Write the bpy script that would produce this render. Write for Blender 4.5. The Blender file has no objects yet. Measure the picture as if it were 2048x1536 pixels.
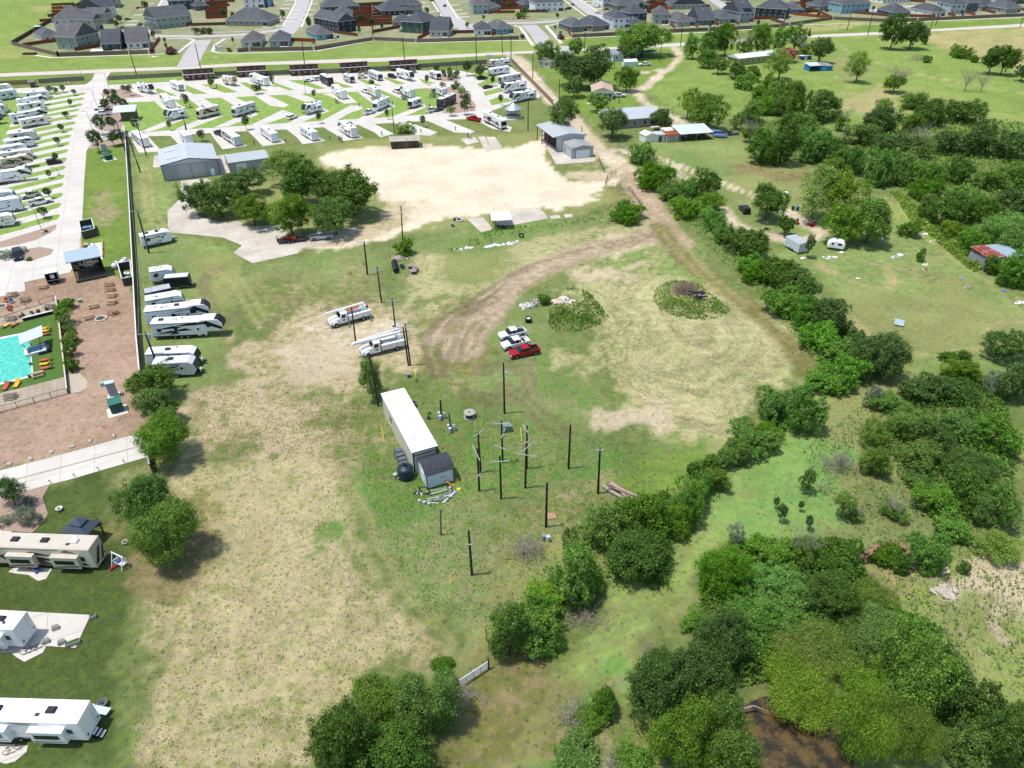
import bpy, math, random
import numpy as np
from mathutils import Matrix, Vector
D = bpy.data
SC = bpy.context.scene
COL = SC.collection
R = math.radians
# ------------------------------------------------------------------ camera
HC, F, TH = 70.0, 1420.0, R(34.6)
CT, ST = math.cos(TH), math.sin(TH)
cam = D.cameras.new('camera'); camo = D.objects.new('camera', cam); COL.objects.link(camo)
camo.location = (0, 0, HC); camo.rotation_euler = (R(90) - TH, 0, 0)
cam.sensor_width = 36; cam.lens = 36 * F / 2048; cam.clip_start = 1; cam.clip_end = 20000
SC.camera = camo
# ------------------------------------------------------------------ light
EL, AZ = R(72), R(190)          # sun height; it stands towards this compass side of the x axis
w = D.worlds.new('World'); SC.world = w; w.use_nodes = True
nt = w.node_tree
sky = nt.nodes.new('ShaderNodeTexSky'); sky.sky_type = 'NISHITA'; sky.sun_disc = False
sky.sun_elevation = EL; sky.sun_rotation = R(90) - AZ
nt.links.new(sky.outputs[0], nt.nodes['Background'].inputs[0])
nt.nodes['Background'].inputs[1].default_value = 0.15
sl = D.lights.new('sun', 'SUN'); sl.energy = 3.3; sl.angle = R(2.5); sl.color = (1, .965, .9)
slo = D.objects.new('sun', sl); COL.objects.link(slo)
sd = Vector((math.cos(EL) * math.cos(AZ), math.cos(EL) * math.sin(AZ), math.sin(EL)))
slo.rotation_euler = sd.to_track_quat('Z', 'Y').to_euler(); slo.location = sd * 300
SC.view_settings.view_transform = 'Standard'; SC.view_settings.look = 'None'
SC.view_settings.exposure = 0.32; SC.view_settings.gamma = 1; SC.view_settings.use_curve_mapping = False
SC.render.engine = 'CYCLES'
SC.cycles.max_bounces = 5; SC.cycles.diffuse_bounces = 3; SC.cycles.transparent_max_bounces = 4

# ------------------------------------------------------------------ measuring
def ray(u, v):
    x = (u - 1024) / F; y = -(v - 768) / F
    return x, CT + y * ST, -ST + y * CT
CLIFF = [(1688, 1130), (1712, 1108), (1742, 1093), (1775, 1083), (1802, 1084), (1828, 1100), (1852, 1112)]
def P0(u, v, z=0):
    a, b, c = ray(u, v); t = (z - HC) / c
    return np.array((a * t, b * t))
CLW = [P0(*q) for q in CLIFF]
PITW = [P0(*q) for q in CLIFF + [(1880, 1180), (1850, 1260), (1740, 1240), (1680, 1190)]]
def seg_d(px, py, a, b):
    ax, ay = a; bx, by = b
    dx, dy = bx - ax, by - ay
    t = np.clip(((px - ax) * dx + (py - ay) * dy) / (dx * dx + dy * dy + 1e-9), 0, 1)
    return np.hypot(px - ax - t * dx, py - ay - t * dy)
def poly_sd(px, py, poly):
    d = np.full(np.shape(px), 1e9); ins = np.zeros(np.shape(px), bool)
    n = len(poly)
    for i in range(n):
        a, b = poly[i], poly[(i + 1) % n]
        d = np.minimum(d, seg_d(px, py, a, b))
        c = ((a[1] > py) != (b[1] > py)) & (px < (b[0] - a[0]) * (py - a[1]) / (b[1] - a[1] + 1e-12) + a[0])
        ins ^= c
    return np.where(ins, d, -d)
def line_d(px, py, pts):
    d = np.full(np.shape(px), 1e9)
    for a, b in zip(pts[:-1], pts[1:]): d = np.minimum(d, seg_d(px, py, a, b))
    return d
def ground_z(x, y):
    x = np.asarray(x, float); y = np.asarray(y, float)
    s = poly_sd(x, y, PITW); dc = line_d(x, y, CLW)
    dr = line_d(x, y, PITW[len(CLW) - 1:] + [PITW[0]])
    return -2.4 * np.clip(dc / 0.5, 0, 1) * np.clip(dr / 5, 0, 1) * (s > 0)
def P(u, v, z=0):
    p = P0(u, v, z)
    if u > 1600 and v > 1080 and v < 1300:
        p = P0(u, v, z + float(ground_z(p[0], p[1])))
    return p
def depth(x, y, z): return y * CT + (HC - z) * ST
def proj(x, y, z):
    d = depth(x, y, z)
    return 1024 + F * x / d, 768 - F * (y * ST - (HC - z) * CT) / d
def frame(a, b):
    """wall seen from the camera: origin, direction along it, direction into the building, length"""
    A, B = P(*a), P(*b); L = float(np.hypot(*(B - A))); x = (B - A) / L
    y = np.array((-x[1], x[0]))
    if np.dot(y, (A + B) / 2) < 0: y = -y
    return A, x, y, L

def hexc(h):
    c = [int(h[i:i + 2], 16) / 255 for i in (0, 2, 4)]
    return tuple(((k + .055) / 1.055) ** 2.4 if k > .04045 else k / 12.92 for k in c)

# ------------------------------------------------------------------ materials
class NT:
    def __init__(s, m): s.t = m.node_tree; s.n = s.t.nodes
    def node(s, k, **kw):
        n = s.n.new(k)
        for a, b in kw.items(): setattr(n, a, b)
        return n
    def link(s, a, b): s.t.links.new(a, b)
    def noise(s, vec, scale, detail=4, rough=.55):
        n = s.node('ShaderNodeTexNoise'); n.inputs['Scale'].default_value = scale
        n.inputs['Detail'].default_value = detail; n.inputs['Roughness'].default_value = rough
        if vec is not None: s.link(vec, n.inputs['Vector'])
        return n.outputs['Fac']
    def rng(s, v, a, b, c, d):
        n = s.node('ShaderNodeMapRange'); s.link(v, n.inputs[0])
        for i, k in enumerate((a, b, c, d)): n.inputs[i + 1].default_value = k
        return n.outputs[0]
    def math(s, op, a, b=None):
        n = s.node('ShaderNodeMath', operation=op)
        for i, k in enumerate((a, b)):
            if k is None: continue
            if isinstance(k, (int, float)): n.inputs[i].default_value = k
            else: s.link(k, n.inputs[i])
        return n.outputs[0]
    def mix(s, f, a, b, blend='MIX'):
        n = s.node('ShaderNodeMix', data_type='RGBA', blend_type=blend)
        for i, k in ((0, f), (6, a), (7, b)):
            if isinstance(k, (int, float)): n.inputs[i].default_value = k
            elif isinstance(k, tuple): n.inputs[i].default_value = (*k[:3], 1)
            else: s.link(k, n.inputs[i])
        return n.outputs[2]
MATS = {}
def mat(h, rough=.6, var=.12, scale=2.0, metal=0.0, rib=0, dirt=None, bump=0, ribax='X', spec=.3):
    key = (h, rough, var, scale, metal, rib, dirt, bump, ribax, spec)
    if key in MATS: return MATS[key]
    m = D.materials.new('paint_' + h); m.use_nodes = True; t = NT(m)
    b = t.n['Principled BSDF']; c = hexc(h)
    tc = t.node('ShaderNodeTexCoord'); o = tc.outputs['Object']
    n = t.noise(o, scale, 5, .65)
    col = t.mix(t.rng(n, .3, .7, 0, 1), tuple(k * (1 - var) for k in c), tuple(min(1, k * (1 + var)) for k in c))
    if dirt:
        n2 = t.noise(o, scale * .6, 6, .7)
        col = t.mix(t.rng(n2, .52, .68, 0, .85), col, hexc(dirt))
    if rib:
        wv = t.node('ShaderNodeTexWave', wave_type='BANDS', bands_direction=ribax); wv.inputs['Scale'].default_value = rib
        t.link(o, wv.inputs['Vector'])
        col = t.mix(t.rng(wv.outputs['Fac'], 0, 1, .0, .28), col, tuple(k * .55 for k in c))
    t.link(col, b.inputs['Base Color'])
    b.inputs['Roughness'].default_value = rough; b.inputs['Metallic'].default_value = metal
    b.inputs['Specular IOR Level'].default_value = spec
    if bump:
        bp = t.node('ShaderNodeBump'); bp.inputs['Strength'].default_value = bump; bp.inputs['Distance'].default_value = .1
        t.link(t.noise(o, scale * 4, 5, .7), bp.inputs['Height']); t.link(bp.outputs[0], b.inputs['Normal'])
    MATS[key] = m
    return m
WHITE = mat('EDEEEF', .45, .03); OFFW = mat('D9D8D2', .5, .05); BLACK = mat('141517', .35, .1)
GLASS = mat('15191D', .12, .2, spec=.6); TYRE = mat('191919', .85, .1); ALU = mat('B9BDC0', .35, .06, metal=.6)
GREY = mat('6E7276', .5, .08); WOODP = mat('30241C', .85, .3, 1.5); GALV = mat('A9AEB1', .4, .08, metal=.5)
CHROME = mat('C9CCCE', .25, .05, metal=.8)

# ------------------------------------------------------------------ mesh builder
class G:
    def __init__(s): s.v = []; s.f = []; s.m = []; s.mats = []; s.T = None
    def mi(s, m):
        if m not in s.mats: s.mats.append(m)
        return s.mats.index(m)
    def add(s, vs, fs, m):
        k = len(s.v); i = s.mi(m)
        if s.T is not None: vs = [tuple(s.T @ Vector(q)) for q in vs]
        s.v += [tuple(q) for q in vs]; s.f += [tuple(k + j for j in f) for f in fs]; s.m += [i] * len(fs)
        return s
    def box(s, x0, y0, z0, x1, y1, z1, m, c=0.0):
        if c <= 0:
            vs = [(x, y, z) for z in (z0, z1) for y in (y0, y1) for x in (x0, x1)]
            return s.add(vs, [(0, 2, 3, 1), (4, 5, 7, 6), (0, 1, 5, 4), (2, 6, 7, 3), (0, 4, 6, 2), (1, 3, 7, 5)], m)
        # top edges chamfered by c
        vs = [(x0, y0, z0), (x1, y0, z0), (x1, y1, z0), (x0, y1, z0), (x0, y0, z1 - c), (x1, y0, z1 - c), (x1, y1, z1 - c), (x0, y1, z1 - c),
              (x0 + c, y0 + c, z1), (x1 - c, y0 + c, z1), (x1 - c, y1 - c, z1), (x0 + c, y1 - c, z1)]
        return s.add(vs, [(3, 2, 1, 0), (0, 1, 5, 4), (1, 2, 6, 5), (2, 3, 7, 6), (3, 0, 4, 7), (4, 5, 9, 8), (5, 6, 10, 9), (6, 7, 11, 10), (7, 4, 8, 11), (8, 9, 10, 11)], m)
    def prof(s, pts, y0, y1, m, inset=0.0):
        """side outline (x, z) run across y; the outline shrinks by inset at both ends to round the edges"""
        n = len(pts); cx = sum(p[0] for p in pts) / n; cz = sum(p[1] for p in pts) / n
        rings = []
        def ring(y, k): return [((p[0] - cx) * (1 - k / max(.5, abs(p[0] - cx))) + cx if k else p[0], y, (p[1] - cz) * (1 - k / max(.5, abs(p[1] - cz))) + cz if k else p[1]) for p in pts]
        rings = [ring(y0, inset), ring(y0 + inset, 0), ring(y1 - inset, 0), ring(y1, inset)] if inset else [ring(y0, 0), ring(y1, 0)]
        vs = [q for r_ in rings for q in r_]; fs = []
        for k in range(len(rings) - 1):
            for i in range(n):
                j = (i + 1) % n; fs.append((k * n + i, k * n + j, (k + 1) * n + j, (k + 1) * n + i))
        fs.append(tuple(reversed(range(n)))); fs.append(tuple((len(rings) - 1) * n + i for i in range(n)))
        return s.add(vs, fs, m)
    def poly(s, pts, z0, z1, m):
        """flat outline (x, y) with height"""
        n = len(pts)
        ar = sum(pts[i][0] * pts[(i + 1) % n][1] - pts[(i + 1) % n][0] * pts[i][1] for i in range(n))
        if ar < 0: pts = list(reversed(pts))
        vs = [(p[0], p[1], z0) for p in pts] + [(p[0], p[1], z1) for p in pts]
        fs = [tuple(n + i for i in range(n))] + [(i, (i + 1) % n, n + (i + 1) % n, n + i) for i in range(n)]
        return s.add(vs, fs, m)
    def cyl(s, a, b, r0, m, r1=None, n=10):
        r1 = r0 if r1 is None else r1
        a = Vector(a); b = Vector(b); d = (b - a).normalized()
        u = d.orthogonal().normalized(); w_ = d.cross(u)
        vs = []
        for p, r in ((a, r0), (b, r1)):
            for i in range(n):
                t = 2 * math.pi * i / n; vs.append(tuple(p + (u * math.cos(t) + w_ * math.sin(t)) * r))
        fs = [(i, (i + 1) % n, n + (i + 1) % n, n + i) for i in range(n)] + [tuple(reversed(range(n))), tuple(range(n, 2 * n))]
        return s.add(vs, fs, m)
    def tube(s, pts, r, m, n=6):
        for a, b in zip(pts[:-1], pts[1:]): s.cyl(a, b, r, m, n=n)
        return s
    def torus(s, c, ax, R0, r, m, n=16, k=8):
        ax = Vector(ax).normalized(); u = ax.orthogonal().normalized(); w_ = ax.cross(u); c = Vector(c); vs = []
        for i in range(n):
            t = 2 * math.pi * i / n; d = u * math.cos(t) + w_ * math.sin(t)
            for j in range(k):
                p = 2 * math.pi * j / k; vs.append(tuple(c + d * (R0 + r * math.cos(p)) + ax * r * math.sin(p)))
        fs = [(i * k + j, ((i + 1) % n) * k + j, ((i + 1) % n) * k + (j + 1) % k, i * k + (j + 1) % k) for i in range(n) for j in range(k)]
        return s.add(vs, fs, m)
    def lathe(s, c, prof, m, n=20):
        vs = []; c = Vector(c)
        for r, z in prof:
            for i in range(n):
                t = 2 * math.pi * i / n; vs.append((c.x + r * math.cos(t), c.y + r * math.sin(t), c.z + z))
        fs = [(k * n + i, k * n + (i + 1) % n, (k + 1) * n + (i + 1) % n, (k + 1) * n + i) for k in range(len(prof) - 1) for i in range(n)]
        fs.append(tuple(reversed(range(n)))); fs.append(tuple((len(prof) - 1) * n + i for i in range(n)))
        return s.add(vs, fs, m)
    def mesh(s, name):
        me = D.meshes.new(name); me.from_pydata(s.v, [], s.f)
        for m in s.mats: me.materials.append(m)
        if len(s.mats) > 1: me.polygons.foreach_set('material_index', s.m)
        me.update(); return me
    def obj(s, name, parent=None):
        o = D.objects.new(name, s.mesh(name)); COL.objects.link(o); o.parent = parent
        return o

AUTO = []        # (object, text, where, u, v, axis): the label is finished when all of them are placed
def props(o, label=None, cat=None, group=None, kind=None):
    if label: o['label'] = label
    if cat: o['category'] = cat
    if group: o['group'] = group
    if kind: o['kind'] = kind
    return o
def thing(name, cat, desc, where, uv, loc, rot=0.0, group=None, axis='u'):
    o = D.objects.new(name, None); COL.objects.link(o); o.empty_display_size = .1
    o.location = (loc[0], loc[1], loc[2] if len(loc) > 2 else 0); o.rotation_euler = (0, 0, rot)
    o['category'] = cat
    if group: o['group'] = group
    AUTO.append((o, desc, where, uv[0], uv[1], axis))
    return o
def on_frame(name, cat, desc, where, a, b, group=None, axis='u', z=0):
    """thing whose local x runs along the seen wall a-b and local y into it (right-handed by mirroring x when needed)"""
    A, x, y, L = frame(a, b)
    if x[0] * y[1] - x[1] * y[0] < 0: A, x = A + x * L, -x
    r = thing(name, cat, desc, where, ((a[0] + b[0]) / 2, (a[1] + b[1]) / 2), (A[0], A[1], z), math.atan2(x[1], x[0]), group, axis)
    return r, L
ORD = 'first second third fourth fifth sixth seventh eighth ninth tenth eleventh twelfth thirteenth fourteenth fifteenth sixteenth seventeenth eighteenth nineteenth twentieth'.split()
def ordn(i):
    if i < 20: return ORD[i]
    tens = 'twen thir for fif six seven eigh nine'.split()[(i + 1) // 10 - 2]; k = (i + 1) % 10
    return tens + 'tieth' if k == 0 else tens + 'ty-' + ORD[k - 1]
def finish_labels():
    by = {}
    for e in AUTO: by.setdefault((e[1], e[2]), []).append(e)
    for (d, wh), es in by.items():
        ax = es[0][5]; es.sort(key=lambda e: e[3] if ax == 'u' else e[4])
        for i, e in enumerate(es):
            t = f'{d} {wh}'.strip()
            if len(es) > 1:
                side = 'left' if ax == 'u' else 'top'
                if len(es) > 3 and i == len(es) - 1: t = f'{t}, {"rightmost" if ax == "u" else "lowest"} one'
                else: t = f'{t}, {ordn(i)} from {side}'
            e[0]['label'] = t
def sheet(name, polys, m, z, kind='structure', thick=0.0, label=None):
    g = G()
    for p in polys:
        w_ = [P0(*q) for q in p]
        if thick: g.poly([tuple(q) for q in w_], z - thick, z, m)
        else:
            pts = [tuple(q) for q in w_]; n = len(pts)
            ar = sum(pts[i][0] * pts[(i + 1) % n][1] - pts[(i + 1) % n][0] * pts[i][1] for i in range(n))
            if ar < 0: pts.reverse()
            g.add([(a, b, z) for a, b in pts], [tuple(range(n))], m)
    o = g.obj(name); o['kind'] = kind
    if label: o['label'] = label
    return o
def band(g, pts, width, z, m, raw=False):
    """ribbon of given width in metres along measured points"""
    w_ = pts if raw else [P0(*q) for q in pts]
    L_, R_ = [], []
    for i, p in enumerate(w_):
        a = w_[max(0, i - 1)]; b = w_[min(len(w_) - 1, i + 1)]; d = (b - a) / np.hypot(*(b - a)); n_ = np.array((-d[1], d[0])) * width / 2
        L_.append(p + n_); R_.append(p - n_)
    vs = [(q[0], q[1], z) for q in L_] + [(q[0], q[1], z) for q in R_]; k = len(w_)
    g.add(vs, [(k + i, k + i + 1, i + 1, i) for i in range(k - 1)], m)
# ------------------------------------------------------------------ the ground
def lattice(x, y, scale, seed):
    rs = np.random.RandomState(seed); T = rs.rand(256, 256)
    X = x * scale; Y = y * scale; i = np.floor(X).astype(int); j = np.floor(Y).astype(int)
    fx = X - i; fy = Y - j; fx = fx * fx * (3 - 2 * fx); fy = fy * fy * (3 - 2 * fy)
    a = T[i % 256, j % 256]; b = T[(i + 1) % 256, j % 256]; c = T[i % 256, (j + 1) % 256]; d = T[(i + 1) % 256, (j + 1) % 256]
    return (a * (1 - fx) + b * fx) * (1 - fy) + (c * (1 - fx) + d * fx) * fy
def fbm(x, y, s, seed, o=4): return sum(lattice(x, y, s * 2 ** k, seed + k) / 2 ** k for k in range(o)) / (2 - 2 ** (1 - o)) - .5
# kinds of ground: colour A, colour B, share of B
GR = {
 'base': ('7E8650', '66783C', .45), 'straw': ('B2AA7C', '8A9056', .42), 'straw2': ('B8AE80', 'A0A06C', .42), 'strawd': ('B6A87E', '8A8E54', .32), 'mowgreen': ('8C9A5A', '76884A', .5),
 'green': ('728A48', '908E60', .42), 'lush': ('62863A', '7E8450', .38), 'bright': ('7C9142', '6B8339', .5), 'brightfar': ('8A9C50', '788C44', .5), 'field': ('8A9850', '969A5C', .4),
 'dark': ('4E5C2E', '5A6A36', .4), 'lawn': ('6F8642', '617B38', .5), 'dirt': ('BDA988', '8A8A54', .42), 'dirtm': ('A2946E', '70803F', .52), 'sand': ('B29680', 'A0866E', .5),  # sand and dark are toned down to carry the lower-left cloud shade
 'caliche': ('E2D2B8', 'DCCBAE', .5), 'caliche2': ('C4B294', 'A09868', .35), 'road': ('D2C4AA', 'BEAB8C', .5), 'brownroad': ('BCA88C', 'A48F74', .5), 'brown': ('95835F', '74763F', .5),
 'lane': ('92A45A', '80964A', .45), 'yellowg': ('8A9C40', '74903A', .5), 'tan': ('B4A276', '98985C', .5), 'paleweed': ('82A055', '6E9346', .5), 'rut': ('7A6856', '70684A', .5), 'olive': ('8A9258', '909058', .45), 'wet': ('564432', '4A3E2C', .5), 'estate': ('7E8A58', 'A09880', .45),
}
# outline in photograph pixels, kind, soft edge (m), wobble (m), mowing lines 0..1
AREAS = [
 ([(-300, -120), (2400, -150), (2400, 60), (-300, 160)], 'field', 8, 4, 0),
 ([(-300, -100), (190, -12), (120, 30), (20, 90), (-300, 120)], 'brightfar', 6, 3, .0),
 ([(190, -12), (2200, -60), (2200, 30), (1771, 43), (1665, 38), (1417, 61), (1143, 74), (1039, 78), (832, 84), (747, 80), (628, 99), (475, 104), (299, 107), (117, 112), (25, 88)], 'estate', 2, 2, 0),
 ([(60, 15), (130, 8), (128, 14), (70, 24)], 'tan', 4, 3, 0),
 ([(-300, 120), (118, 114), (300, 110), (520, 106), (640, 101), (750, 82), (840, 86), (1030, 80), (1030, 102), (600, 124), (0, 147), (-300, 160)], 'brightfar', 1, 1, 0),
 ([(1143, 76), (1420, 64), (1500, 60), (1612, 50), (1762, 48), (2100, 32), (2100, 46), (1700, 68), (1200, 98), (1100, 100)], 'bright', 1, 1, 0),
 ([(1590, 55), (1660, 50), (1720, 50), (1690, 57), (1600, 66)], 'tan', 2, 2, 0),
 ([(0, 156), (170, 150), (170, 160), (0, 170)], 'bright', 1, 1, 0), ([(220, 150), (1000, 112), (1010, 120), (860, 131), (220, 160)], 'bright', 1, 1, 0),
 # right-hand pastures
 ([(1340, 70), (1700, 75), (2200, 40), (2300, 300), (1900, 320), (1500, 210), (1400, 150)], 'brightfar', 8, 5, 0),
 ([(1858, 66), (2100, 50), (2300, 60), (2200, 160), (2040, 140), (1960, 115), (1890, 98), (1850, 80)], 'tan', 4, 5, 0),
 ([(1640, 215), (1700, 175), (1780, 165), (1900, 190), (2060, 240), (2080, 300), (1800, 260), (1700, 230)], 'field', 6, 6, 0),
 ([(1700, 190), (1760, 165), (1800, 200), (1740, 240), (1690, 225)], 'tan', 3, 5, 0),
 ([(1650, 118), (1720, 115), (1740, 150), (1700, 165), (1660, 130)], 'olive', 3, 4, 0),
 ([(1345, 98), (1420, 110), (1500, 200), (1545, 235), (1380, 240), (1280, 180), (1340, 150)], 'brightfar', 3, 3, 0),
 ([(1065, 130), (1200, 100), (1345, 100), (1340, 150), (1280, 200), (1300, 250), (1180, 255), (1100, 170)], 'bright', 3, 3, 0),
 ([(1300, 280), (1480, 280), (1640, 340), (1640, 400), (1560, 420), (1440, 420), (1310, 320)], 'olive', 3, 4, .3), ([(1480, 335), (1640, 345), (1640, 370), (1540, 365)], 'brown', 3, 4, 0),
 ([(1305, 285), (1470, 285), (1500, 310), (1310, 305)], 'mowgreen', 4, 3, .2),
 ([(1330, 290), (1440, 330), (1480, 420), (1400, 380)], 'green', 4, 3, 0),
 ([(1450, 395), (1560, 440), (1640, 470), (1560, 500), (1470, 460)], 'green', 4, 3, 0),
 ([(1560, 440), (1700, 440), (1800, 400), (1960, 540), (2080, 640), (2060, 700), (1900, 720), (1760, 720), (1640, 560), (1540, 510)], 'mowgreen', 3, 3, .15),
 ([(1620, 600), (1900, 560), (2060, 650), (1990, 700), (1800, 716), (1700, 650)], 'olive', 5, 4, .3),
 ([(1790, 380), (1840, 400), (1900, 450), (1975, 560), (1950, 545), (1850, 470), (1790, 420)], 'yellowg', 2, 3, 0),
 ([(1830, 500), (1890, 490), (1900, 520), (1850, 530)], 'brown', 3, 3, 0), ([(1780, 510), (1870, 545), (1860, 560), (1780, 525)], 'dirtm', 2, 3, 0),
 # the big yard
 ([(262, 290), (340, 300), (362, 362), (335, 450), (420, 475), (500, 520), (420, 640), (300, 720), (282, 600)], 'mowgreen', 3, 3, .3),
 ([(285, 460), (400, 475), (420, 540), (290, 600)], 'green', 4, 3, 0), ([(380, 500), (470, 520), (480, 600), (400, 640), (370, 560)], 'olive', 4, 3, .3),
 ([(290, 640), (460, 650), (480, 760), (330, 800)], 'green', 5, 4, 0),
 ([(500, 525), (700, 480), (760, 500), (740, 600), (560, 600), (500, 560)], 'green', 5, 5, .15), ([(560, 560), (690, 540), (800, 600), (660, 640), (540, 620)], 'dirtm', 6, 5, 0),
 ([(450, 690), (620, 640), (760, 610), (860, 620), (880, 700), (800, 760), (700, 830), (560, 790), (470, 730)], 'dirt', 5, 5, 0),
 ([(640, 660), (800, 650), (810, 690), (690, 700)], 'road', 6, 4, 0), ([(560, 700), (700, 700), (720, 740), (600, 780)], 'caliche2', 5, 5, 0),
 ([(380, 770), (560, 790), (760, 800), (780, 930), (700, 1000), (520, 1000), (380, 920)], 'dirtm', 6, 5, 0),
 ([(390, 780), (520, 790), (640, 860), (740, 900), (650, 960), (430, 880)], 'dirt', 6, 6, 0),
 ([(330, 920), (700, 940), (740, 1130), (900, 1290), (880, 1340), (760, 1350), (600, 1560), (260, 1560), (270, 1250), (330, 1100)], 'strawd', 5, 4, .6),
 ([(450, 960), (660, 960), (700, 1060), (500, 1100)], 'strawd', 8, 6, .6), ([(420, 1200), (600, 1250), (620, 1400), (420, 1420)], 'strawd', 8, 6, .6),
 ([(700, 940), (860, 950), (1000, 1000), (1130, 1080), (1000, 1240), (920, 1330), (870, 1250), (740, 1110)], 'green', 4, 4, 0),
 ([(800, 770), (1010, 820), (1250, 880), (1400, 900), (1370, 940), (1180, 1000), (1000, 1010), (860, 960), (860, 860)], 'lush', 4, 4, 0),
 ([(890, 860), (1060, 900), (1060, 990), (900, 980)], 'lush', 5, 3, 0), ([(1000, 1010), (1150, 970), (1200, 1010), (1130, 1070), (1020, 1060)], 'brown', 5, 4, 0),
 ([(720, 880), (800, 960), (860, 1000), (820, 1060), (720, 1040)], 'lush', 5, 4, 0), ([(930, 1040), (1090, 1010), (1180, 1040), (1120, 1110), (1000, 1120)], 'dirtm', 4, 4, 0), ([(1000, 1000), (1240, 940), (1250, 990), (1150, 1010)], 'dirtm', 3, 4, 0), ([(1020, 1120), (1110, 1090), (1060, 1200), (960, 1290), (930, 1250)], 'olive', 4, 4, 0),
 ([(860, 560), (1010, 560), (1000, 640), (960, 700), (1000, 760), (880, 800), (860, 700)], 'dirtm', 5, 5, .2),
 ([(880, 640), (960, 620), (1000, 700), (960, 760), (880, 740)], 'brown', 5, 4, .3),
 ([(820, 500), (1000, 480), (1250, 440), (1310, 470), (1200, 500), (1010, 570), (860, 620), (800, 600)], 'straw', 4, 4, .5),
 ([(900, 490), (1040, 470), (1000, 560), (880, 570)], 'olive', 5, 4, .3), ([(1180, 380), (1290, 370), (1330, 440), (1200, 455)], 'brown', 4, 3, 0),
 ([(1010, 620), (1040, 590), (1090, 700), (1230, 790), (1210, 860), (1050, 820), (960, 760), (980, 700)], 'green', 4, 4, 0),
 ([(1060, 700), (1170, 720), (1225, 790), (1190, 840), (1080, 780)], 'lush', 4, 3, 0),
 ([(1000, 700), (1060, 720), (1050, 780), (950, 790)], 'green', 5, 3, 0),
 ([(1140, 530), (1330, 440), (1460, 560), (1620, 720), (1560, 770), (1480, 880), (1400, 910), (1330, 860), (1240, 800), (1150, 700), (1190, 640), (1120, 590)], 'straw', 4, 4, 1),
 ([(1250, 640), (1500, 620), (1600, 720), (1500, 800), (1380, 880), (1300, 780)], 'straw2', 16, 8, 1), ([(1180, 470), (1400, 480), (1450, 560), (1200, 560)], 'mowgreen', 6, 5, .8),
 ([(1130, 540), (1280, 530), (1290, 555), (1150, 565)], 'caliche2', 2, 5, 0), ([(1180, 830), (1310, 815), (1310, 850), (1210, 880)], 'caliche2', 3, 4, 0),
 ([(1250, 900), (1400, 890), (1430, 930), (1330, 980), (1240, 960)], 'bright', 4, 3, 0),
 ([(1200, 480), (1340, 460), (1345, 480), (1230, 520)], 'caliche2', 3, 4, 0),
 # caliche yard and its edges
 ([(600, 290), (860, 270), (1110, 262), (1120, 350), (1230, 350), (1240, 400), (1150, 440), (960, 470), (800, 470), (640, 340)], 'olive', 3, 3, 0),
 ([(620, 305), (700, 300), (841, 294), (862, 286), (919, 298), (1025, 294), (1085, 280), (1110, 330), (1137, 362), (1206, 352), (1250, 345), (1240, 372), (1190, 390), (1162, 410), (1100, 424), (981, 432), (919, 440), (840, 456), (760, 478), (660, 496), (600, 500), (640, 470), (750, 440), (755, 390), (700, 345), (650, 330)], 'caliche', 2, 2.5, 0),
 ([(690, 415), (840, 405), (835, 440), (740, 470), (680, 480)], 'caliche2', 5, 3, 0),
 ([(600, 450), (760, 440), (740, 475), (604, 498)], 'caliche2', 2, 2, 0), ([(365, 365), (560, 360), (760, 400), (750, 440), (600, 470), (440, 445), (390, 420)], 'olive', 2, 2, 0),
 ([(1100, 340), (1180, 335), (1250, 330), (1235, 360), (1150, 365)], 'caliche2', 3, 3, 0),
 ([(1110, 262), (1180, 240), (1245, 330), (1190, 340), (1120, 330)], 'dirtm', 2, 2, 0),
 ([(900, 450), (1040, 440), (1130, 430), (1290, 400), (1290, 435), (1100, 470), (900, 505), (800, 500)], 'green', 2, 3, 0),
 # south-west camp ground
 ([(49, 565), (140, 545), (200, 540), (258, 560), (272, 600), (284, 760), (297, 870), (273, 869), (0, 942), (-160, 990), (-160, 610), (0, 592)], 'sand', .6, .4, 0),
 ([(170, 290), (250, 290), (262, 415), (270, 560), (200, 545), (165, 500), (168, 370)], 'bright', 1, .5, .2), ([(185, 395), (215, 380), (230, 440), (195, 460)], 'dirtm', 4, 3, 0),
 ([(-160, 1020), (35, 988), (138, 960), (297, 914), (312, 960), (262, 1010), (290, 1100), (262, 1200), (255, 1560), (-160, 1560)], 'dark', 2.5, 2, .2),
 ([(230, 940), (300, 925), (300, 1010), (250, 1040), (230, 980)], 'dirtm', 3, 2, 0), ([(280, 1010), (420, 1000), (430, 1110), (340, 1190), (260, 1150)], 'brown', 5, 3, 0),
 # creek side, right
 ([(1000, 1440), (1180, 1240), (1400, 1010), (1500, 890), (1640, 790), (1760, 740), (1900, 760), (1900, 900), (1740, 1090), (1400, 1100), (1250, 1560), (960, 1560)], 'olive', 5, 4, .2),
 ([(1130, 1300), (1300, 1130), (1400, 1010), (1520, 880), (1640, 790), (1690, 810), (1560, 900), (1440, 1060), (1260, 1310), (1090, 1540), (990, 1540), (1060, 1420)], 'lane', 4, 2, .7),
 ([(1450, 960), (1560, 880), (1700, 900), (1740, 1000), (1700, 1090), (1500, 1080), (1420, 1020)], 'paleweed', 5, 5, 0), ([(1100, 1440), (1240, 1310), (1290, 1420), (1200, 1560), (1060, 1560)], 'paleweed', 5, 4, 0),
 ([(930, 1370), (1130, 1290), (1150, 1400), (1040, 1540), (860, 1550), (920, 1460)], 'brown', 5, 4, 0), ([(1170, 1480), (1260, 1400), (1300, 1490), (1240, 1560), (1160, 1560)], 'dirtm', 4, 3, 0),
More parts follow.
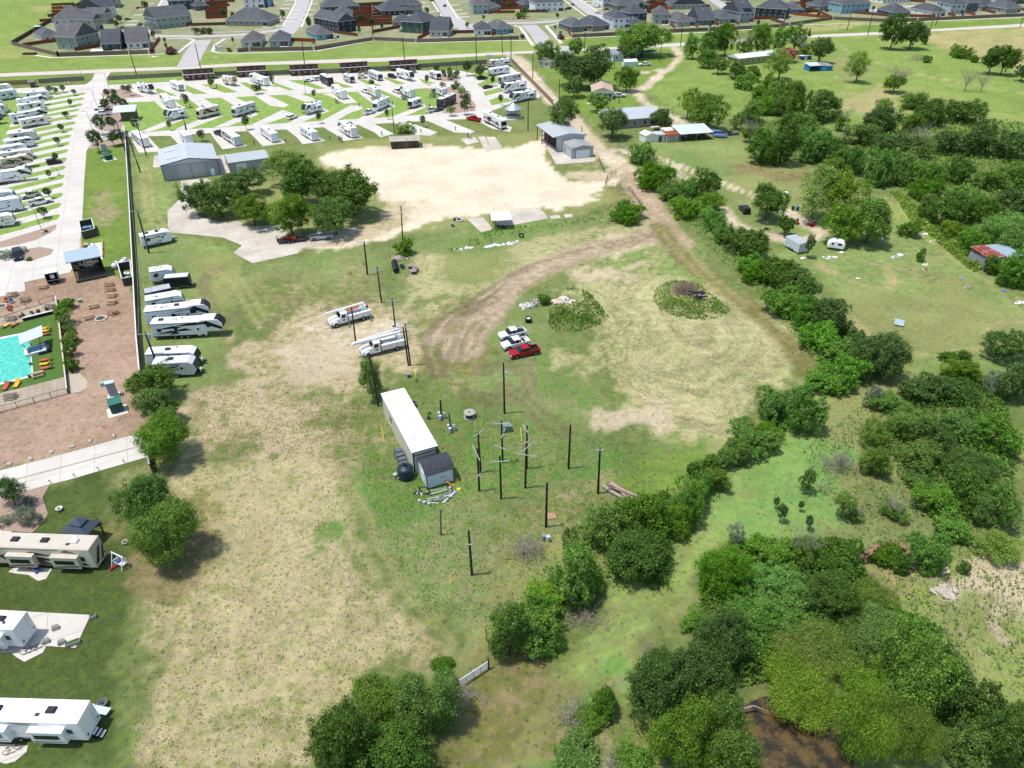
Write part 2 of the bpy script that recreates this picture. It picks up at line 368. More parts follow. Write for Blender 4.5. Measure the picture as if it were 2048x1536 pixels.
 ([(1640, 800), (1760, 760), (1830, 800), (1700, 880), (1640, 860)], 'olive', 4, 3, 0), ([(1840, 720), (2060, 700), (2060, 800), (1840, 780)], 'mowgreen', 3, 3, 0),
 ([(1740, 1130), (1900, 1120), (2100, 900), (2200, 1560), (1880, 1560), (1900, 1300), (1700, 1200)], 'field', 4, 4, 0),
 ([(1900, 1170), (1960, 1120), (2060, 1200), (2040, 1300), (1930, 1260)], 'olive', 5, 5, 0), ([(1882, 1168), (1908, 1168), (1908, 1200), (1884, 1200)], 'caliche2', 1.5, 1, 0),
 ([(2010, 1150), (2100, 1120), (2100, 1320), (2010, 1310), (2030, 1220)], 'caliche2', 4, 5, 0), ([(1730, 1120), (1850, 1115), (1870, 1160), (1760, 1180)], 'dirtm', 1.5, 1.5, 0),
 ([(1465, 1400), (1680, 1390), (1710, 1580), (1450, 1580)], 'wet', 2, 2, 0),
 ([(1730, 1440), (1900, 1400), (2060, 1500), (2000, 1560), (1750, 1560)], 'mowgreen', 4, 4, 0),
]
# wheel tracks: points, kind, half width, two ruts?
TRACKS = [
 ([(1020, 112), (1036, 118), (1062, 150), (1096, 190), (1128, 225), (1165, 265), (1200, 300), (1240, 330), (1268, 352)], 'road', 3.6, 0),
 ([(1230, 322), (1262, 350), (1284, 385), (1305, 420), (1316, 445), (1305, 468), (1260, 486), (1190, 502)], 'road', 3.0, 0), ([(1190, 300), (1240, 300), (1300, 318)], 'road', 1.6, 0),
 ([(1262, 350), (1284, 385), (1305, 420), (1322, 445), (1300, 470), (1200, 496), (1120, 522), (1060, 548), (1010, 582), (975, 625), (940, 670), (920, 700)], 'brownroad', 3.6, 0), ([(1268, 360), (1300, 405), (1325, 450), (1360, 490)], 'brownroad', 3.5, 0),
 ([(1295, 472), (1150, 508), (1050, 546), (985, 600), (930, 660), (905, 730)], 'rut', .9, 1), ([(1270, 486), (1160, 514), (1065, 560), (1000, 606), (950, 660), (925, 740)], 'brown', 1.0, 1), ([(1180, 500), (1060, 536), (960, 598), (890, 640), (862, 690), (875, 750)], 'rut', 1.0, 1), ([(1300, 430), (1330, 480), (1300, 540), (1240, 600)], 'tan', 1.0, 1),
 ([(1190, 502), (1110, 525), (1040, 560), (1000, 600), (955, 640), (900, 640), (870, 680)], 'brownroad', 1.6, 0), ([(985, 600), (930, 620), (885, 650), (865, 700), (880, 750)], 'rut', 1.1, 1),
 ([(1320, 450), (1350, 500), (1420, 560), (1500, 620), (1580, 690), (1610, 740)], 'brown', 2.2, 0), ([(1330, 460), (1400, 540), (1480, 610)], 'tan', 1.2, 1),
 ([(1349, 96), (1358, 112), (1345, 130), (1320, 150), (1290, 175), (1272, 182), (1230, 184)], 'road', 2.3, 0), ([(1272, 182), (1290, 205), (1330, 225), (1370, 248)], 'road', 1.8, 0), ([(1320, 140), (1275, 147)], 'road', 1.6, 0), ([(1250, 250), (1330, 245), (1380, 255)], 'caliche2', 2.5, 0),
 ([(1305, 312), (1380, 340), (1440, 365), (1510, 392), (1560, 415), (1600, 440), (1640, 460)], 'road', .9, 1), ([(1345, 335), (1370, 360)], 'road', .9, 1),
 ([(1445, 418), (1470, 445), (1520, 468), (1580, 478), (1630, 475), (1645, 462)], 'road', 2.0, 0), ([(1560, 415), (1600, 438), (1640, 465)], 'road', 1.9, 0),
 ([(1745, 122), (1800, 140), (1880, 158), (1980, 175), (2060, 188)], 'tan', .9, 0), ([(1680, 90), (1700, 105), (1745, 122)], 'tan', .9, 0), ([(1780, 395), (1810, 440), (1880, 490), (1960, 545), (2048, 620)], 'tan', 1.3, 1),
 ([(1640, 530), (1700, 560), (1760, 578), (1785, 560), (1765, 530)], 'tan', .8, 0), ([(1700, 640), (1740, 670)], 'tan', 1, 0), ([(1820, 715), (1900, 705), (1985, 690), (1980, 650), (2048, 645)], 'tan', .7, 0),
 ([(1013, 775), (1050, 800), (1090, 840), (1120, 862)], 'rut', 1.0, 1), ([(1040, 740), (1060, 760), (1040, 790), (1000, 800), (940, 790)], 'rut', 1.0, 1), ([(960, 740), (1010, 730), (1060, 724)], 'rut', .9, 1),
 ([(545, 640), (580, 620), (590, 600), (560, 590)], 'rut', 1.0, 1), ([(480, 625), (440, 650), (410, 560), (440, 540)], 'rut', .8, 1),
 ([(420, 960), (400, 1100), (380, 1300), (370, 1536)], 'tan', .9, 1), ([(560, 960), (520, 1050), (500, 1200), (540, 1340), (700, 1350), (860, 1300)], 'tan', 1.1, 1), ([(700, 1000), (760, 1130), (880, 1290)], 'tan', 1.2, 1),
 ([(1050, 1500), (1200, 1290), (1360, 1100), (1440, 980), (1540, 880), (1640, 810)], 'olive', .8, 1), ([(740, 605), (700, 600), (600, 640)], 'rut', .7, 0),
 ([(430, 545), (470, 560), (520, 640)], 'tan', 1, 1), ([(290, 330), (300, 420), (330, 460)], 'tan', 1, 1),
]
def build_ground():
    us = np.arange(-700, 2760, 5.5); vs = np.concatenate([[-211.5, -209, -205, -198, -185, -165, -140, -110, -80, -50], np.arange(-30, 1640, 5.0), [1760, 1950, 2300]])
    U, V = np.meshgrid(us, vs); X = np.empty(U.shape); Y = np.empty(U.shape)
    x = (U - 1024) / F; y = -(V - 768) / F; c = -ST + y * CT; t = -HC / c
    X = x * t; Y = (CT + y * ST) * t
    X = X.ravel(); Y = Y.ravel(); n = len(X); Z = ground_z(X, Y)
    CA = np.empty((n, 4)); CB = np.empty((n, 4)); SD = np.zeros(n)
    def setk(k): a, b, p = GR[k]; return np.array((*hexc(a), p)), np.array((*hexc(b), 0))
    a, b = setk('base'); CA[:] = a; CB[:] = b
    wx = fbm(X, Y, .12, 5); wy = fbm(X, Y, .5, 9, 3)
    for px, k, soft, wob, mow in AREAS:
        w_ = [P0(*q) for q in px]; xs = [q[0] for q in w_]; ys = [q[1] for q in w_]; pad = soft + wob + 1
        idx = np.where((X > min(xs) - pad) & (X < max(xs) + pad) & (Y > min(ys) - pad) & (Y < max(ys) + pad))[0]
        s = poly_sd(X[idx], Y[idx], w_)
        sw = s + (wx[idx] * 4 + wy[idx] * 2) * wob
        f = np.clip(sw / soft + .5, 0, 1); f = (f * f * (3 - 2 * f))[:, None]
        a, b = setk(k); b[3] = mow
        CA[idx] = CA[idx] * (1 - f) + a * f; CB[idx] = CB[idx] * (1 - f) + b * f
        if mow and k != 'straw2':
            e = sum(np.exp(-.16 * seg_d(X[idx], Y[idx], w_[i], w_[(i + 1) % len(w_)])) for i in range(len(w_)))
            SD[idx] = np.where(f[:, 0] > .4, -np.log(e + 1e-12) / .16 + wx[idx] * 6, SD[idx])
    for px, k, hw, rut in TRACKS:
        pts = []
        w_ = [P0(*q) for q in px]
        for i in range(len(w_) - 1):      # Catmull-Rom
            p0, p1, p2, p3 = w_[max(0, i - 1)], w_[i], w_[i + 1], w_[min(len(w_) - 1, i + 2)]
            for q in range(6):
                s = q / 6; pts.append(.5 * (2 * p1 + (p2 - p0) * s + (2 * p0 - 5 * p1 + 4 * p2 - p3) * s * s + (3 * p1 - p0 - 3 * p2 + p3) * s ** 3))
        pts.append(w_[-1]); xs = [q[0] for q in pts]; ys = [q[1] for q in pts]; pad = hw + 4
        idx = np.where((X > min(xs) - pad) & (X < max(xs) + pad) & (Y > min(ys) - pad) & (Y < max(ys) + pad))[0]
        s = line_d(X[idx], Y[idx], pts) + wy[idx] * 1.2
        if rut: f = np.clip((.75 - np.abs(s - hw)) / .5, 0, .3 if k == 'tan' and min(q[1] for q in px) > 800 else .9 if k == 'road' else .5)
        else: f = np.clip((hw - s - wx[idx] * 3) / 1.7 + .5, 0, 1)
        f = f[:, None]; a, b = setk(k); b[3] = .3; CA[idx] = CA[idx] * (1 - f) + a * f; CB[idx] = CB[idx] * (1 - f) + b * f
        SD[idx] = np.where(f[:, 0] > .3, s, SD[idx])
    big = fbm(X, Y, .03, 31, 5); mid = fbm(X, Y, .22, 61, 3)
    CA[:, 3] = np.clip(CA[:, 3] + big * .55 + mid * .5, 0, 1)
    nu, nv = len(us), len(vs); me = D.meshes.new('ground')
    me.vertices.add(n); me.vertices.foreach_set('co', np.stack([X, Y, Z], 1).ravel())
    ii = np.arange(nu * (nv - 1)).reshape(nv - 1, nu)[:, :-1].ravel()
    q = np.stack([ii + nu, ii + nu + 1, ii + 1, ii], 1); nf = len(q)
    me.loops.add(nf * 4); me.loops.foreach_set('vertex_index', q.ravel().astype(np.int32))
    me.polygons.add(nf); me.polygons.foreach_set('loop_start', np.arange(nf, dtype=np.int32) * 4); me.polygons.foreach_set('loop_total', np.full(nf, 4, np.int32))
    me.update(calc_edges=True)
    for nm, arr in (('ca', CA), ('cb', CB)):
        at = me.attributes.new(nm, 'FLOAT_COLOR', 'POINT'); at.data.foreach_set('color', arr.astype(np.float32).ravel())
    at = me.attributes.new('sd', 'FLOAT', 'POINT'); at.data.foreach_set('value', SD.astype(np.float32))
    m = D.materials.new('ground'); m.use_nodes = True; t = NT(m); b = t.n['Principled BSDF']
    o = t.node('ShaderNodeTexCoord').outputs['Object']
    A = t.node('ShaderNodeAttribute', attribute_name='ca'); B = t.node('ShaderNodeAttribute', attribute_name='cb'); S = t.node('ShaderNodeAttribute', attribute_name='sd')
    n1 = t.noise(o, .55, 8, .68); n2 = t.noise(o, 2.6, 6, .75)
    nn = t.math('ADD', t.math('MULTIPLY', n1, .55), t.math('MULTIPLY', n2, .45))
    f = t.math('ADD', t.math('MULTIPLY', t.math('SUBTRACT', nn, .5), 10.0), t.math('ADD', t.math('MULTIPLY', t.math('SUBTRACT', A.outputs['Alpha'], .5), 2.4), .5))
    f = t.math('MINIMUM', t.math('MAXIMUM', f, 0), 1)
    col = t.mix(f, A.outputs['Color'], B.outputs['Color'])
    # mowing lines follow the border of the field
    n3 = t.noise(o, .09, 5, .6); sx = t.node('ShaderNodeSeparateXYZ'); t.link(o, sx.inputs[0]); cx = t.node('ShaderNodeCombineXYZ')
    t.link(t.math('MULTIPLY', S.outputs['Fac'], 1.1), cx.inputs[0]); t.link(t.math('MULTIPLY', sx.outputs[0], .05), cx.inputs[1]); t.link(t.math('MULTIPLY', sx.outputs[1], .05), cx.inputs[2])
    si = t.math('MULTIPLY', t.rng(t.noise(cx.outputs[0], 1.0, 3, .6), .3, .7, -.26, .26), B.outputs['Alpha'])
    n4 = t.noise(o, 7.5, 4, .75); n5 = t.noise(o, 1.3, 5, .7)
    br = t.math('ADD', t.math('ADD', t.rng(n3, .3, .7, .86, 1.12), si), t.math('ADD', t.rng(n4, .3, .7, -.36, .36), t.rng(n5, .3, .7, -.22, .22)))
    vo = t.node('ShaderNodeTexVoronoi'); vo.inputs['Scale'].default_value = 1.15; t.link(o, vo.inputs['Vector']); sp = t.node('ShaderNodeSeparateColor'); t.link(vo.outputs['Color'], sp.inputs[0])
    d_ = t.math('ADD', vo.outputs['Distance'], t.math('MULTIPLY', t.math('SUBTRACT', n4, .5), .9)); tf = t.math('MULTIPLY', t.rng(d_, .16, .34, 1, 0), t.rng(t.math('ADD', sp.outputs[0], t.math('MULTIPLY', n1, .8)), .75, 1.1, 0, .75))
    sa = t.node('ShaderNodeSeparateColor'); t.link(A.outputs['Color'], sa.inputs[0]); lum = sa.outputs[1]; tf = t.math('MULTIPLY', tf, t.rng(lum, .38, .5, 1, 0))
    col = t.mix(tf, col, t.mix(.65, B.outputs['Color'], hexc('3E5424')))
    vp = t.node('ShaderNodeTexVoronoi'); vp.inputs['Scale'].default_value = 2.3; t.link(o, vp.inputs['Vector']); s2 = t.node('ShaderNodeSeparateColor'); t.link(vp.outputs['Color'], s2.inputs[0])
    col = t.mix(t.math('MULTIPLY', t.rng(vp.outputs['Distance'], .12, .2, 1, 0), t.math('MULTIPLY', t.rng(s2.outputs[1], .8, .9, 0, .5), t.rng(lum, .2, .28, 0, 1))), col, hexc('D2C8A8'))
    col = t.mix(1.0, col, t.node('ShaderNodeCombineColor').outputs[0], 'MULTIPLY')
    mixn = col.node; cc = mixn.inputs[7].links[0].from_node
    for i in range(3): t.link(br, cc.inputs[i])
    # dry yellow blades against green ones
    hs = t.node('ShaderNodeHueSaturation'); t.link(t.rng(t.noise(o, .35, 6, .7), .3, .7, .485, .515), hs.inputs['Hue']); t.link(t.rng(n5, .3, .7, .8, 1.15), hs.inputs['Saturation']); t.link(col, hs.inputs['Color'])
    t.link(hs.outputs[0], b.inputs['Base Color']); b.inputs['Roughness'].default_value = .95; b.inputs['Specular IOR Level'].default_value = .05
    bp = t.node('ShaderNodeBump'); bp.inputs['Strength'].default_value = .7; bp.inputs['Distance'].default_value = .25
    t.link(t.math('ADD', n4, n2), bp.inputs['Height']); t.link(bp.outputs[0], b.inputs['Normal'])
    me.materials.append(m); ob = D.objects.new('ground', me); COL.objects.link(ob); ob['kind'] = 'structure'
build_ground()
# ------------------------------------------------------------------ paving and water
def paving(h, dark, joint=0, name='paving', wet=.5):
    m = D.materials.new(name); m.use_nodes = True; t = NT(m); b = t.n['Principled BSDF']; o = t.node('ShaderNodeTexCoord').outputs['Object']
    c = hexc(h); n1 = t.noise(o, .12, 6, .7); n2 = t.noise(o, 2.5, 5, .7)
    col = t.mix(t.rng(n1, .35, .7, 0, wet), c, hexc(dark)); col = t.mix(t.rng(n2, .3, .7, 0, .16), col, hexc(dark))
    if joint:
        mp = t.node('ShaderNodeMapping'); mp.inputs['Rotation'].default_value = (0, 0, R(-25)); t.link(o, mp.inputs[0])
        br = t.node('ShaderNodeTexBrick'); br.offset = 0; br.inputs['Scale'].default_value = 1; br.inputs['Brick Width'].default_value = joint; br.inputs['Row Height'].default_value = joint
        br.inputs['Mortar Size'].default_value = .04; br.inputs['Color1'].default_value = (1, 1, 1, 1); br.inputs['Color2'].default_value = (.95, .95, .95, 1); br.inputs['Mortar'].default_value = (.62, .6, .58, 1)
        t.link(mp.outputs[0], br.inputs['Vector']); col = t.mix(1.0, col, br.outputs[0], 'MULTIPLY')
    t.link(col, b.inputs['Base Color']); b.inputs['Roughness'].default_value = .85; b.inputs['Specular IOR Level'].default_value = .15
    return m
CONC = paving('D2CCC2', 'B2ABA1', 4.5, 'concrete', .6); CONC2 = paving('CFC7BA', 'A99E8F', 6, 'old_concrete', .9); ASPH = paving('B5B0AD', 'A39E9B', 0, 'asphalt')
ROADM = paving('C9BFB3', 'B3A89A', 0, 'worn_asphalt'); CURB = paving('DCD7CC', 'C2BDB2', 0, 'kerb_concrete', .3); STONE = paving('B6A894', '8F8270', 1.1, 'stone_paving', .9)
MULCH = mat('A08A7A', .95, .25, 3, bump=.5); LAWN = mat('7F9747', .95, .28, .5, bump=.3); LAWN2 = mat('8CA84A', .95, .25, .25, bump=.2); TURF = mat('4C6A2A', .95, .18, 1.2)
Z = .012
sheet('fm_road', [[(-500, 162), (0, 146.8), (216, 138.4), (363, 133), (500, 125), (805, 114), (1020, 103.6), (1254, 92.7), (1363, 85.5), (1620, 70), (1768, 63.7), (1859, 58.9), (2048, 47.6), (2600, 12),
   (2600, 18), (2048, 53.5), (1859, 63), (1768, 69), (1620, 75.5), (1363, 92), (1254, 98), (1020, 108.5), (805, 122), (500, 131), (363, 139), (216, 145), (0, 153.6), (-500, 170)]], ROADM, .03).name = 'country_road'
# west part of the camp: drives and pitches
W_OUT = [(-300, 186), (0, 179), (100, 173), (172, 169), (184, 160), (189, 147), (222, 143), (213, 158), (217, 172), (205, 186), (207, 212), (200, 240), (232, 256), (262, 262), (246, 270), (235, 272), (182, 290), (173, 302), (168, 370), (165, 440), (162, 479), (160, 514), (140, 545), (49, 565), (51, 582), (0, 594), (-300, 655)]
M_OUT = [(213, 158), (217, 170), (350, 163), (366, 159), (600, 150), (835, 141), (880, 142), (918, 141), (946, 147), (981, 140), (1022, 134), (1050, 155), (1080, 190), (1078, 197), (1024, 206), (977, 225), (985, 228), (961, 233), (950, 238), (890, 240), (750, 248), (600, 258), (440, 265), (340, 272), (235, 274), (215, 260), (205, 225)]
S_OUT = [(-160, 985), (0, 941.5), (150, 902), (273, 868.6), (298, 868), (299, 913), (138, 960), (100, 969), (35, 988), (0, 1000), (-160, 1046)]
PADS_C = [[(262, 265), (289, 265), (324, 303), (278, 306), (266, 286)], [(340, 271), (362, 269), (403, 293), (375, 297), (358, 290)], [(420, 265), (440, 263), (495, 292), (445, 299), (432, 282)],
 [(496, 263), (524, 259), (573, 286), (526, 293), (512, 278)], [(570, 257), (599, 255), (651, 282), (605, 289), (595, 276)], [(644, 253), (677, 249), (728, 276), (685, 283), (672, 270)],
 [(714, 249), (747, 247), (788, 268), (761, 275), (747, 264)], [(787, 245), (818, 245), (876, 265), (859, 272), (833, 270)], [(853, 241), (890, 239), (949, 263), (941, 267), (908, 265)], [(940, 234), (965, 230), (1024, 255), (1020, 264), (985, 258)]]
sheet('concrete_drives', [W_OUT], CONC, .05)
sheet('camp_road', [M_OUT], CONC, .056)
sheet('drive_lane', [S_OUT], CONC, .05)
sheet('camp_pads', PADS_C, CONC, .051)
sheet('concrete_pad', [[(1081, 274), (1116, 270), (1143, 312), (1192, 316), (1190, 323), (1147, 327), (1112, 329)]], CONC2, .05)
sheet('concrete_yard', [[(362, 362), (414, 357), (428, 372), (396, 392), (386, 415), (398, 434), (444, 445), (475, 442), (500, 453), (560, 450), (575, 465), (610, 472), (680, 460), (720, 462), (650, 488), (604, 497), (596, 507), (505, 527), (467, 506), (484, 491), (448, 476), (403, 471), (339, 465), (336, 452), (335, 422), (361, 397)],
   [(308, 310), (328, 305), (333, 335), (306, 335)], [(432, 312), (455, 308), (462, 345), (440, 350)]], CONC2, .05)
sheet('broken_slabs', [[(934, 438), (966, 435), (987, 459), (962, 465)], [(981, 432), (1072, 414), (1087, 424), (1097, 437), (1028, 450), (1000, 452)], [(1098, 432), (1118, 430), (1122, 436), (1102, 439)], [(1128, 429), (1145, 428), (1145, 434), (1130, 436)],
   [(956, 274), (969, 273), (984, 302), (972, 304)], [(972, 274), (990, 274), (1005, 296), (984, 301)], [(920, 278), (950, 274), (958, 284), (934, 290)]], CONC2, .05)
sheet('patio', [[(-80, 1215), (67, 1224), (181, 1230), (151, 1296), (93, 1292), (86, 1305), (49, 1324), (32, 1314), (23, 1306), (-80, 1306)], [(16, 1144), (31, 1134), (105, 1137), (92, 1158), (76, 1162), (57, 1150), (30, 1147)], [(-60, 1484), (56, 1491), (53, 1504), (30, 1523), (12, 1528), (-60, 1510)],
   [(-60, 1393), (190, 1408), (188, 1425), (-60, 1425)], [(-60, 1062), (32, 1060), (10, 1070), (-60, 1072)]], CONC, .03)
# lawns between the pitches
TIPS = [(860, 130), (850, 180), (830, 240), (800, 295), (780, 355), (755, 425), (735, 490), (715, 560), (695, 635), (685, 710), (670, 795), (655, 880), (645, 970), (635, 1055), (625, 1155), (610, 1260), (595, 1375)]
dirv = np.array((math.cos(R(231)), math.sin(R(231)))); nrm = np.array((-dirv[1], dirv[0])); nrm = -nrm if nrm[1] > 0 else nrm
g = G(); wt = [P0(a * .1953, 160 + b * .1953) for a, b in TIPS]
for i, p in enumerate(wt):
    per = abs(np.dot(wt[i] - wt[i - 1], nrm)) if i else abs(np.dot(wt[1] - wt[0], nrm))
    ww = per * .44; L_ = 46
    q = [p - dirv * 0, p + dirv * 1.5 - nrm * ww * .1, p + dirv * L_, p + dirv * L_ + nrm * ww, p + dirv * 1.8 + nrm * ww, p + dirv * .1 + nrm * ww * .45]
    pts = [tuple(k) for k in q]; ar = sum(pts[k][0] * pts[(k + 1) % 6][1] - pts[(k + 1) % 6][0] * pts[k][1] for k in range(6))
    if ar < 0: pts.reverse()
    g.add([(a, b, .058) for a, b in pts], [tuple(range(6))], LAWN)
o = g.obj('lawn_strips'); o['kind'] = 'structure'
sheet('lawn', [[(36, 186), (150, 182), (104, 190), (52, 202), (42, 210), (25, 240), (15, 262), (0, 292), (-200, 310), (-200, 190)],
 [(315, 176), (354, 191.5), (322, 192.5), (310, 180)], [(371, 170), (416, 188), (387, 188.6), (372, 181)], [(401, 169), (428, 169), (434, 167), (477, 185), (449, 186), (430, 179)], [(479, 165), (492, 165), (537, 182), (508, 183)], [(543, 163), (590, 180), (578, 181), (545, 169)],
 [(576, 161), (607, 160), (650, 177), (636, 179)], [(669, 163), (708, 175), (681, 176), (669, 169)], [(712, 157), (728, 159), (765, 172), (740, 172)], [(767, 153), (812, 167), (794, 169), (770, 158)], [(837, 157), (872, 167), (849, 168)],
 [(254, 205), (309, 203), (350, 200), (500, 193), (601, 188), (700, 184), (765, 181), (849, 177), (880, 178), (884, 200), (853, 229), (785, 234), (716, 238), (642, 242), (500, 251), (424, 256), (350, 260), (300, 264), (248, 265), (246, 247), (252, 224)],
 [(944, 150), (958, 143), (985, 143), (996, 155), (952, 159)], [(955, 168), (985, 155), (1004, 158), (1002, 164), (960, 175)], [(966, 184), (1002, 175), (1005, 183), (971, 192)], [(977, 201), (997, 194), (1019, 198), (1018, 204), (984, 211)],
 [(217, 161), (366, 151), (366, 157), (350, 162), (217, 169)]], LAWN, .062)
sheet('camp_pitches', [[(309, 203), (348, 200), (375, 222), (350, 232), (330, 222)], [(379, 199), (407, 197), (441, 216), (410, 222)], [(442, 196), (469, 194), (500, 208), (473, 214)], [(512, 193), (537, 191), (578, 210), (569, 215), (541, 212)], [(572, 190), (601, 188), (638, 200), (611, 204)],
 [(644, 188), (690, 184), (715, 205), (689, 208), (669, 196)], [(714, 184), (755, 182), (771, 194), (742, 205)], [(765, 181), (804, 179), (837, 196), (810, 201)],
 [(278, 265), (303, 263), (378, 236), (370, 230), (330, 243)], [(350, 259), (379, 258), (447, 232), (442, 228), (395, 241)], [(428, 255), (455, 253), (516, 230), (512, 224), (469, 237)], [(500, 251), (530, 249), (590, 228), (565, 220)],
 [(575, 247), (603, 245), (660, 222), (648, 217), (598, 234)], [(642, 243), (675, 240), (703, 225), (726, 218), (722, 212), (701, 211)], [(714, 239), (745, 237), (792, 212), (779, 208)], [(781, 235), (812, 232), (853, 214), (849, 208)], [(853, 230), (880, 228), (905, 205), (885, 200)]], CONC, .067)
sheet('mulch_beds', [[(201, 190), (207, 183), (239, 178), (252, 178), (274, 187), (289, 194), (246, 197), (219, 196)], [(216, 205), (250, 208), (247, 245), (241, 263), (208, 263), (198, 255), (205, 238)], [(180, 290), (200, 284), (254, 278), (258, 284), (220, 292), (180, 299)],
 [(-60, 500), (0, 484), (113, 449), (112, 458), (99, 467), (73, 480), (30, 491), (-40, 502)], [(49, 508), (57.6, 497.6), (81, 494), (108, 499), (102, 509), (71, 519.6), (49, 523)], [(35, 989), (100, 970), (85, 996), (96, 1027), (90, 1043), (64, 1066), (0, 1061), (-60, 1060), (-60, 1012)],
 [(868, 152), (905, 148), (918, 160), (916, 164), (885, 163)], [(848, 176), (880, 178), (912, 171), (935, 190), (952, 210), (950, 222), (900, 228), (884, 226), (905, 205), (890, 198)]], MULCH, .07)
# painted arrows and bay lines
PAINT = mat('F2F1EC', .7, .05)
g = G()
for a, b, w_ in (((22, 568), (19, 592), .18), ((22.5, 515), (22, 530), .18), ((125, 905), (125, 905), 0)):
    if w_: band(g, [a, b], w_, .066, PAINT)
for (u, v, du, dv) in ((180, 908, 14, -4), (182, 932, 14, -5), (74, 528, 10, -2), (70, 546, 10, -2)):
    p = P0(u, v); q = P0(u + du, v + dv); d = (q - p) / np.hypot(*(q - p)); n_ = np.array((-d[1], d[0])); e = p + d * 1.5
    for pts in ([p - n_ * .08, e - n_ * .08, e + n_ * .08, p + n_ * .08], [e - n_ * .3, e + d * .8, e + n_ * .3]):
        g.add([(k[0], k[1], .066) for k in pts], [tuple(range(len(pts)))], PAINT)
g.obj('painted_markings')['kind'] = 'structure'
g = G(); band(g, [(-160, 1012), (0, 968), (150, 928), (298, 888)], .35, .056, paving('A59C90', '8F867A', 0, 'drain_strip')); g.obj('drain_channel')['kind'] = 'structure'
# pool
m = D.materials.new('pool_water'); m.use_nodes = True; t = NT(m); b = t.n['Principled BSDF']; oc = t.node('ShaderNodeTexCoord').outputs['Object']
b.inputs['Roughness'].default_value = .12
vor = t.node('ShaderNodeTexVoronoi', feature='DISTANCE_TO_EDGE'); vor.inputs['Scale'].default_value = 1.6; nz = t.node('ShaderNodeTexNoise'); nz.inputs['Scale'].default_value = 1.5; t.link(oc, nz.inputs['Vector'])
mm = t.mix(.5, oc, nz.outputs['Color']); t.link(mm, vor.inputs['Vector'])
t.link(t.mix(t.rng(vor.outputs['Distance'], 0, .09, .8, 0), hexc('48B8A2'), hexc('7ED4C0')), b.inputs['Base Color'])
POOLM = m
sheet('stone_terrace', [[(-160, 672), (0, 634), (114, 599), (111, 626), (130, 752), (138, 784), (0, 823), (-160, 868)]], STONE, .03)
sheet('artificial_turf', [[(-160, 690), (47, 643), (111, 626), (130, 754), (0, 786.5), (-160, 826)]], TURF, .045)
sheet('pool_coping', [[(-160, 712), (0, 675), (58, 663.5), (67.5, 753), (0, 770), (-160, 810)]], CURB, .06)
sheet('pool_water', [[(-160, 717), (0, 679), (36, 671), (59, 667), (60, 700), (64, 750.5), (0, 766.5), (-160, 805)]], POOLM, .075)
m = D.materials.new('pond'); m.use_nodes = True; t = NT(m); b = t.n['Principled BSDF']; oc = t.node('ShaderNodeTexCoord').outputs['Object']
n1 = t.noise(oc, .6, 6, .7); n2 = t.noise(oc, 6, 4, .8)
t.link(t.mix(t.rng(n1, .44, .58, 0, 1), t.mix(t.rng(n2, .4, .6, 0, 1), hexc('4A3A1E'), hexc('6A5228')), hexc('221E10')), b.inputs['Base Color']); b.inputs['Roughness'].default_value = .55
sheet('pond_water', [[(1470, 1420), (1520, 1395), (1600, 1380), (1670, 1390), (1690, 1430), (1700, 1490), (1720, 1590), (1480, 1590), (1450, 1480)]], m, .03)
sheet('creek_pebbles', [[(133, 748), (160, 748), (175, 762), (174, 775), (160, 784), (139, 788)]], mat('B7AA97', .9, .45, 6, bump=.6), .03)
# housing estate streets
g = G()
for pts, w_ in (([(300, 72), (395, 73), (480, 70), (560, 60), (600, 48)], 9), ([(262, 84), (290, 66), (322, 20), (340, -10), (360, -50)], 9), ([(374, 135), (386, 110), (405, 80)], 10), ([(560, 80), (583, 55), (604, 10), (612, -20), (622, -60)], 10),
  ([(1095, 96), (1076, 68), (1058, 50)], 10), ([(905, 55), (980, 46), (1060, 46), (1130, 41), (1190, 37), (1250, 36)], 9), ([(935, 60), (900, 30), (878, -5), (868, -30)], 10), ([(1245, 60), (1190, 30), (1145, -5), (1120, -30)], 10),
  ([(1490, 40), (1440, 8), (1405, -18)], 9), ([(1330, 32), (1420, 26), (1500, 22)], 6), ([(1740, 22), (1800, 14), (1900, 8)], 9), ([(1105, 103), (1140, 108), (1128, 92)], 5)):
    band(g, pts, w_, .03 + .0007 * len(g.f), ASPH)
g.obj('estate_streets')['kind'] = 'structure'
g = G()
SW = [([(106, 116), (297, 109), (355, 106.6), (378, 88), (388, 80), (375, 77), (330, 78)], 1.6), ([(71, 111), (106, 116)], 1.8), ([(520, 106), (440, 106.6), (425, 103), (430, 90), (450, 78), (490, 74)], 1.6), ([(520, 106), (637, 101.5), (749, 81), (835, 86), (1020, 81), (1055, 82)], 1.5),
  ([(1066, 91), (1040, 54), (1028, 51)], 2.0), ([(1123, 87), (1092, 52), (1120, 47)], 2.0), ([(1110, 79), (1142, 76), (1254, 72.4), (1416, 64.7), (1500, 59.5), (1612, 50), (1680, 47.8), (1762, 48.7), (1856, 42.8), (2048, 34.8), (2400, 14)], 1.5),
  ([(276, 74), (312, 22), (330, -10)], 1.2), ([(304, 64), (336, 20), (352, -10)], 1.2), ([(566, 52), (590, 8), (596, -20)], 1.2), ([(603, 55), (622, 8), (630, -20)], 1.2), ([(890, 42), (862, 0), (850, -25)], 1.2), ([(917, 38), (893, 0), (880, -25)], 1.2), ([(1172, 33), (1128, 0)], 1.2), ([(1205, 28), (1160, 0)], 1.2),
  ([(955, 42), (1000, 42), (1060, 41), (1140, 36)], 1.2), ([(395, 64), (440, 65), (500, 63), (545, 55)], 1.2)]
for pts, w_ in SW: band(g, pts, w_, .075 + .0006 * len(g.f), CURB)
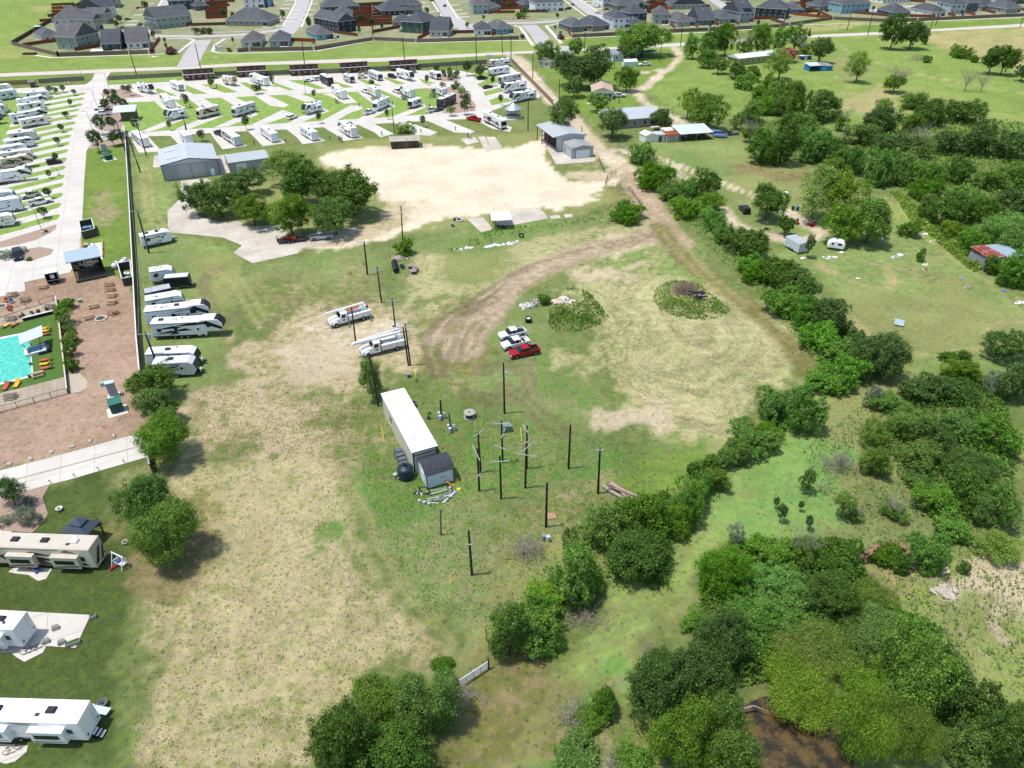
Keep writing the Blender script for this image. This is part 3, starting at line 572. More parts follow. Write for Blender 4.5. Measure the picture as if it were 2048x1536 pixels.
for (u, v) in [(u_, v_) for u_, v_ in ((592, 20), (588, 28), (583, 36), (578, 44), (562, 52), (555, 42), (560, 34), (566, 25), (571, 17), (576, 9), (580, 2), (627, 8), (620, 20), (615, 30), (612, 40), (300, 40), (308, 30), (250, 62), (262, 50), (268, 42), (280, 30), (290, 18), (298, 8), (917, 20), (912, 10), (925, 28), (930, 34), (1195, 18), (1185, 10), (1175, 3), (850, 14), (845, 5), (862, 24), (1500, 26), (1520, 20))]:
    p = P0(u, v); sgn = 1 if u % 2 else -1; band(g, [(u - 11, v + 1), (u + 9, v)], 3.4, .11 + .0006 * (len(g.f) % 90), CURB)
g.obj('estate_pavements')['kind'] = 'structure'
# ------------------------------------------------------------------ trees and bushes
def foliage(name, cols, trans=.42, flower=None):
    m = D.materials.new(name); m.use_nodes = True; t = NT(m); t.n.remove(t.n['Principled BSDF'])
    out = t.n['Material Output']; gi = t.node('ShaderNodeNewGeometry'); oi = t.node('ShaderNodeObjectInfo')
    tc = t.node('ShaderNodeTexCoord').outputs['Object']; n = t.noise(tc, 2.6, 3, .6)
    c = t.mix(t.rng(n, .35, .65, 0, 1), hexc(cols[0]), hexc(cols[1]))
    c = t.mix(t.math('POWER', gi.outputs['Random Per Island'], 2.2), c, hexc(cols[2]))
    if flower: c = t.mix(t.math('GREATER_THAN', gi.outputs['Random Per Island'], flower[1]), c, hexc(flower[0]))
    hs = t.node('ShaderNodeHueSaturation'); t.link(t.rng(oi.outputs['Random'], 0, 1, .484, .501), hs.inputs['Hue']); rv_ = t.math('FRACT', t.math('MULTIPLY', oi.outputs['Random'], 7.3)); t.link(t.rng(rv_, 0, 1, 1.18, .86), hs.inputs['Value']); t.link(t.rng(t.math('FRACT', t.math('MULTIPLY', oi.outputs['Random'], 23.7)), 0, 1, .86, 1.05), hs.inputs['Saturation']); t.link(c, hs.inputs['Color'])
    d = t.node('ShaderNodeBsdfDiffuse'); tr = t.node('ShaderNodeBsdfTranslucent'); ms = t.node('ShaderNodeMixShader'); ms.inputs[0].default_value = trans
    t.link(hs.outputs[0], d.inputs[0]); t.link(hs.outputs[0], tr.inputs[0]); t.link(d.outputs[0], ms.inputs[1]); t.link(tr.outputs[0], ms.inputs[2]); t.link(ms.outputs[0], out.inputs[0])
    return m
LEAFM = {'O': foliage('oak_leaves', ('3A5A26', '4C7230', '7C9E4A')), 'E': foliage('elm_leaves', ('476E28', '5E8A32', '92B44C')), 'V': foliage('vine_leaves', ('427424', '58942C', '92BE4A')),
 'Y': foliage('light_leaves', ('5C8228', '729636', '9CB850')), 'W': foliage('willow_leaves', ('5E822E', '769638', 'A2B650')), 'S': foliage('young_leaves', ('36542A', '4A6B34', '6B8444')),
 'B': foliage('bush_leaves', ('3A6420', '4F7E28', '80A840')), 'G': foliage('sage_leaves', ('6E8068', '84937A', 'A3AE94')), 'C': foliage('myrtle_leaves', ('4C6A34', '5E7A3C', '7A8A4A'), .3, ('D8606C', .45)),
 'H': foliage('weed_leaves', ('4F7A30', '66913A', '8CAE4A'), .3, ('C9A93A', .93)), 'T': foliage('straw_blades', ('9E9868', '7E8A4E', 'BCB084')), 'F': foliage('grass_blades', ('5E7E3C', '6F8F48', '93A862')), 'P': foliage('purple_leaves', ('5A3038', '6E3C40', '7A5A44'))}
BARK = mat('5E5142', .95, .3, 4); DEADB = mat('8E857A', .95, .2, 4)
def cards(cen, nor, size, asp, rs, name, m, droop=None):
    n = len(cen); r = rs.normal(size=(n, 3)); a = np.cross(nor, r); a /= np.linalg.norm(a, axis=1, keepdims=True) + 1e-9
    if droop is not None:
        a = droop + rs.normal(size=(n, 3)) * .35; a /= np.linalg.norm(a, axis=1, keepdims=True)
    b = np.cross(nor, a); b /= np.linalg.norm(b, axis=1, keepdims=True) + 1e-9
    s = (size * rs.uniform(.45, 1.0, n) * rs.choice([1, 1, 1.7], n))[:, None]; a = a * s * .5; b = b * s * .5 * asp
    V = np.stack([cen - a, cen - b * 1.0 - a * .15, cen + a, cen + b * 1.0 - a * .15], 1).reshape(-1, 3)
    me = D.meshes.new(name); me.vertices.add(4 * n); me.vertices.foreach_set('co', V.astype(np.float32).ravel())
    me.loops.add(4 * n); me.loops.foreach_set('vertex_index', np.arange(4 * n, dtype=np.int32))
    me.polygons.add(n); me.polygons.foreach_set('loop_start', np.arange(n, dtype=np.int32) * 4); me.polygons.foreach_set('loop_total', np.full(n, 4, np.int32))
    me.update(calc_edges=True); me.materials.append(m); return me
def unit(v): return v / (np.linalg.norm(v, axis=-1, keepdims=True) + 1e-9)
def crown_mesh(kind, seed, nleaf, leaf):
    rs = np.random.RandomState(seed)
    nl, rmin, rmax, off, low, cr, asp = {'O': (13, .30, .46, .62, -.75, .085, .75), 'E': (11, .26, .46, .66, -.8, .085, .62), 'V': (20, .20, .36, .76, -.9, .06, .7), 'Y': (10, .24, .42, .66, -.6, .09, .6), 'W': (14, .22, .38, .70, -.5, .10, .22),
      'S': (5, .38, .55, .42, -.8, .09, .6), 'B': (7, .32, .5, .52, -.9, .08, .7), 'G': (8, .3, .46, .55, -.9, .06, .5), 'C': (8, .3, .42, .58, -.7, .08, .7), 'P': (6, .3, .5, .5, -.9, .08, .7)}[kind]
    dirs = unit(rs.normal(size=(nl * 3, 3))); dirs = dirs[dirs[:, 2] > low][:nl]; k = len(dirs)
    rad = rs.uniform(rmin, rmax, k); C_ = dirs * (off * rs.uniform(.55, 1.2, k))[:, None]
    C_ = np.vstack([C_, [[0, 0, -.1]]]); rad = np.append(rad, .42 if kind in 'EYS' else .52)
    per = 85 if nleaf > 20000 else 55 if nleaf > 8000 else 34; nc = int(nleaf / per * 1.9); li = rs.choice(k + 1, nc, p=rad ** 2 / (rad ** 2).sum())
    d = unit(rs.normal(size=(nc, 3)) + (0, 0, .25)); rr = rad[li] * np.where(rs.rand(nc) < .8, rs.uniform(.86, 1.1, nc), rs.uniform(.4, .9, nc))
    rr *= np.where(rs.rand(nc) < .16, rs.uniform(1.1, 1.45, nc), 1); cc = C_[li] + d * rr[:, None]
    dist = np.linalg.norm(cc[:, None] - C_[None], axis=2) / rad[None]; keep = (dist.min(1) > .72) | (rs.rand(nc) < .12)
    cc, d = cc[keep], d[keep]; m = max(1, int(nleaf / len(cc))); n = len(cc) * m
    off_ = rs.normal(size=(n, 3)) * cr * .85; cen = np.repeat(cc, m, 0) + off_; dd = np.repeat(d, m, 0)
    nor = unit(unit(off_) * .75 + dd * .25 + np.array((0, 0, .45)) + rs.normal(size=(n, 3)) * .35)
    if kind in 'VW': cen[:, 2] -= rs.exponential(.05, n)
    cen /= np.percentile(np.abs(cen[:, :2]), 98.5); cen[:, 2] = np.clip(cen[:, 2], -1.05, 1.15)
    return cards(cen, nor, leaf, asp, rs, 'crown', LEAFM[kind], np.array((0, 0, -1.)) + dd * .5 if kind == 'W' else None)
def trunk_mesh(seed, dead=False, thin=.045):
    rs = random.Random(seed); g = G(); m = DEADB if dead else BARK
    top = Vector((rs.uniform(-.05, .05), rs.uniform(-.05, .05), .42)); g.cyl((0, 0, -.02), top, thin * 1.3, m, thin, 8)
    for i in range(8 if dead else 6):
        a = i * 1.05 + rs.uniform(-.3, .3); r = rs.uniform(.35, .7); p = top + Vector((0, 0, rs.uniform(-.12, .05)))
        q = p + Vector((math.cos(a) * r * .5, math.sin(a) * r * .5, rs.uniform(.15, .3))); e = q + Vector((math.cos(a + .3) * r * .5, math.sin(a + .3) * r * .5, rs.uniform(.1, .3)))
        g.cyl(p, q, thin * .6, m, thin * .38, 6); g.cyl(q, e, thin * .38, m, thin * .12, 5)
        for k in range(9 if dead else 3):
            s = q.lerp(e, rs.random()) if rs.random() < .6 else p.lerp(q, rs.uniform(.4, 1)); f = s + Vector((rs.uniform(-.35, .35), rs.uniform(-.35, .35), rs.uniform(.05, .35))); g.cyl(s, f, thin * .2, m, thin * .05, 4)
            if dead:
                for _ in range(3):
                    s2 = s.lerp(f, rs.uniform(.3, 1)); g.cyl(s2, s2 + Vector((rs.uniform(-.16, .16), rs.uniform(-.16, .16), rs.uniform(0, .2))), thin * .09, m, thin * .03, 3)
    return g.mesh('trunk')
LOD = {'b': (30000, .050), 'm': (12000, .078), 's': (4200, .125)}
PROTO = {}
def proto(kind, lod, var):
    k = (kind, lod, var)
    if k not in PROTO:
        n, s = LOD[lod]
        if kind == 'V': n = int(n * 1.25); s *= .88
        if kind == 'W': n = int(n * 1.3); s *= 1.5
        if kind == 'Y': n = int(n * .72)
        if kind == 'G': n = int(n * 1.2); s *= .7
        PROTO[k] = crown_mesh(kind, 11 + 7 * var + 100 * ord(kind) + ord(lod), n, s)
    return PROTO[k]
TRUNKS = [trunk_mesh(i) for i in range(3)]; THIN = [trunk_mesh(20 + i, thin=.035) for i in range(2)]; DEADT = [trunk_mesh(40 + i, True, .03) for i in range(3)]
TDESC = {'O': ('dense dark green tree', 'oak_tree', 'tree'), 'E': ('mid green leafy tree', 'leafy_tree', 'tree'), 'V': ('bright vine-covered tree', 'vine_covered_tree', 'tree'), 'Y': ('light yellow-green tree', 'light_green_tree', 'tree'),
 'W': ('feathery yellow-green willow', 'willow_tree', 'tree'), 'S': ('small young tree', 'young_tree', 'tree'), 'B': ('low green bush', 'bush', 'bush'), 'G': ('grey-green sage bush', 'sage_bush', 'bush'), 'D': ('bare grey dead tree', 'dead_tree', 'tree'),
 'C': ('pink flowering tree', 'flowering_tree', 'tree'), 'P': ('dark red shrub', 'red_shrub', 'bush'), 'K': ('half-bare greyish tree', 'half_bare_tree', 'tree')}
TN = [0]
def tree(kind, u0, v0, u1, v1, where, clear=None, axis='u'):
    TN[0] += 1; i = TN[0]; rs = random.Random(i * 7 + 3); um, vm = (u0 + u1) / 2, (v0 + v1) / 2
    tall = kind in 'SYOEDCK'; clear_f = {'S': .9, 'O': .22, 'E': .22, 'Y': .35, 'C': .3, 'D': .1, 'K': .2, 'W': .1}.get(kind, 0.0) if clear is None else clear
    if clear is None and kind in 'OEYK' and any(k in where for k in ('wood', 'hedgerow', 'thicket', 'scrub', 'bank', 'tree line', 'corner', 'right edge', 'bottom edge')): clear_f = 0
    z = 2.0
    for _ in range(6):
        p = P(um, vm, z); gz = float(ground_z(p[0], p[1])) if vm > 1080 else 0
        dd = depth(p[0], p[1], z); pm = F / dd; Rr = (u1 - u0) / 2 / pm; el = math.atan2(HC - z, p[1])
        hh = (v1 - v0) / 2 / pm; k = hh * hh - (Rr * math.sin(el)) ** 2
        Rz = math.sqrt(k) / math.cos(el) if k > 0 else Rr * .5
        Rz = max(Rr * .55, min(Rr * 1.7, Rz)); cl = clear_f * Rz; z = gz + cl + Rz * (1 if cl > 0 else .8)
    dsc, nm, cat = TDESC[kind]; px = u1 - u0
    lod = 'b' if px > 100 else 'm' if px > 44 else 's'
    if kind in 'SGBCP' and lod == 'b': lod = 'm'
    gr = {'S': 'young trees of the camp', 'B': 'low green bushes', 'G': 'sage bushes', 'D': 'dead trees'}.get(kind, 'trees ' + where)
    base = z - Rz * (1 if cl > 0 else .8) - cl
    r = thing(nm, cat, dsc, where, (um, vm), (p[0], p[1], base), rs.uniform(0, 6.28), gr, axis)
    if kind == 'D':
        o = D.objects.new('branches', DEADT[i % 3]); COL.objects.link(o); o.parent = r; o.scale = (Rr * 1.3, Rr * 1.3, (cl + 2 * Rz) * .95); return r
    if kind == 'K':
        o = D.objects.new('trunk', DEADT[i % 3]); COL.objects.link(o); o.parent = r; o.scale = (Rr * 1.35, Rr * 1.35, (cl + 2 * Rz) * 1.0)
        c = D.objects.new('crown', proto('E', 's' if lod == 's' else 'm', i % 2)); COL.objects.link(c); c.parent = r; c.scale = (Rr * .78, Rr * .82, Rz * .66); c.location = (0, 0, cl + Rz * .75); return r
    c = D.objects.new('crown', proto(kind, lod, i % (3 if lod == 'b' and kind in 'OE' else 2))); COL.objects.link(c); c.parent = r
    sx = rs.uniform(.95, 1.08); c.scale = (Rr * sx, Rr * sx * rs.uniform(.9, 1.05), Rz); c.location = (0, 0, z - base)
    tm = (THIN if kind in 'SBGP' else TRUNKS)[i % 2]
    o = D.objects.new('trunk', tm); COL.objects.link(o); o.parent = r; o.scale = (Rr, Rr, z - base + Rz * .2)
    return r
TREES = [
 ('beside the metal barns', 'O362,358,430,425 O398,368,475,430 O443,335,527,388 Y520,298,608,362 E464,383,540,447 E532,395,625,470 E622,390,712,465 O558,325,640,402 O600,328,690,405 O655,345,752,425'),
 ('along the west fence of the mown field', 'O258,725,340,800 E265,775,350,850 E272,820,385,925 O236,945,345,1062 E268,1005,385,1125'),
 ('in the mulch bed by the motorhome', 'S-18,950,45,1005 G25,1010,76,1056 G38,992,66,1020 G-14,1028,22,1055'),
 ('near the bucket trucks', 'E714,718,768,790 B788,478,828,512'),
 ('along the pool terrace', 'B117,594,154,620 E107,613,145,648 B120,647,146,666 B125,663,156,690 B124,682,151,716 B129,716,157,746'),
 ('beside the dirt road', 'E1089,201,1162,268 O1104,101,1180,165 O1150,100,1231,167 E1068,79,1119,125 E1130,78,1165,112 O1131,155,1169,190'),
 ('behind the old wooden shed', 'Y790,243,830,268'),
 ('around the farm houses', 'E1239,44,1335,104 E1236,85,1277,115 E1232,130,1277,176 E1177,184,1219,219 O1195,212,1258,270 O1300,221,1350,258 Y1356,177,1400,228 E1381,194,1460,253'),
 ('behind the green house', 'E1370,72,1407,112 E1395,78,1440,120 O1405,54,1455,105 E1430,52,1478,104 E1397,99,1441,131 E1419,115,1456,143 K1468,66,1512,110 E1494,53,1543,104 E1543,60,1580,100 E1572,48,1615,98 O1619,72,1667,120 C1555,90,1594,118 Y1535,103,1591,150 K1590,80,1625,112'),
 ('in the far green pasture', 'Y1695,107,1745,155 O1764,35,1815,90 O1800,38,1856,90 B1843,70,1858,90 V1898,90,1923,112 V1907,94,1947,118 B1941,112,1960,126 O1966,90,2010,140 O1990,88,2038,142 O2032,128,2066,158 K1765,136,1822,180 D1915,142,1956,180 D1950,150,1985,182 B1843,112,1862,126'),
 ('in the tree line left of the blue shed', 'O1455,128,1492,160 V1470,148,1512,180 E1490,135,1525,165 V1500,165,1545,205 E1520,150,1550,185 V1505,195,1545,232 E1538,160,1572,200 E1553,167,1618,228 E1535,190,1580,235 O1607,186,1677,247 K1668,224,1704,266 E1480,205,1535,250 Y1458,225,1490,262 K1480,245,1520,290'),
 ('in the broad wood behind the farm yard', 'O1495,255,1560,332 O1535,240,1600,335 V1560,220,1630,285 V1590,245,1668,332 O1640,268,1700,335 E1690,250,1762,295 E1745,195,1790,240 O1735,220,1798,270 E1802,183,1867,222 O1836,204,1896,258 O1885,195,1974,252 E1800,230,1845,268 O1750,262,1820,315 K1800,262,1878,322 O1861,255,1933,312 O1928,247,1987,317 O1982,252,2066,325 V1727,279,1792,378 V1674,287,1730,352 E1780,310,1840,372 V1825,318,1890,385 O1885,317,1942,370 V1824,355,1880,402 E1950,343,2012,385 V1900,368,1962,412 E1640,318,1690,356 E2005,320,2066,380 Y1655,300,1700,340'),
 ('in the yard of the trailer home', 'Y1591,338,1680,425 Y1640,340,1727,432 E1648,402,1730,478 E1700,400,1789,480 O1506,364,1572,433 O1555,428,1592,467 S1611,468,1631,504 B1795,443,1839,474 B1832,498,1850,525'),
 ('along the right edge above the rusty barn', 'O1867,390,1940,460 O1925,385,2000,462 V1953,425,2066,505 V1917,455,1970,512 V1995,495,2066,580 B1967,515,2006,552 E1830,390,1880,440 O2000,375,2066,440 Y1880,440,1930,480'),
 ('below the long meadow', 'O1975,655,2066,720 B1877,703,1912,722 B1912,700,1946,722'),
 ('in the diagonal hedgerow', 'V1253,277,1310,332 V1275,322,1345,382 V1318,365,1365,405 V1355,355,1400,400 O1382,343,1436,400 V1336,392,1398,437 E1396,388,1452,428 V1394,412,1452,462 V1420,443,1470,490 O1455,452,1540,518 V1465,508,1538,548 O1518,510,1600,580 O1545,540,1640,612 V1487,528,1535,570 V1530,565,1620,640 V1590,590,1660,665 O1620,600,1705,680 V1600,640,1690,715 V1650,670,1730,740 O1680,655,1745,725 O1715,665,1822,768 V1655,705,1735,782'),
 ('in the lower hedgerow beside the creek path', 'V1504,758,1590,850 V1560,765,1652,868 V1602,728,1690,790 V1452,838,1552,912 B1500,840,1560,885 B1470,895,1502,936 B1375,920,1404,962 B1400,912,1442,950 E1400,935,1457,988 V1345,965,1405,1068 V1440,870,1500,935 E1325,1000,1385,1075 V1380,940,1430,1000 B1310,985,1350,1025 V1296,985,1370,1055 E1355,955,1420,1035 V1420,895,1470,945'),
 ('in the scrub next to the practice poles', 'E1162,1000,1255,1100 E1240,985,1340,1095 O1200,1060,1340,1182 E1105,1090,1200,1212 B1120,1060,1160,1110 E1215,1000,1290,1080 V1100,1130,1160,1200 E1130,1110,1210,1190 V1040,1180,1110,1260 E972,1215,1060,1330 E1030,1208,1127,1310 Y1057,1158,1142,1217 K975,1195,1040,1250 B865,1312,910,1342'),
 ('at the bottom edge of the photo', 'O633,1400,760,1570 E700,1345,830,1470 E800,1348,915,1480 O730,1440,870,1580 O630,1490,720,1590'),
 ('in the right-hand thicket', 'O1810,746,1890,812 O1870,750,1952,815 E1880,720,1960,770 O2000,715,2066,812 V1780,800,1850,848 Y1722,840,1778,912 E1772,825,1840,890 O1825,830,1895,912 V1870,810,1962,888 V1947,825,2040,912 E1798,880,1887,952 O1882,890,1985,970 V1810,940,1860,985 V1833,962,1905,1036 O1890,942,1970,1022 V1968,965,2037,1058 V1860,1018,1944,1092 K1755,990,1822,1047 E1720,895,1775,960 V1745,780,1800,830 E1935,990,1990,1050 G1960,740,2010,790 Y1950,1060,2040,1120'),
 ('on the pale weedy slope', 'O1602,940,1632,985 S1547,993,1560,1014 S1556,1003,1576,1041 S1597,995,1609,1021 G1455,1046,1495,1095 S1612,1030,1632,1054 D1665,900,1705,948 Y1672,975,1715,1032 K1690,1010,1735,1040 D1620,960,1660,990 G1725,765,1760,820'),
 ('by the brown bank', 'V1825,1062,1902,1157 B1780,1130,1812,1180 B1728,1112,1800,1160 B1918,1122,1942,1150'),
 ('in the thicket above the pond', 'V1392,1082,1500,1197 V1498,1066,1592,1155 K1570,1065,1650,1150 O1620,1075,1716,1153 V1484,1140,1612,1232 O1600,1148,1706,1250 O1395,1210,1500,1350 V1450,1185,1580,1300 W1572,1240,1702,1352 E1692,1222,1822,1306 W1700,1160,1786,1232 E1520,1180,1620,1270'),
 ('on the right bank of the pond', 'E1750,1255,1910,1440 E1683,1310,1800,1410 O1690,1270,1790,1340 W1665,1380,1790,1530 W1760,1395,1870,1520 W1520,1335,1665,1430 O1840,1310,1930,1430'),
 ('on the left bank of the pond', 'O1238,1300,1370,1440 O1330,1290,1455,1420 E1308,1395,1430,1560 E1400,1410,1520,1570 O1395,1330,1470,1430 V1360,1210,1430,1270 D1262,1275,1320,1330 B1185,1375,1240,1442 E1225,1490,1310,1560 B1150,1416,1215,1466 B1100,1476,1195,1548 D1190,1500,1250,1560'),
 ('in the bottom right corner', 'O1905,1360,2000,1470 O1960,1400,2080,1560 E1890,1440,1980,1560'),
 ('on the bed beside the camp entrance', 'S207,177,220,190 S221,178,233,191 S240,170,251,181 S250,169,263,184 S214,189,240,210 S236,196,256,213 S195,198,216,214 S183,230,211,257 S212,232,236,252 S172,258,206,290 S207,262,238,283 S236,262,252,280'),
 ('on the pitches of the middle camp', 'S262,234,278,256 S363,187,377,206 S412,156,428,170 S504,169,522,182 S480,230,498,250 S393,259,409,275 S332,240,342,254 S622,179,632,192 S629,223,642,239 S737,159,749,171 S848,149,858,163 S769,218,778,232 S839,231,850,247 S867,129,879,143 S924,121,944,141 S948,130,971,149 S978,152,990,165 S538,150,548,165 S996,188,1007,203 S694,243,706,256'),
 ('between the western pitches', 'S90,172,104,183 S104,174,116,184 S118,170,130,181 S142,178,153,187 S132,198,144,209 S124,222,137,233 S116,247,130,259 S107,273,120,286 S101,305,115,320 S91,340,102,352 S86,374,104,390 S73,412,96,430'),
 ('on the round mulch bed', 'B883,139,894,154 B893,137,906,157 B905,141,920,157 Y879,164,893,178 B901,169,912,180 B907,164,921,179 Y913,171,933,191 S925,187,941,206 Y893,209,911,228 S918,197,941,219 G893,153,908,160 G925,181,938,190 G885,187,900,196 G857,183,873,196 G800,185,816,200 G742,192,758,204 G918,188,926,196'),
 ('in front of the brown cabins', 'G690,141,703,150 G715,141,727,149 G726,140,738,149 G751,142,763,151 G814,138,834,144 B640,147,654,158 G606,206,616,216'),
 ('on the western paved bend', 'G-12,497,28,515 G15,495,42,512 G33,490,58,507 B52,514,64,522 B88,459,96,465'),
]
for wh, s in TREES:
    ax = 'v' if wh.startswith(('along the west', 'between the western', 'along the pool', 'in the diagonal')) else 'u'
    for e in s.split():
        q = e[1:].split(','); tree(e[0], *[float(k) for k in q], wh, axis=ax)
# far garden trees of the estate
for e in 'S283,2,296,16 S232,30,245,42 S225,40,238,52 S440,18,452,30 S460,24,470,36 S480,30,492,44 S300,60,310,74 S300,36,312,50 S385,55,400,66 S412,56,426,66 S560,20,570,34 S612,34,624,52 S716,28,728,40 S736,36,748,48 S714,50,722,64 S764,6,772,18 S850,14,858,26 S964,30,970,38 S1012,4,1024,14 S1112,26,1120,34 S1040,14,1056,28 S1276,4,1286,16 S1610,16,1622,26 S1634,24,1642,32 S1744,12,1750,20 S838,38,846,48 S326,75,332,84 S328,86,334,96 S462,74,468,84 S1108,50,1114,58 S1118,62,1124,68 S1512,40,1520,50 S930,44,938,54 S760,46,768,56 S1416,45,1424,55 P330,96,356,107 P300,98,310,108 P400,56,412,68 P412,56,424,68 P1112,70,1130,78 P1040,68,1050,78 B452,96,464,104 B1030,26,1050,38'.split():
    q = e[1:].split(','); tree(e[0], *[float(k) for k in q], 'in the gardens of the housing estate', clear=.5 if e[0] == 'S' else 0)
# ---- weeds that nobody could count
def weeds(name, polys, n, hgt, size, kind, seed, label, cat, mound=0.0, holes=()):
    rs = np.random.RandomState(seed); out = []; tot = 0
    for p in polys:
        w_ = np.array([P(*q) for q in p]); a, b = w_.min(0), w_.max(0)
        while True:
            q = rs.uniform(a, b, (n, 2)); s = poly_sd(q[:, 0], q[:, 1], list(w_)); dens = fbm(q[:, 0], q[:, 1], .5, seed, 3)
            k = (s > 0) & (dens + .25 + np.clip(s / 4, 0, .5) * (1 if mound else .3) > rs.rand(n) * .6)
            for hu, hv, hr_ in holes: c_ = P(hu, hv); k &= np.hypot(q[:, 0] - c_[0], q[:, 1] - c_[1]) > hr_
            q, s = q[k][: n // len(polys)], s[k][: n // len(polys)]; break
        hm = fbm(q[:, 0], q[:, 1], .35, seed + 4, 3) + .5
        z = ground_z(q[:, 0], q[:, 1]) + rs.rand(len(q)) ** .6 * hgt * (.4 + hm) * np.clip(s / 1.2, .35, 1) + mound * np.clip(s / 5, 0, 1)
        out.append(np.column_stack([q, z + .03]))
    cen = np.vstack(out); nor = unit(rs.normal(size=(len(cen), 3)) * .6 + (0, 0, .8))
    me = cards(cen, nor, size, .6, rs, name, LEAFM[kind]); o = D.objects.new(name, me); COL.objects.link(o); props(o, label, cat, kind='stuff'); return o
weeds('weeds', [[(1095, 650), (1100, 620), (1120, 605), (1165, 590), (1160, 578), (1130, 582), (1145, 575), (1172, 580), (1200, 610), (1217, 635), (1200, 650), (1150, 665), (1110, 662)]], 8000, 1.3, .42, 'B', 3, 'round patch of tall green weeds below the concrete rubble', 'weeds', 0, [(1127, 602, 2.8), (1150, 598, 2)])
weeds('weeds', [[(1305, 600), (1312, 575), (1350, 562), (1400, 570), (1425, 590), (1462, 622), (1440, 636), (1400, 641), (1360, 636), (1320, 620)]], 9000, 1.3, .42, 'H', 5, 'oval patch of flowering weeds around the burnt logs', 'weeds', 0, [(1372, 587, 3.6), (1397, 595, 2.6)])
weeds('weeds', [[(960, 470), (985, 458), (1050, 452), (1130, 440), (1210, 420), (1230, 400), (1285, 405), (1290, 432), (1240, 445), (1130, 455), (1040, 470), (900, 505), (890, 500)]], 9000, 1.0, .45, 'B', 7, 'strip of tall weeds below the white caliche yard', 'weeds', 0)
tree('B', 1230, 398, 1262, 432, 'in the weeds at the dirt road bend'); tree('V', 1225, 408, 1290, 445, 'in the weeds at the dirt road bend'); tree('B', 1077, 588, 1103, 612, 'between the two rubble heaps', axis='u')
weeds('creepers', [[(1780, 385), (1800, 385), (1860, 430), (1900, 460), (1960, 505), (1975, 540), (1945, 545), (1880, 490), (1820, 440)]], 12000, 1.0, .6, 'Y', 9, 'yellow-green creepers covering the ground below the wood', 'creepers', 0)
weeds('undergrowth', [[(1400, 1120), (1500, 1080), (1720, 1080), (1760, 1200), (1900, 1270), (1900, 1440), (1720, 1400), (1660, 1350), (1560, 1360), (1460, 1380), (1400, 1300)]], 26000, 1.6, .5, 'B', 13, 'undergrowth filling the thicket above the pond', 'undergrowth', .3)
weeds('undergrowth', [[(1820, 780), (1900, 740), (2000, 770), (2040, 900), (2000, 1060), (1880, 1060), (1800, 960), (1740, 880)]], 20000, 1.6, .5, 'B', 17, 'undergrowth between the trees of the right-hand thicket', 'undergrowth', .3)
weeds('undergrowth', [[(1260, 300), (1300, 300), (1400, 400), (1480, 480), (1560, 560), (1660, 640), (1800, 720), (1740, 780), (1620, 720), (1530, 600), (1440, 520), (1330, 400)]], 20000, 1.3, .55, 'V', 19, 'undergrowth along the foot of the diagonal hedgerow', 'undergrowth', .3)
weeds('undergrowth', [[(970, 1310), (1000, 1230), (1110, 1110), (1170, 1020), (1290, 1000), (1390, 930), (1500, 860), (1560, 800), (1600, 860), (1480, 930), (1400, 1060), (1320, 1150), (1180, 1210), (1090, 1320)]], 16000, 1.0, .4, 'V', 21, 'undergrowth along the hedgerow beside the creek path', 'undergrowth', .2)
weeds('undergrowth', [[(1500, 240), (1640, 250), (1700, 300), (1800, 230), (2060, 250), (2060, 400), (1960, 420), (1880, 400), (1760, 370), (1650, 330), (1500, 320)]], 24000, 1.5, .8, 'B', 23, 'undergrowth of the broad wood behind the farm yard', 'undergrowth', .3)
weeds('grass', [[(1600, 900), (1720, 810), (1800, 780), (1760, 900), (1900, 1100), (2060, 900), (2060, 1400), (1900, 1320), (1740, 1120), (1700, 1080)]], 26000, .45, .3, 'F', 31, 'tufted dry grass on the creek side slopes', 'grass', 0)
weeds('grass', [[(330, 930), (700, 940), (760, 1130), (900, 1290), (860, 1350), (640, 1400), (620, 1560), (260, 1560), (270, 1250)], [(380, 770), (760, 790), (760, 930), (380, 920)], [(1150, 700), (1190, 640), (1450, 640), (1600, 720), (1480, 880), (1330, 860)]], 26000, .1, .18, 'T', 37, 'straw tufts on the mown fields', 'grass', 0)
weeds('grass', [[(720, 900), (800, 780), (1010, 830), (1250, 880), (1330, 960), (1130, 1080), (1000, 1250), (860, 1240), (740, 1100)]], 45000, .2, .17, 'F', 29, 'rough green grass around the practice poles and creek path', 'grass', 0)
# ------------------------------------------------------------------ vehicles
def part(r, name, g, label=None):
    o = g.obj(name, r)
    if label: o['label'] = label
    return o
def wheels(r, xs, w_, rad=.38, n='wheel'):
    for x in xs:
        for y in (-.05, w_ - .19):
            g = G().cyl((x, y, rad), (x, y + .24, rad), rad, TYRE, n=14); o = part(r, n, g)
            h = G(); yy = y - .01 if y < 1 else y + .252; h.cyl((x, yy - .01, rad), (x, yy + .01, rad), rad * .5, mat('8E9092', .4), n=10); part(o, 'rim', h)
RVC = {'w': ('EDEEEE', '2A2C30', '8A8F94'), 'g': ('C9CCCC', '3A3D42', '5A6066'), 'b': ('E4E2DA', '8A7658', '4A4038'), 't': ('CFC8B4', '6A5A44', '3A322A'), 'k': ('23262B', '8A8D92', '55585C'), 'u': ('DDE2E6', '33578A', '5B7FA8'), 'r': ('E8E8E8', '7A1F22', '1E1E20'), 'd': ('DADCDC', '17181A', '2A2B2E')}
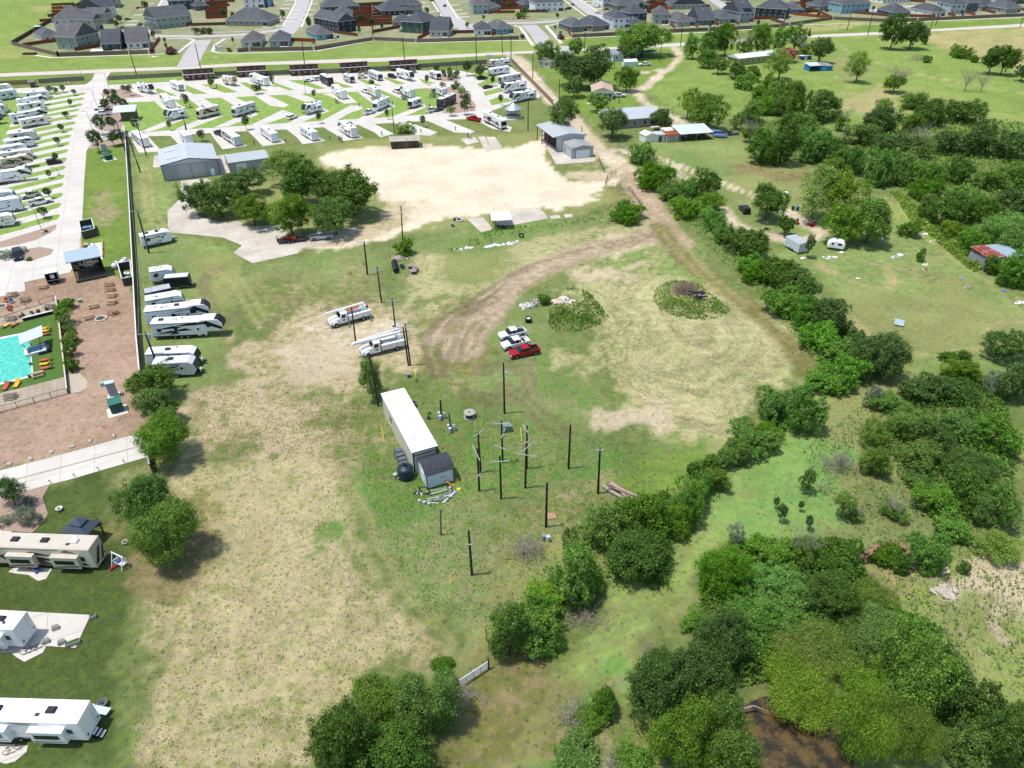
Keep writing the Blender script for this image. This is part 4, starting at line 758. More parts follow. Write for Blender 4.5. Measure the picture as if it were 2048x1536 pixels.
def rv(kind, a, b, nose, pal, desc, where, w=2.5, h=None, slides=1, axis='u', group='camping vehicles', L_=None, acs=2, roofc='F4F5F5'):
    """a, b: ends of the seen long side at the ground; nose 'A' or 'B' says which end the front is"""
    nm = {'t': 'travel_trailer', 'f': 'fifth_wheel_trailer', 'm': 'motorhome', 'c': 'cargo_trailer', 'y': 'toy_hauler'}[kind]
    r, L = on_frame(nm, 'motorhome' if kind == 'm' else 'trailer', desc, where, a, b, group, axis)
    A, x, y, _ = frame(a, b); flipx = (x[0] * y[1] - x[1] * y[0] < 0)
    front_hi = (nose == 'B') != flipx            # front at x = L in local space
    if L_:
        xv = Vector((math.cos(r.rotation_euler.z), math.sin(r.rotation_euler.z), 0))
        if (P(*b)[0] > P(*a)[0]) and xv.x > 0: r.location += xv * (L - L_)
        L = L_
    L = max(4.5, min(13.5, L)); base, dark, mid = RVC[pal]; rs = random.Random(int(a[0] * 13 + b[1] * 7)); h = h or {'t': 3.2, 'f': 3.9, 'm': 3.7, 'c': 2.8, 'y': 3.3}[kind]
    bm = mat(base, .4, .04, 1.2); dm = mat(dark, .4, .1); mm_ = mat(mid, .45, .1); rm = mat(roofc, .6, .05, 1.5, dirt='C9C6BE')
    fl = .55; X = (lambda q: q) if front_hi else (lambda q: L - q)
    def pf(pts): return [(X(px), pz) for px, pz in pts]
    if kind == 'f': out = [(0, fl), (L * .74, fl), (L * .76, 1.45), (L - .7, 1.5), (L - .05, 2.2), (L - .1, 3.0), (L - .8, h - .05), (L - 1.6, h), (L * .72, h), (L * .66, h - .28), (.05, h - .28)]
    elif kind == 'm': out = [(0, fl), (L, fl), (L + .02, 1.3), (L - .25, h - .4), (L - .7, h), (.1, h)]
    elif kind == 'c': out = [(0, fl), (L, fl), (L, h), (0, h)]
    else: out = [(0, fl), (L - .7, fl), (L - .02, 1.5), (L - .45, h - .45), (L - 1.2, h), (.1, h)]
    g = G().prof(pf(out), 0, w, bm, .07 if kind != 'c' else 0); part(r, 'body', g)
    # roof skin
    hr = h - .28 if kind == 'f' else h
    x0, x1 = .18, (L * .64 if kind == 'f' else L - (1.35 if kind in 'ty' else .9 if kind == 'm' else .12))
    g = G().box(min(X(x0), X(x1)), .1, hr + .004, max(X(x0), X(x1)), w - .1, hr + .035, rm)
    if kind == 'f': g.box(min(X(L * .725), X(L - 1.65)), .1, h + .004, max(X(L * .725), X(L - 1.65)), w - .1, h + .035, rm)
    part(r, 'roof', g)
    for i in range(acs if kind != 'c' else 0):
        t_ = (i + .5) / acs * (x1 - x0 - 1) + x0 + .4; ax = X(t_); g = G().box(ax - .45, w / 2 - .35, hr + .035, ax + .45, w / 2 + .35, hr + .33, mat('2B2D30', .5, .1) if rs.random() < .6 else mat('D8D9D8', .5, .05), .1); part(r, 'air_conditioner', g)
    for i in range(2 if kind != 'c' else 0):
        ax = X(x0 + (x1 - x0) * rs.uniform(.1, .9)); yv = rs.choice([.6, w - .8]); part(r, 'roof_vent', G().box(ax - .2, yv, hr + .035, ax + .2, yv + .35, hr + .14, rs.choice([WHITE, mat('3A3D40', .4), mat('C9CBCB', .4)]), .04))
    tk = .5 if pal in 'tkdr' else .16
    # side graphics
    for yy, s in ((-.006, -1), (w + .006, 1)):
        g = G(); y0, y1 = (yy - .004, yy + .004)
        if kind != 'c':
            g.box(.1, y0, fl + .02, L * .72, y1, fl + .34, mm_)
            g.box(.1, y0, hr - .32, L * .7, y1, hr - .22, dm)
            for k in range(7):
                xa = L * rs.uniform(.02, .6); ln = L * rs.uniform(.15, .4); za = rs.uniform(1.0, hr - .7); g.add([(X(xa), yy, za), (X(xa + ln), yy, za + .22), (X(xa + ln * 1.15), yy, za + .32), (X(xa + ln * .8), yy, min(hr - .1, za + .22 + tk))], [(0, 1, 2, 3)], dm if k % 2 else mm_)
            if kind == 'f': g.add([(X(L * .70), yy, hr - .4), (X(L - .35), yy, 1.75), (X(L - .2), yy, 2.3), (X(L * .78), yy, hr + .1)], [(0, 1, 2, 3)], dm)
        else: g.box(.05, y0, fl, L - .05, y1, fl + .1, dm); g.box(.05, y0, h - .12, L - .05, y1, h - .02, dm)
        part(r, 'side_stripes', g)
    # windows and door on both sides
    if kind != 'c':
        for side, yy in ((0, -.03), (1, w - .0)):
            n = max(2, int(L / 3)); dx = L * (.62 if side == 0 else .4)
            for k in range(n):
                xa = L * (k + .35) / (n + .35); 
                if abs(xa + .4 - dx) < .7: continue
                zz = 1.75 if kind != 'f' or xa < L * .66 else 2.35; ww = rs.choice([.7, .9, 1.1]); x_ = X(xa); xb = X(xa + ww)
                g = G().box(min(x_, xb), yy, zz, max(x_, xb), yy + .03, zz + .72, GLASS); f = part(r, 'window', g)
            x_, xb = X(dx), X(dx + .68); part(r, 'door', G().box(min(x_, xb), yy, fl + .12, max(x_, xb), yy + .03, fl + 2.0, bm).box(min(x_, xb) + .14, yy - .004 if side == 0 else yy + .02, fl + 1.2, max(x_, xb) - .14, yy + .01 if side == 0 else yy + .036, fl + 1.7, GLASS))
        if slides:
            for k in range(slides):
                xa = L * (.12 + .42 * k); ln = min(3.4, L * .3); s0, s1 = sorted((X(xa), X(xa + ln))); part(r, 'slide_out', G().box(s0, -.62, 1.0, s1, .02, 2.85, bm, .04).box(s0 + .4, -.64, 1.7, s1 - .5, -.6, 2.35, GLASS).box(s0 - .03, -.66, 2.85, s1 + .03, .02, 2.9, rm).add([(s0 + .1, -.628, 1.1), (s1 - .1, -.628, 1.25), (s1 - .1, -.628, 1.25 + tk * .6), (s0 + .1, -.628, 1.3)], [(0, 1, 2, 3)], dm))
        a0, a1 = sorted((X(L * .2), X(L * .62))); part(r, 'awning_roll', G().cyl((a0, w + .1, 2.85), (a1, w + .1, 2.85), .08, dm, n=8))
    if L_ and kind == 'm':
        xr = X(-.02); part(r, 'rear_graphics', G().add([(xr, .1, 1.0), (xr, 1.4, 2.9), (xr, 1.8, 2.9), (xr, .8, 1.0), (xr, 1.2, .8), (xr, 2.3, 2.2), (xr, 2.3, 2.7), (xr, 1.7, .8)], [(0, 1, 2, 3), (4, 5, 6, 7), (3, 2, 1, 0), (7, 6, 5, 4)], dm))
        for q in (.05, .4, .68): part(r, 'dark_swoosh', G().add([(X(L * q), -.012, 1.0), (X(L * (q + .2)), -.012, 2.5), (X(L * (q + .26)), -.012, 2.6), (X(L * (q + .12)), -.012, .9)], [(0, 1, 2, 3), (3, 2, 1, 0)], dm))
    if kind == 'm':
        # windscreen follows the sloping nose
        x_a, x_b = X(L + .035), X(L - .205)
        part(r, 'windscreen', G().add([(x_a, .2, 1.55), (x_a, w - .2, 1.55), (x_b, w - .2, h - .75), (x_b, .2, h - .75), (X(L - .06), .2, 1.55), (X(L - .06), w - .2, 1.55), (X(L - .3), w - .2, h - .75), (X(L - .3), .2, h - .75)], [(0, 1, 2, 3), (4, 7, 6, 5), (0, 3, 7, 4), (1, 5, 6, 2), (0, 4, 5, 1), (3, 2, 6, 7)], GLASS))
        part(r, 'bumper', G().box(min(X(L - .05), X(L + .16)), .15, .4, max(X(L - .05), X(L + .16)), w - .15, .8, mm_, .05)); wheels(r, [X(L * .16), X(L * .27), X(L * .83)], w, .48)
    elif kind == 'f':
        part(r, 'nose_cap', G().prof(pf([(L - .75, 1.52), (L - .02, 2.2), (L - .06, 3.0), (L - .8, h - .01), (L - 1.45, h + .03), (L - 1.5, h - .25), (L - 1.05, 2.9)]), .12, w - .12, dm if pal != 't' else mm_, .04))
        part(r, 'landing_leg', G().box(X(L * .8) - .06, .4, .05, X(L * .8) + .06, .52, 1.5, GREY).box(X(L * .8) - .06, w - .52, .05, X(L * .8) + .06, w - .4, 1.5, GREY)); wheels(r, [X(L * .3), X(L * .39)] + ([X(L * .48)] if L > 11.5 else []), w, .4)
    else:
        if kind != 'c': part(r, 'nose_cap', G().prof(pf([(L - .4, 1.0), (L + .02, 1.5), (L - .42, h - .44), (L - .9, h - .42), (L - .62, 1.5)]), .1, w - .1, dm if pal != 'w' else mm_, .03))
        part(r, 'hitch', G().add([(X(L - .8), .35, .5), (X(L + 1.15), w / 2, .5), (X(L - .8), w - .35, .5), (X(L - .8), .35, .62), (X(L + 1.15), w / 2, .62), (X(L - .8), w - .35, .62)], [(0, 1, 2), (3, 5, 4), (0, 3, 4, 1), (1, 4, 5, 2), (0, 2, 5, 3)], BLACK).cyl((X(L + .25), w / 2 - .2, .62), (X(L + .25), w / 2 - .2, 1.1), .17, OFFW).cyl((X(L + .25), w / 2 + .2, .62), (X(L + .25), w / 2 + .2, 1.1), .17, OFFW))
        wheels(r, [X(L * .42), X(L * .51)], w, .38)
    part(r, 'rear_ladder', G().tube([(X(-.1), w * .7, 1.0), (X(-.1), w * .7, h - .1)], .025, CHROME).tube([(X(-.1), w * .7 + .35, 1.0), (X(-.1), w * .7 + .35, h - .1)], .025, CHROME)) if kind in 'tf' else None
    if kind != 'c': part(r, 'tail_light', G().box(min(X(-.03), X(.03)), .25, 1.0, max(X(-.03), X(.03)), .4, 1.3, mat('8A1C1C', .3)).box(min(X(-.03), X(.03)), w - .4, 1.0, max(X(-.03), X(.03)), w - .25, 1.3, mat('8A1C1C', .3)))
    return r
def car(kind, a, b, nose, colr, desc, where, axis='u', bed=None, group='parked cars', z=0, cap=False):
    """pickup p, suv s, saloon c; a-b is the near side on the ground"""
    r, L = on_frame({'p': 'pickup_truck', 's': 'suv', 'c': 'car'}[kind], 'pickup' if kind == 'p' else 'car', desc, where, a, b, group, axis, z)
    A, x, y, _ = frame(a, b); flipx = (x[0] * y[1] - x[1] * y[0] < 0); hi = (nose == 'B') != flipx
    L = max(4.2, min(6.2, L)) if kind == 'p' else max(4.2, min(5.1, L)); w = 1.95 if kind == 'p' else 1.86
    X = (lambda q: q) if hi else (lambda q: L - q); bm = mat(colr, .25, .04, 1, spec=.5)
    pf = lambda pts: [(X(i), k) for i, k in pts]
    if kind == 'p':
        part(r, 'body', G().prof(pf([(0, .45), (L, .45), (L, .85), (L - .15, 1.05), (L * .73, 1.18), (L * .35, 1.2), (L * .35, .8), (.12, .8), (.12, 1.2), (0, 1.2)]), 0, w, bm, .05))
        part(r, 'bed_side', G().box(min(X(.02), X(L * .35)), 0, .8, max(X(.02), X(L * .35)), .1, 1.24, bm).box(min(X(.02), X(L * .35)), w - .1, .8, max(X(.02), X(L * .35)), w, 1.24, bm))
        part(r, 'bed_floor', G().box(min(X(.13), X(L * .34)), .1, .8, max(X(.13), X(L * .34)), w - .1, .83, bed or mat('1C1D1F', .7)))
        cab = [(L * .345, 1.18), (L * .73, 1.17), (L * .62, 1.78), (L * .58, 1.86), (L * .385, 1.86), (L * .355, 1.78)]
    elif kind == 's':
        part(r, 'body', G().prof(pf([(0, .4), (L, .4), (L, .8), (L - .2, 1.0), (L * .7, 1.1), (.05, 1.15)]), 0, w, bm, .05)); cab = [(.05, 1.12), (L * .72, 1.08), (L * .6, 1.62), (L * .55, 1.7), (.3, 1.7), (.1, 1.6)]
    else:
        part(r, 'body', G().prof(pf([(0, .35), (L, .35), (L, .7), (L - .25, .85), (L * .68, .95), (L * .2, .98), (.05, .92)]), 0, w, bm, .05)); cab = [(L * .16, .96), (L * .7, .93), (L * .56, 1.36), (L * .5, 1.42), (L * .32, 1.42), (L * .26, 1.36)]
    part(r, 'car_windows', G().prof(pf(cab), .1, w - .1, GLASS, .1))
    zt = max(c[1] for c in cab); xs = [c[0] for c in cab if c[1] > zt - .12]; g = G().box(min(X(min(xs) + .02), X(max(xs) - .02)), .16, zt - .03, max(X(min(xs) + .02), X(max(xs) - .02)), w - .16, zt + .03, bm, .03)
    for q in (.42, .58) if kind == 'p' else (.3, .52): g.box(X(L * q) - .04, .085, 1.0, X(L * q) + .04, .12, zt - .05, bm); g.box(X(L * q) - .04, w - .12, 1.0, X(L * q) + .04, w - .085, zt - .05, bm)
    part(r, 'cabin_roof', g)
    if kind == 'p' and cap: part(r, 'canopy', G().box(min(X(.05), X(L * .34)), .03, 1.22, max(X(.05), X(L * .34)), w - .03, 1.85, WHITE, .08))
    for yy in (.12, w - .42): part(r, 'headlight', G().box(min(X(L - .04), X(L + .02)), yy, .72, max(X(L - .04), X(L + .02)), yy + .3, .9, mat('D9DDE0', .15)))
    for yy in (.05, w - .2): part(r, 'tail_light', G().box(min(X(-.02), X(.04)), yy, .8, max(X(-.02), X(.04)), yy + .15, 1.1, mat('8A1C1C', .3)))
    part(r, 'bumper', G().box(min(X(L - .02), X(L + .1)), .08, .4, max(X(L - .02), X(L + .1)), w - .08, .62, CHROME if kind == 'p' else BLACK, .03)); [part(r, 'wheel_arch', G().cyl((X(L * q_), -.015, .42), (X(L * q_), w + .015, .42), .5 if kind == 'p' else .42, BLACK, n=14)) for q_ in (.17, .81)]; wheels(r, [X(L * .17), X(L * .81)], w, .43 if kind == 'p' else .35)
    return r
G1 = 'in the top row below the brown cabins'; G2 = 'in the middle of the camp lawns'; G3 = 'in the lowest camp row above the barns'; G4 = 'beside the east camp fence'; G5 = 'in the western camp rows'; G6 = 'stored by the long fence'
for q in [('f', (277, 183), (301, 190), 'B', 'w', 'tall white fifth-wheel trailer', G1), ('t', (342, 177), (359, 184), 'B', 'w', 'short white travel trailer with dark rear window', G1), ('f', (447, 168), (467, 174), 'B', 'b', 'beige-nosed fifth-wheel trailer', G1), ('f', (500, 164), (531, 174), 'A', 'w', 'white fifth-wheel with tall rear windows', G1),
  ('m', (641, 165), (658, 174), 'B', 'k', 'black-fronted motorhome with white roof', G1), ('t', (687, 162), (701, 167.5), 'B', 'g', 'small grey-white travel trailer', G1), ('t', (737, 155), (757, 163), 'B', 'g', 'grey and white travel trailer', G1), ('f', (793, 154), (822, 165), 'B', 'w', 'long white toy-hauler fifth-wheel', G1), ('t', (858, 156), (874, 161), 'B', 'd', 'black and white travel trailer', G1),
  ('f', (322, 206), (341, 219), 'A', 'w', 'white trailer with a row of side windows', G2), ('f', (664, 187), (688, 203), 'A', 'w', 'long white trailer with black rear window', G2), ('m', (735, 188), (752, 198), 'A', 'b', 'beige motorhome facing away', G2), ('f', (800, 188), (821, 198), 'A', 'w', 'white trailer hitched behind a white pickup', G2), ('t', (871, 189), (885, 194), 'A', 'w', 'compact white trailer beside the mulch bed', G2),
  ('f', (337, 244), (376, 235), 'A', 'w', 'plain white fifth-wheel with slide-outs', G2), ('m', (402, 240), (443, 230), 'A', 't', 'black and beige motorhome', G2), ('m', (474, 236), (515, 223), 'A', 'g', 'long grey motorhome', G2), ('f', (613, 232), (647, 222), 'A', 'w', 'white fifth-wheel with rounded nose', G2), ('m', (756, 224), (782, 212), 'A', 'w', 'white motorhome with teal windscreen', G2), ('t', (825, 219), (845, 212), 'A', 'd', 'white trailer with black lower nose', G2), ('m', (884, 219), (913, 206), 'A', 'k', 'black and tan motorhome coach', G2),
  ('t', (265, 279), (291, 301), 'A', 'w', 'white trailer with two rear doors', G3), ('t', (361, 280), (374, 291), 'A', 'w', 'white trailer half hidden by the barn roof', G3), ('t', (444, 277), (471, 294), 'A', 'd', 'white trailer with black rear window', G3), ('t', (521, 270), (545, 287), 'A', 'w', 'white trailer with small round-cornered window', G3), ('t', (600, 269), (625, 284), 'A', 'w', 'white travel trailer with two roof vents', G3), ('f', (676, 262), (704, 278), 'A', 'w', 'white trailer with side slide-out and dark window', G3), ('m', (966, 244), (1004, 262), 'B', 'r', 'red, black and white motorhome', G3),
  ('f', (979, 139), (1022, 132), 'A', 'b', 'beige and dark fifth-wheel', G4), ('t', (981, 153), (1020, 147), 'A', 'w', 'white travel trailer with three windows', G4), ('t', (1003, 169), (1043, 161), 'A', 'g', 'white trailer with grey lower sides', G4), ('f', (1009, 188), (1058, 177), 'A', 'w', 'long white fifth-wheel with grey nose', G4), ('f', (1026, 208), (1078, 196), 'A', 'w', 'lowest white fifth-wheel with black arch nose', G4)]:
    rv(*q, acs=2 if q[0] != 't' else 1, slides=1 if q[0] == 'f' else 0)
for q in [('t', (-14, 189), (29, 183), 'B', 'w', 'white trailer with small windows', G5), ('m', (-12, 205), (39, 197), 'B', 'u', 'motorhome with a broad blue stripe', G5), ('t', (52, 203), (104, 197), 'B', 'w', 'topmost white trailer behind a fifth-wheel', G5), ('f', (42, 219), (100, 209), 'B', 'w', 'white fifth-wheel with dark side windows', G5), ('t', (42, 228), (95, 219), 'B', 'w', 'low white trailer squeezed between two fifth-wheels', G5), ('f', (28, 250), (100, 237), 'B', 'd', 'long fifth-wheel with blue-edged white roof', G5),
  ('t', (46, 259), (101, 249), 'B', 'b', 'cream travel trailer with a dark lower stripe', G5), ('t', (24, 287), (78, 280), 'B', 'g', 'grey-nosed travel trailer', G5), ('t', (18, 303), (74, 293), 'B', 'd', 'travel trailer with black front cap', G5), ('t', (5, 317), (60, 306), 'B', 'w', 'plain white trailer with tan stripes', G5), ('t', (-8, 330), (71, 318), 'B', 'w', 'long white trailer with bluish roof', G5), ('f', (-28, 347), (80, 333), 'B', 't', 'tan-roofed fifth-wheel with dark arch nose', G5),
  ('f', (-30, 374), (70, 361), 'B', 'w', 'white fifth-wheel with big slide-outs', G5), ('t', (-30, 413), (36, 404), 'B', 'u', 'pale blue-sided trailer behind a motorhome', G5), ('m', (-28, 434), (49, 422), 'B', 'u', 'motorhome with teal-blue window band', G5), ('t', (-40, 465), (37, 452), 'B', 'b', 'cream and grey trailer, lowest of the row', G5),
  ('t', (-34, 223), (13, 215), 'B', 'w', 'white trailer cut by the photo edge', G5), ('t', (-34, 234), (21, 225), 'B', 'd', 'dark-sided trailer cut by the photo edge', G5), ('t', (-34, 240), (13, 233), 'B', 'w', 'small white trailer at the photo edge', G5), ('f', (-34, 255), (13, 247), 'B', 'k', 'black-windowed trailer at the photo edge', G5)]:
    rv(*q, axis='v', slides=0 if q[0] != 'f' else 1, acs=1 if q[0] == 't' else 2, roofc='D9CDB4' if 'tan-roofed' in q[5] else 'F4F5F5')
for q, kw in [(('t', (288, 499), (350, 485), 'B', 'w', 'white travel trailer', 'standing alone by the long fence'), {}), (('t', (305, 571), (355, 563), 'B', 'w', 'short white travel trailer', G6), {}), (('c', (332, 581), (382, 577), 'B', 'k', 'black open-sided utility trailer with ribbed roof', G6), dict(roofc='C9CDD0', w=2.2)), (('c', (296, 612), (350, 600), 'B', 'k', 'dark enclosed cargo trailer with grey roof', G6), dict(roofc='A9ADB0')),
  (('t', (298, 630), (375, 616), 'B', 'w', 'white trailer next to the dark cargo trailer', G6), {}), (('f', (297, 656), (425, 642), 'B', 'w', 'long white fifth-wheel with pale nose', G6), dict(acs=3)), (('f', (309, 681), (452, 674), 'B', 'd', 'long black and white toy-hauler fifth-wheel', G6), dict(acs=3)),
  (('t', (298, 739), (400, 734), 'B', 'd', 'white trailer with black front cap', G6), dict(acs=1)), (('t', (312, 759), (398, 754), 'B', 'g', 'grey-roofed trailer with dark front', G6), dict(acs=1, roofc='D5D5D2'))]:
    rv(*q, slides=0, axis='v', **kw)
# big ones in the lower left corner
rv('m', (-160, 1129), (198, 1142), 'A', 't', 'tan-roofed motorhome with black swooping graphics', 'beside the dark gazebo', slides=2, acs=3, roofc='C2B8A8', h=3.8, L_=13.4)
rv('f', (-130, 1290), (52, 1300), 'A', 'w', 'white fifth-wheel trailer with one dark roof unit', 'parked on the concrete pad with planters', slides=1, acs=2, h=3.9, L_=12)
rv('t', (-130, 1478), (181, 1487), 'A', 'w', 'large white trailer with three white slide-outs', 'at the lower left corner', slides=2, acs=2, h=3.6, L_=13.5)
for q in [('c', (610, 165), (628, 163), 'B', 'EDEEEF', 'white saloon car', 'near the brown cabins'), ('p', (716, 158), (735, 157), 'B', 'EDEEEF', 'white pickup', 'near the brown cabins'), ('s', (775, 155), (788, 158), 'B', '111214', 'black SUV', 'near the brown cabins'), ('s', (631, 163), (641, 161), 'B', 'E5E5E5', 'white SUV behind the motorhome', 'near the brown cabins'),
  ('s', (580, 241), (596, 236), 'B', 'E8E8E4', 'white jeep with black roof', 'on the lower camp road'), ('p', (732, 232), (753, 226), 'B', 'E8E8E8', 'white pickup behind a motorhome', 'on the lower camp road'), ('p', (858, 228), (877, 222), 'B', 'E2DFD6', 'cream pickup', 'on the lower camp road'), ('c', (874, 225), (888, 221), 'B', '4A5054', 'dark grey car', 'on the lower camp road'), ('p', (932, 240), (957, 245), 'A', 'B8141C', 'bright red pickup', 'on the lower camp road'),
  ('p', (428, 269), (444, 275), 'B', '3A3D42', 'dark grey pickup hitched to a trailer', 'on the lower camp road'), ('p', (784, 184), (802, 191), 'A', 'E8E8E8', 'white pickup hitched to a trailer', 'in the middle of the camp lawns'), ('p', (862, 184), (874, 190), 'A', '33373C', 'dark pickup towing the compact trailer', 'in the middle of the camp lawns'), ('p', (722, 184), (738, 190), 'A', 'ECECEC', 'white pickup ahead of the beige motorhome', 'in the middle of the camp lawns'),
  ('s', (958, 141), (976, 139), 'B', 'D9D9D9', 'white car under a small tree', 'by the east camp fence'), ('s', (958, 161), (980, 157), 'B', '101112', 'black SUV', 'by the east camp fence'), ('c', (970, 179), (988, 175), 'B', '151617', 'black saloon car', 'by the east camp fence'),
  ('s', (96, 332), (124, 327), 'B', '111316', 'black SUV on a western pitch', ''), ('p', (45, 401), (84, 393), 'A', 'CFC9B8', 'tan and silver pickup', 'on a western pitch'), ('p', (60, 416), (108, 405), 'B', 'EDEEEF', 'white crew-cab pickup', 'on a western pitch'),
  ('p', (187, 222), (223, 220), 'A', 'F0F0F0', 'upper white pickup', 'parked beside the small office roof'), ('p', (187, 233), (222, 231), 'A', 'F0F0F0', 'lower white pickup', 'parked beside the small office roof'),
  ('s', (1183, 197), (1184, 197), 'B', '111111', '', '')]:
    if q[5]: car(*q)
car('p', (621, 484), (667, 479), 'B', 'AEB2B5', 'silver crew-cab pickup', 'hitched to the black flatbed trailer', bed=mat('33363A', .6))
car('p', (1003, 684), (1054, 673), 'A', 'ECEEF0', 'white pickup with black bed', 'topmost of three beside the weeds', group='three pickups side by side'); car('p', (1009, 704), (1061, 692), 'A', 'ECEEF0', 'white pickup with loaded white bed', 'between a white and a red pickup', bed=mat('C9C2B2', .7, .4, 6), group='three pickups side by side')
car('p', (1023, 721), (1081, 709), 'A', '9C1018', 'dark red pickup with black bed', 'in the field beside two white ones', group='three pickups side by side')
car('p', (1279, 133), (1303, 132), 'A', 'EDEEEF', 'white pickup', 'in front of the blue carport'); car('p', (1226, 196), (1252, 195), 'B', 'EDEEEF', 'white pickup', 'beside the tan-roofed house')
car('s', (1476, 417), (1487, 430), 'A', '17181A', 'black jeep with white hard top', 'on the grass of the trailer home yard', cap=False)
car('s', (47, 521), (44, 494), 'A', '101113', 'black SUV parked by the sage hedge', ''); car('s', (1495, 138), (1505, 140), 'A', '22262A', 'dark car beside the green house', '')
for a, b, n_, c in [((244, 58), (252, 56), 'B', '6E747C'), ((270, 62), (276, 57), 'B', '3E6AA0'), ((274, 56), (282, 52), 'B', '7C98B4'), ((280, 52), (288, 49), 'A', '1E232A'), ((250, 41), (262, 40), 'B', '2A2E33'), ((272, 18), (286, 17), 'B', 'B51A3A'), ((878, 29), (884, 24), 'B', 'E4E6E8'), ((881, 37), (888, 32), 'B', '2B3138'), ((891, 14), (897, 9), 'A', '1B2430'), ((1141, 10), (1148, 13), 'B', '3A4A60'), ((1131, 20), (1145, 19), 'A', '17191C'), ((1190, 27), (1199, 28), 'B', 'AEBAC8'), ((1196, 15), (1210, 13), 'A', 'E2E4E6'), ((1209, 21), (1222, 20), 'B', '4A4744'), ((1409, 15), (1422, 14), 'A', '14161A'), ((1450, 8), (1458, 9), 'B', '2E2E4A'), ((1456, 2), (1468, 1), 'A', '4A5A9A'), ((1500, 19), (1512, 18), 'B', '16181B'), ((1726, 24), (1740, 23), 'B', '1C2026'), ((864, 3), (870, 1), 'B', '2A3038')]:
    car('s' if c in ('14161A', '17191C') else 'c', a, b, n_, c, ('white' if c[0] == 'E' else 'red' if c[0] == 'B' else 'blue' if c in ('3E6AA0', '4A5A9A', '3A4A60', '7C98B4') else 'silver' if c in ('AEBAC8', '6E747C') else 'dark') + ' car', 'on the housing estate streets', group='cars on the estate')
# bucket trucks
def bucket_truck(a, b, style, desc, where):
    r, L = on_frame('bucket_truck', 'truck', desc, where, a, b, 'utility trucks on bare dirt'); L = 8.4; w = 2.45; W2 = mat('E8EAEA', .3, .04, 1, spec=.5); X = lambda q: q
    part(r, 'bonnet', G().prof([(0, .75), (1.9, .75), (1.9, 1.75), (1.6, 1.75), (.25, 1.45), (0, 1.2)], .2, w - .2, W2, .1)); part(r, 'fender', G().prof([(.35, .6), (.5, 1.25), (1.3, 1.35), (1.75, .6)], .0, .35, W2, .06).prof([(.35, .6), (.5, 1.25), (1.3, 1.35), (1.75, .6)], w - .35, w, W2, .06))
    cb = part(r, 'cab', G().prof([(1.85, .6), (3.5, .6), (3.5, 2.7), (2.3, 2.72), (1.85, 1.75)], .1, w - .1, W2, .08))
    part(cb, 'windscreen', G().add([(1.86, .25, 1.8), (1.86, w - .25, 1.8), (2.22, w - .25, 2.6), (2.22, .25, 2.6)], [(0, 3, 2, 1), (0, 1, 2, 3)], GLASS)); part(cb, 'side_window', G().box(2.3, .075, 1.75, 3.1, .11, 2.45, GLASS).box(2.3, w - .11, 1.75, 3.1, w - .075, 2.45, GLASS))
    part(cb, 'door_emblem', G().box(2.45, .07, 1.15, 2.95, .095, 1.45, mat('7A2A2A', .4)))
    part(r, 'bumper', G().box(-.14, .1, .45, .03, w - .1, .85, CHROME, .04)); part(r, 'chassis', G().box(.3, .7, .5, L, w - .7, .8, BLACK))
    ub = part(r, 'utility_body', G().box(3.7, 0, .85, L, .55, 1.95, W2, .04).box(3.7, w - .55, .85, L, w, 1.95, W2, .04).box(3.7, .55, .85, L, w - .55, 1.15, GREY))
    for k in range(4): part(ub, 'locker_door', G().box(3.8 + k * 1.15, -.015, 1.0, 4.75 + k * 1.15, .005, 1.8, OFFW))
    part(r, 'boom_turret', G().box(6.9 if style else 7.2, .8, 1.15, 7.8, w - .8, 2.9, W2, .1)); 
    if style:   # digger derrick
        part(r, 'boom', G().cyl((7.4, w / 2, 3.3), (-.4, w / 2, 3.05), .24, W2, .2, 8).cyl((-.3, w / 2, 3.05), (-2.3, w / 2 - .2, 2.7), .12, W2, .09, 6)); part(r, 'auger', G().cyl((6.2, w / 2 - .5, 2.9), (3.6, w / 2 - .5, 2.8), .18, mat('C4552E', .6, .3, 8), n=8)); part(r, 'winch', G().cyl((7.9, .75, 2.5), (7.9, w - .75, 2.5), .28, mat('7A3026', .6))); part(r, 'hook', G().tube([(-2.3, w / 2 - .2, 2.7), (-2.3, w / 2 - .2, 1.3)], .03, mat('B08030', .6)))
        for xx in (3.6, 8.2): part(r, 'outrigger', G().cyl((xx, .1, 1.2), (xx - .3, -.9, .1), .08, GREY).box(xx - .6, -1.15, 0, xx, -.7, .08, GREY))
    else:
        part(r, 'boom', G().prof([(7.6, 2.9), (7.7, 3.3), (-1.0, 3.15), (-1.5, 2.9), (-1.4, 2.55), (-.6, 2.65)], w / 2 - .1, w / 2 + .35, W2, .05).cyl((8.6, w / 2 + .5, 3.7), (-.4, w / 2 + .5, 3.1), .15, W2, .13, 8)); part(r, 'bucket', G().box(6.6, w / 2 + .7, 3.0, 7.6, w / 2 + 1.5, 4.0, W2, .0).box(6.7, w / 2 + .78, 4.0, 7.5, w / 2 + 1.42, 4.02, BLACK)); part(r, 'tool_bin', G().box(4.2, .8, 1.15, 5.4, 1.6, 1.9, ALU, .04).box(3.75, .7, 1.15, 4.0, 1.5, 2.4, mat('A83424', .6)))
    wheels(r, [1.05, 6.6], w, .5); return r
bucket_truck((664, 659), (730, 641), 1, 'white digger truck with long boom', 'on bare dirt beside a tall pole'); bucket_truck((727, 719), (799, 701), 0, 'white bucket truck with raised white boom', 'behind the shaggy green tree')
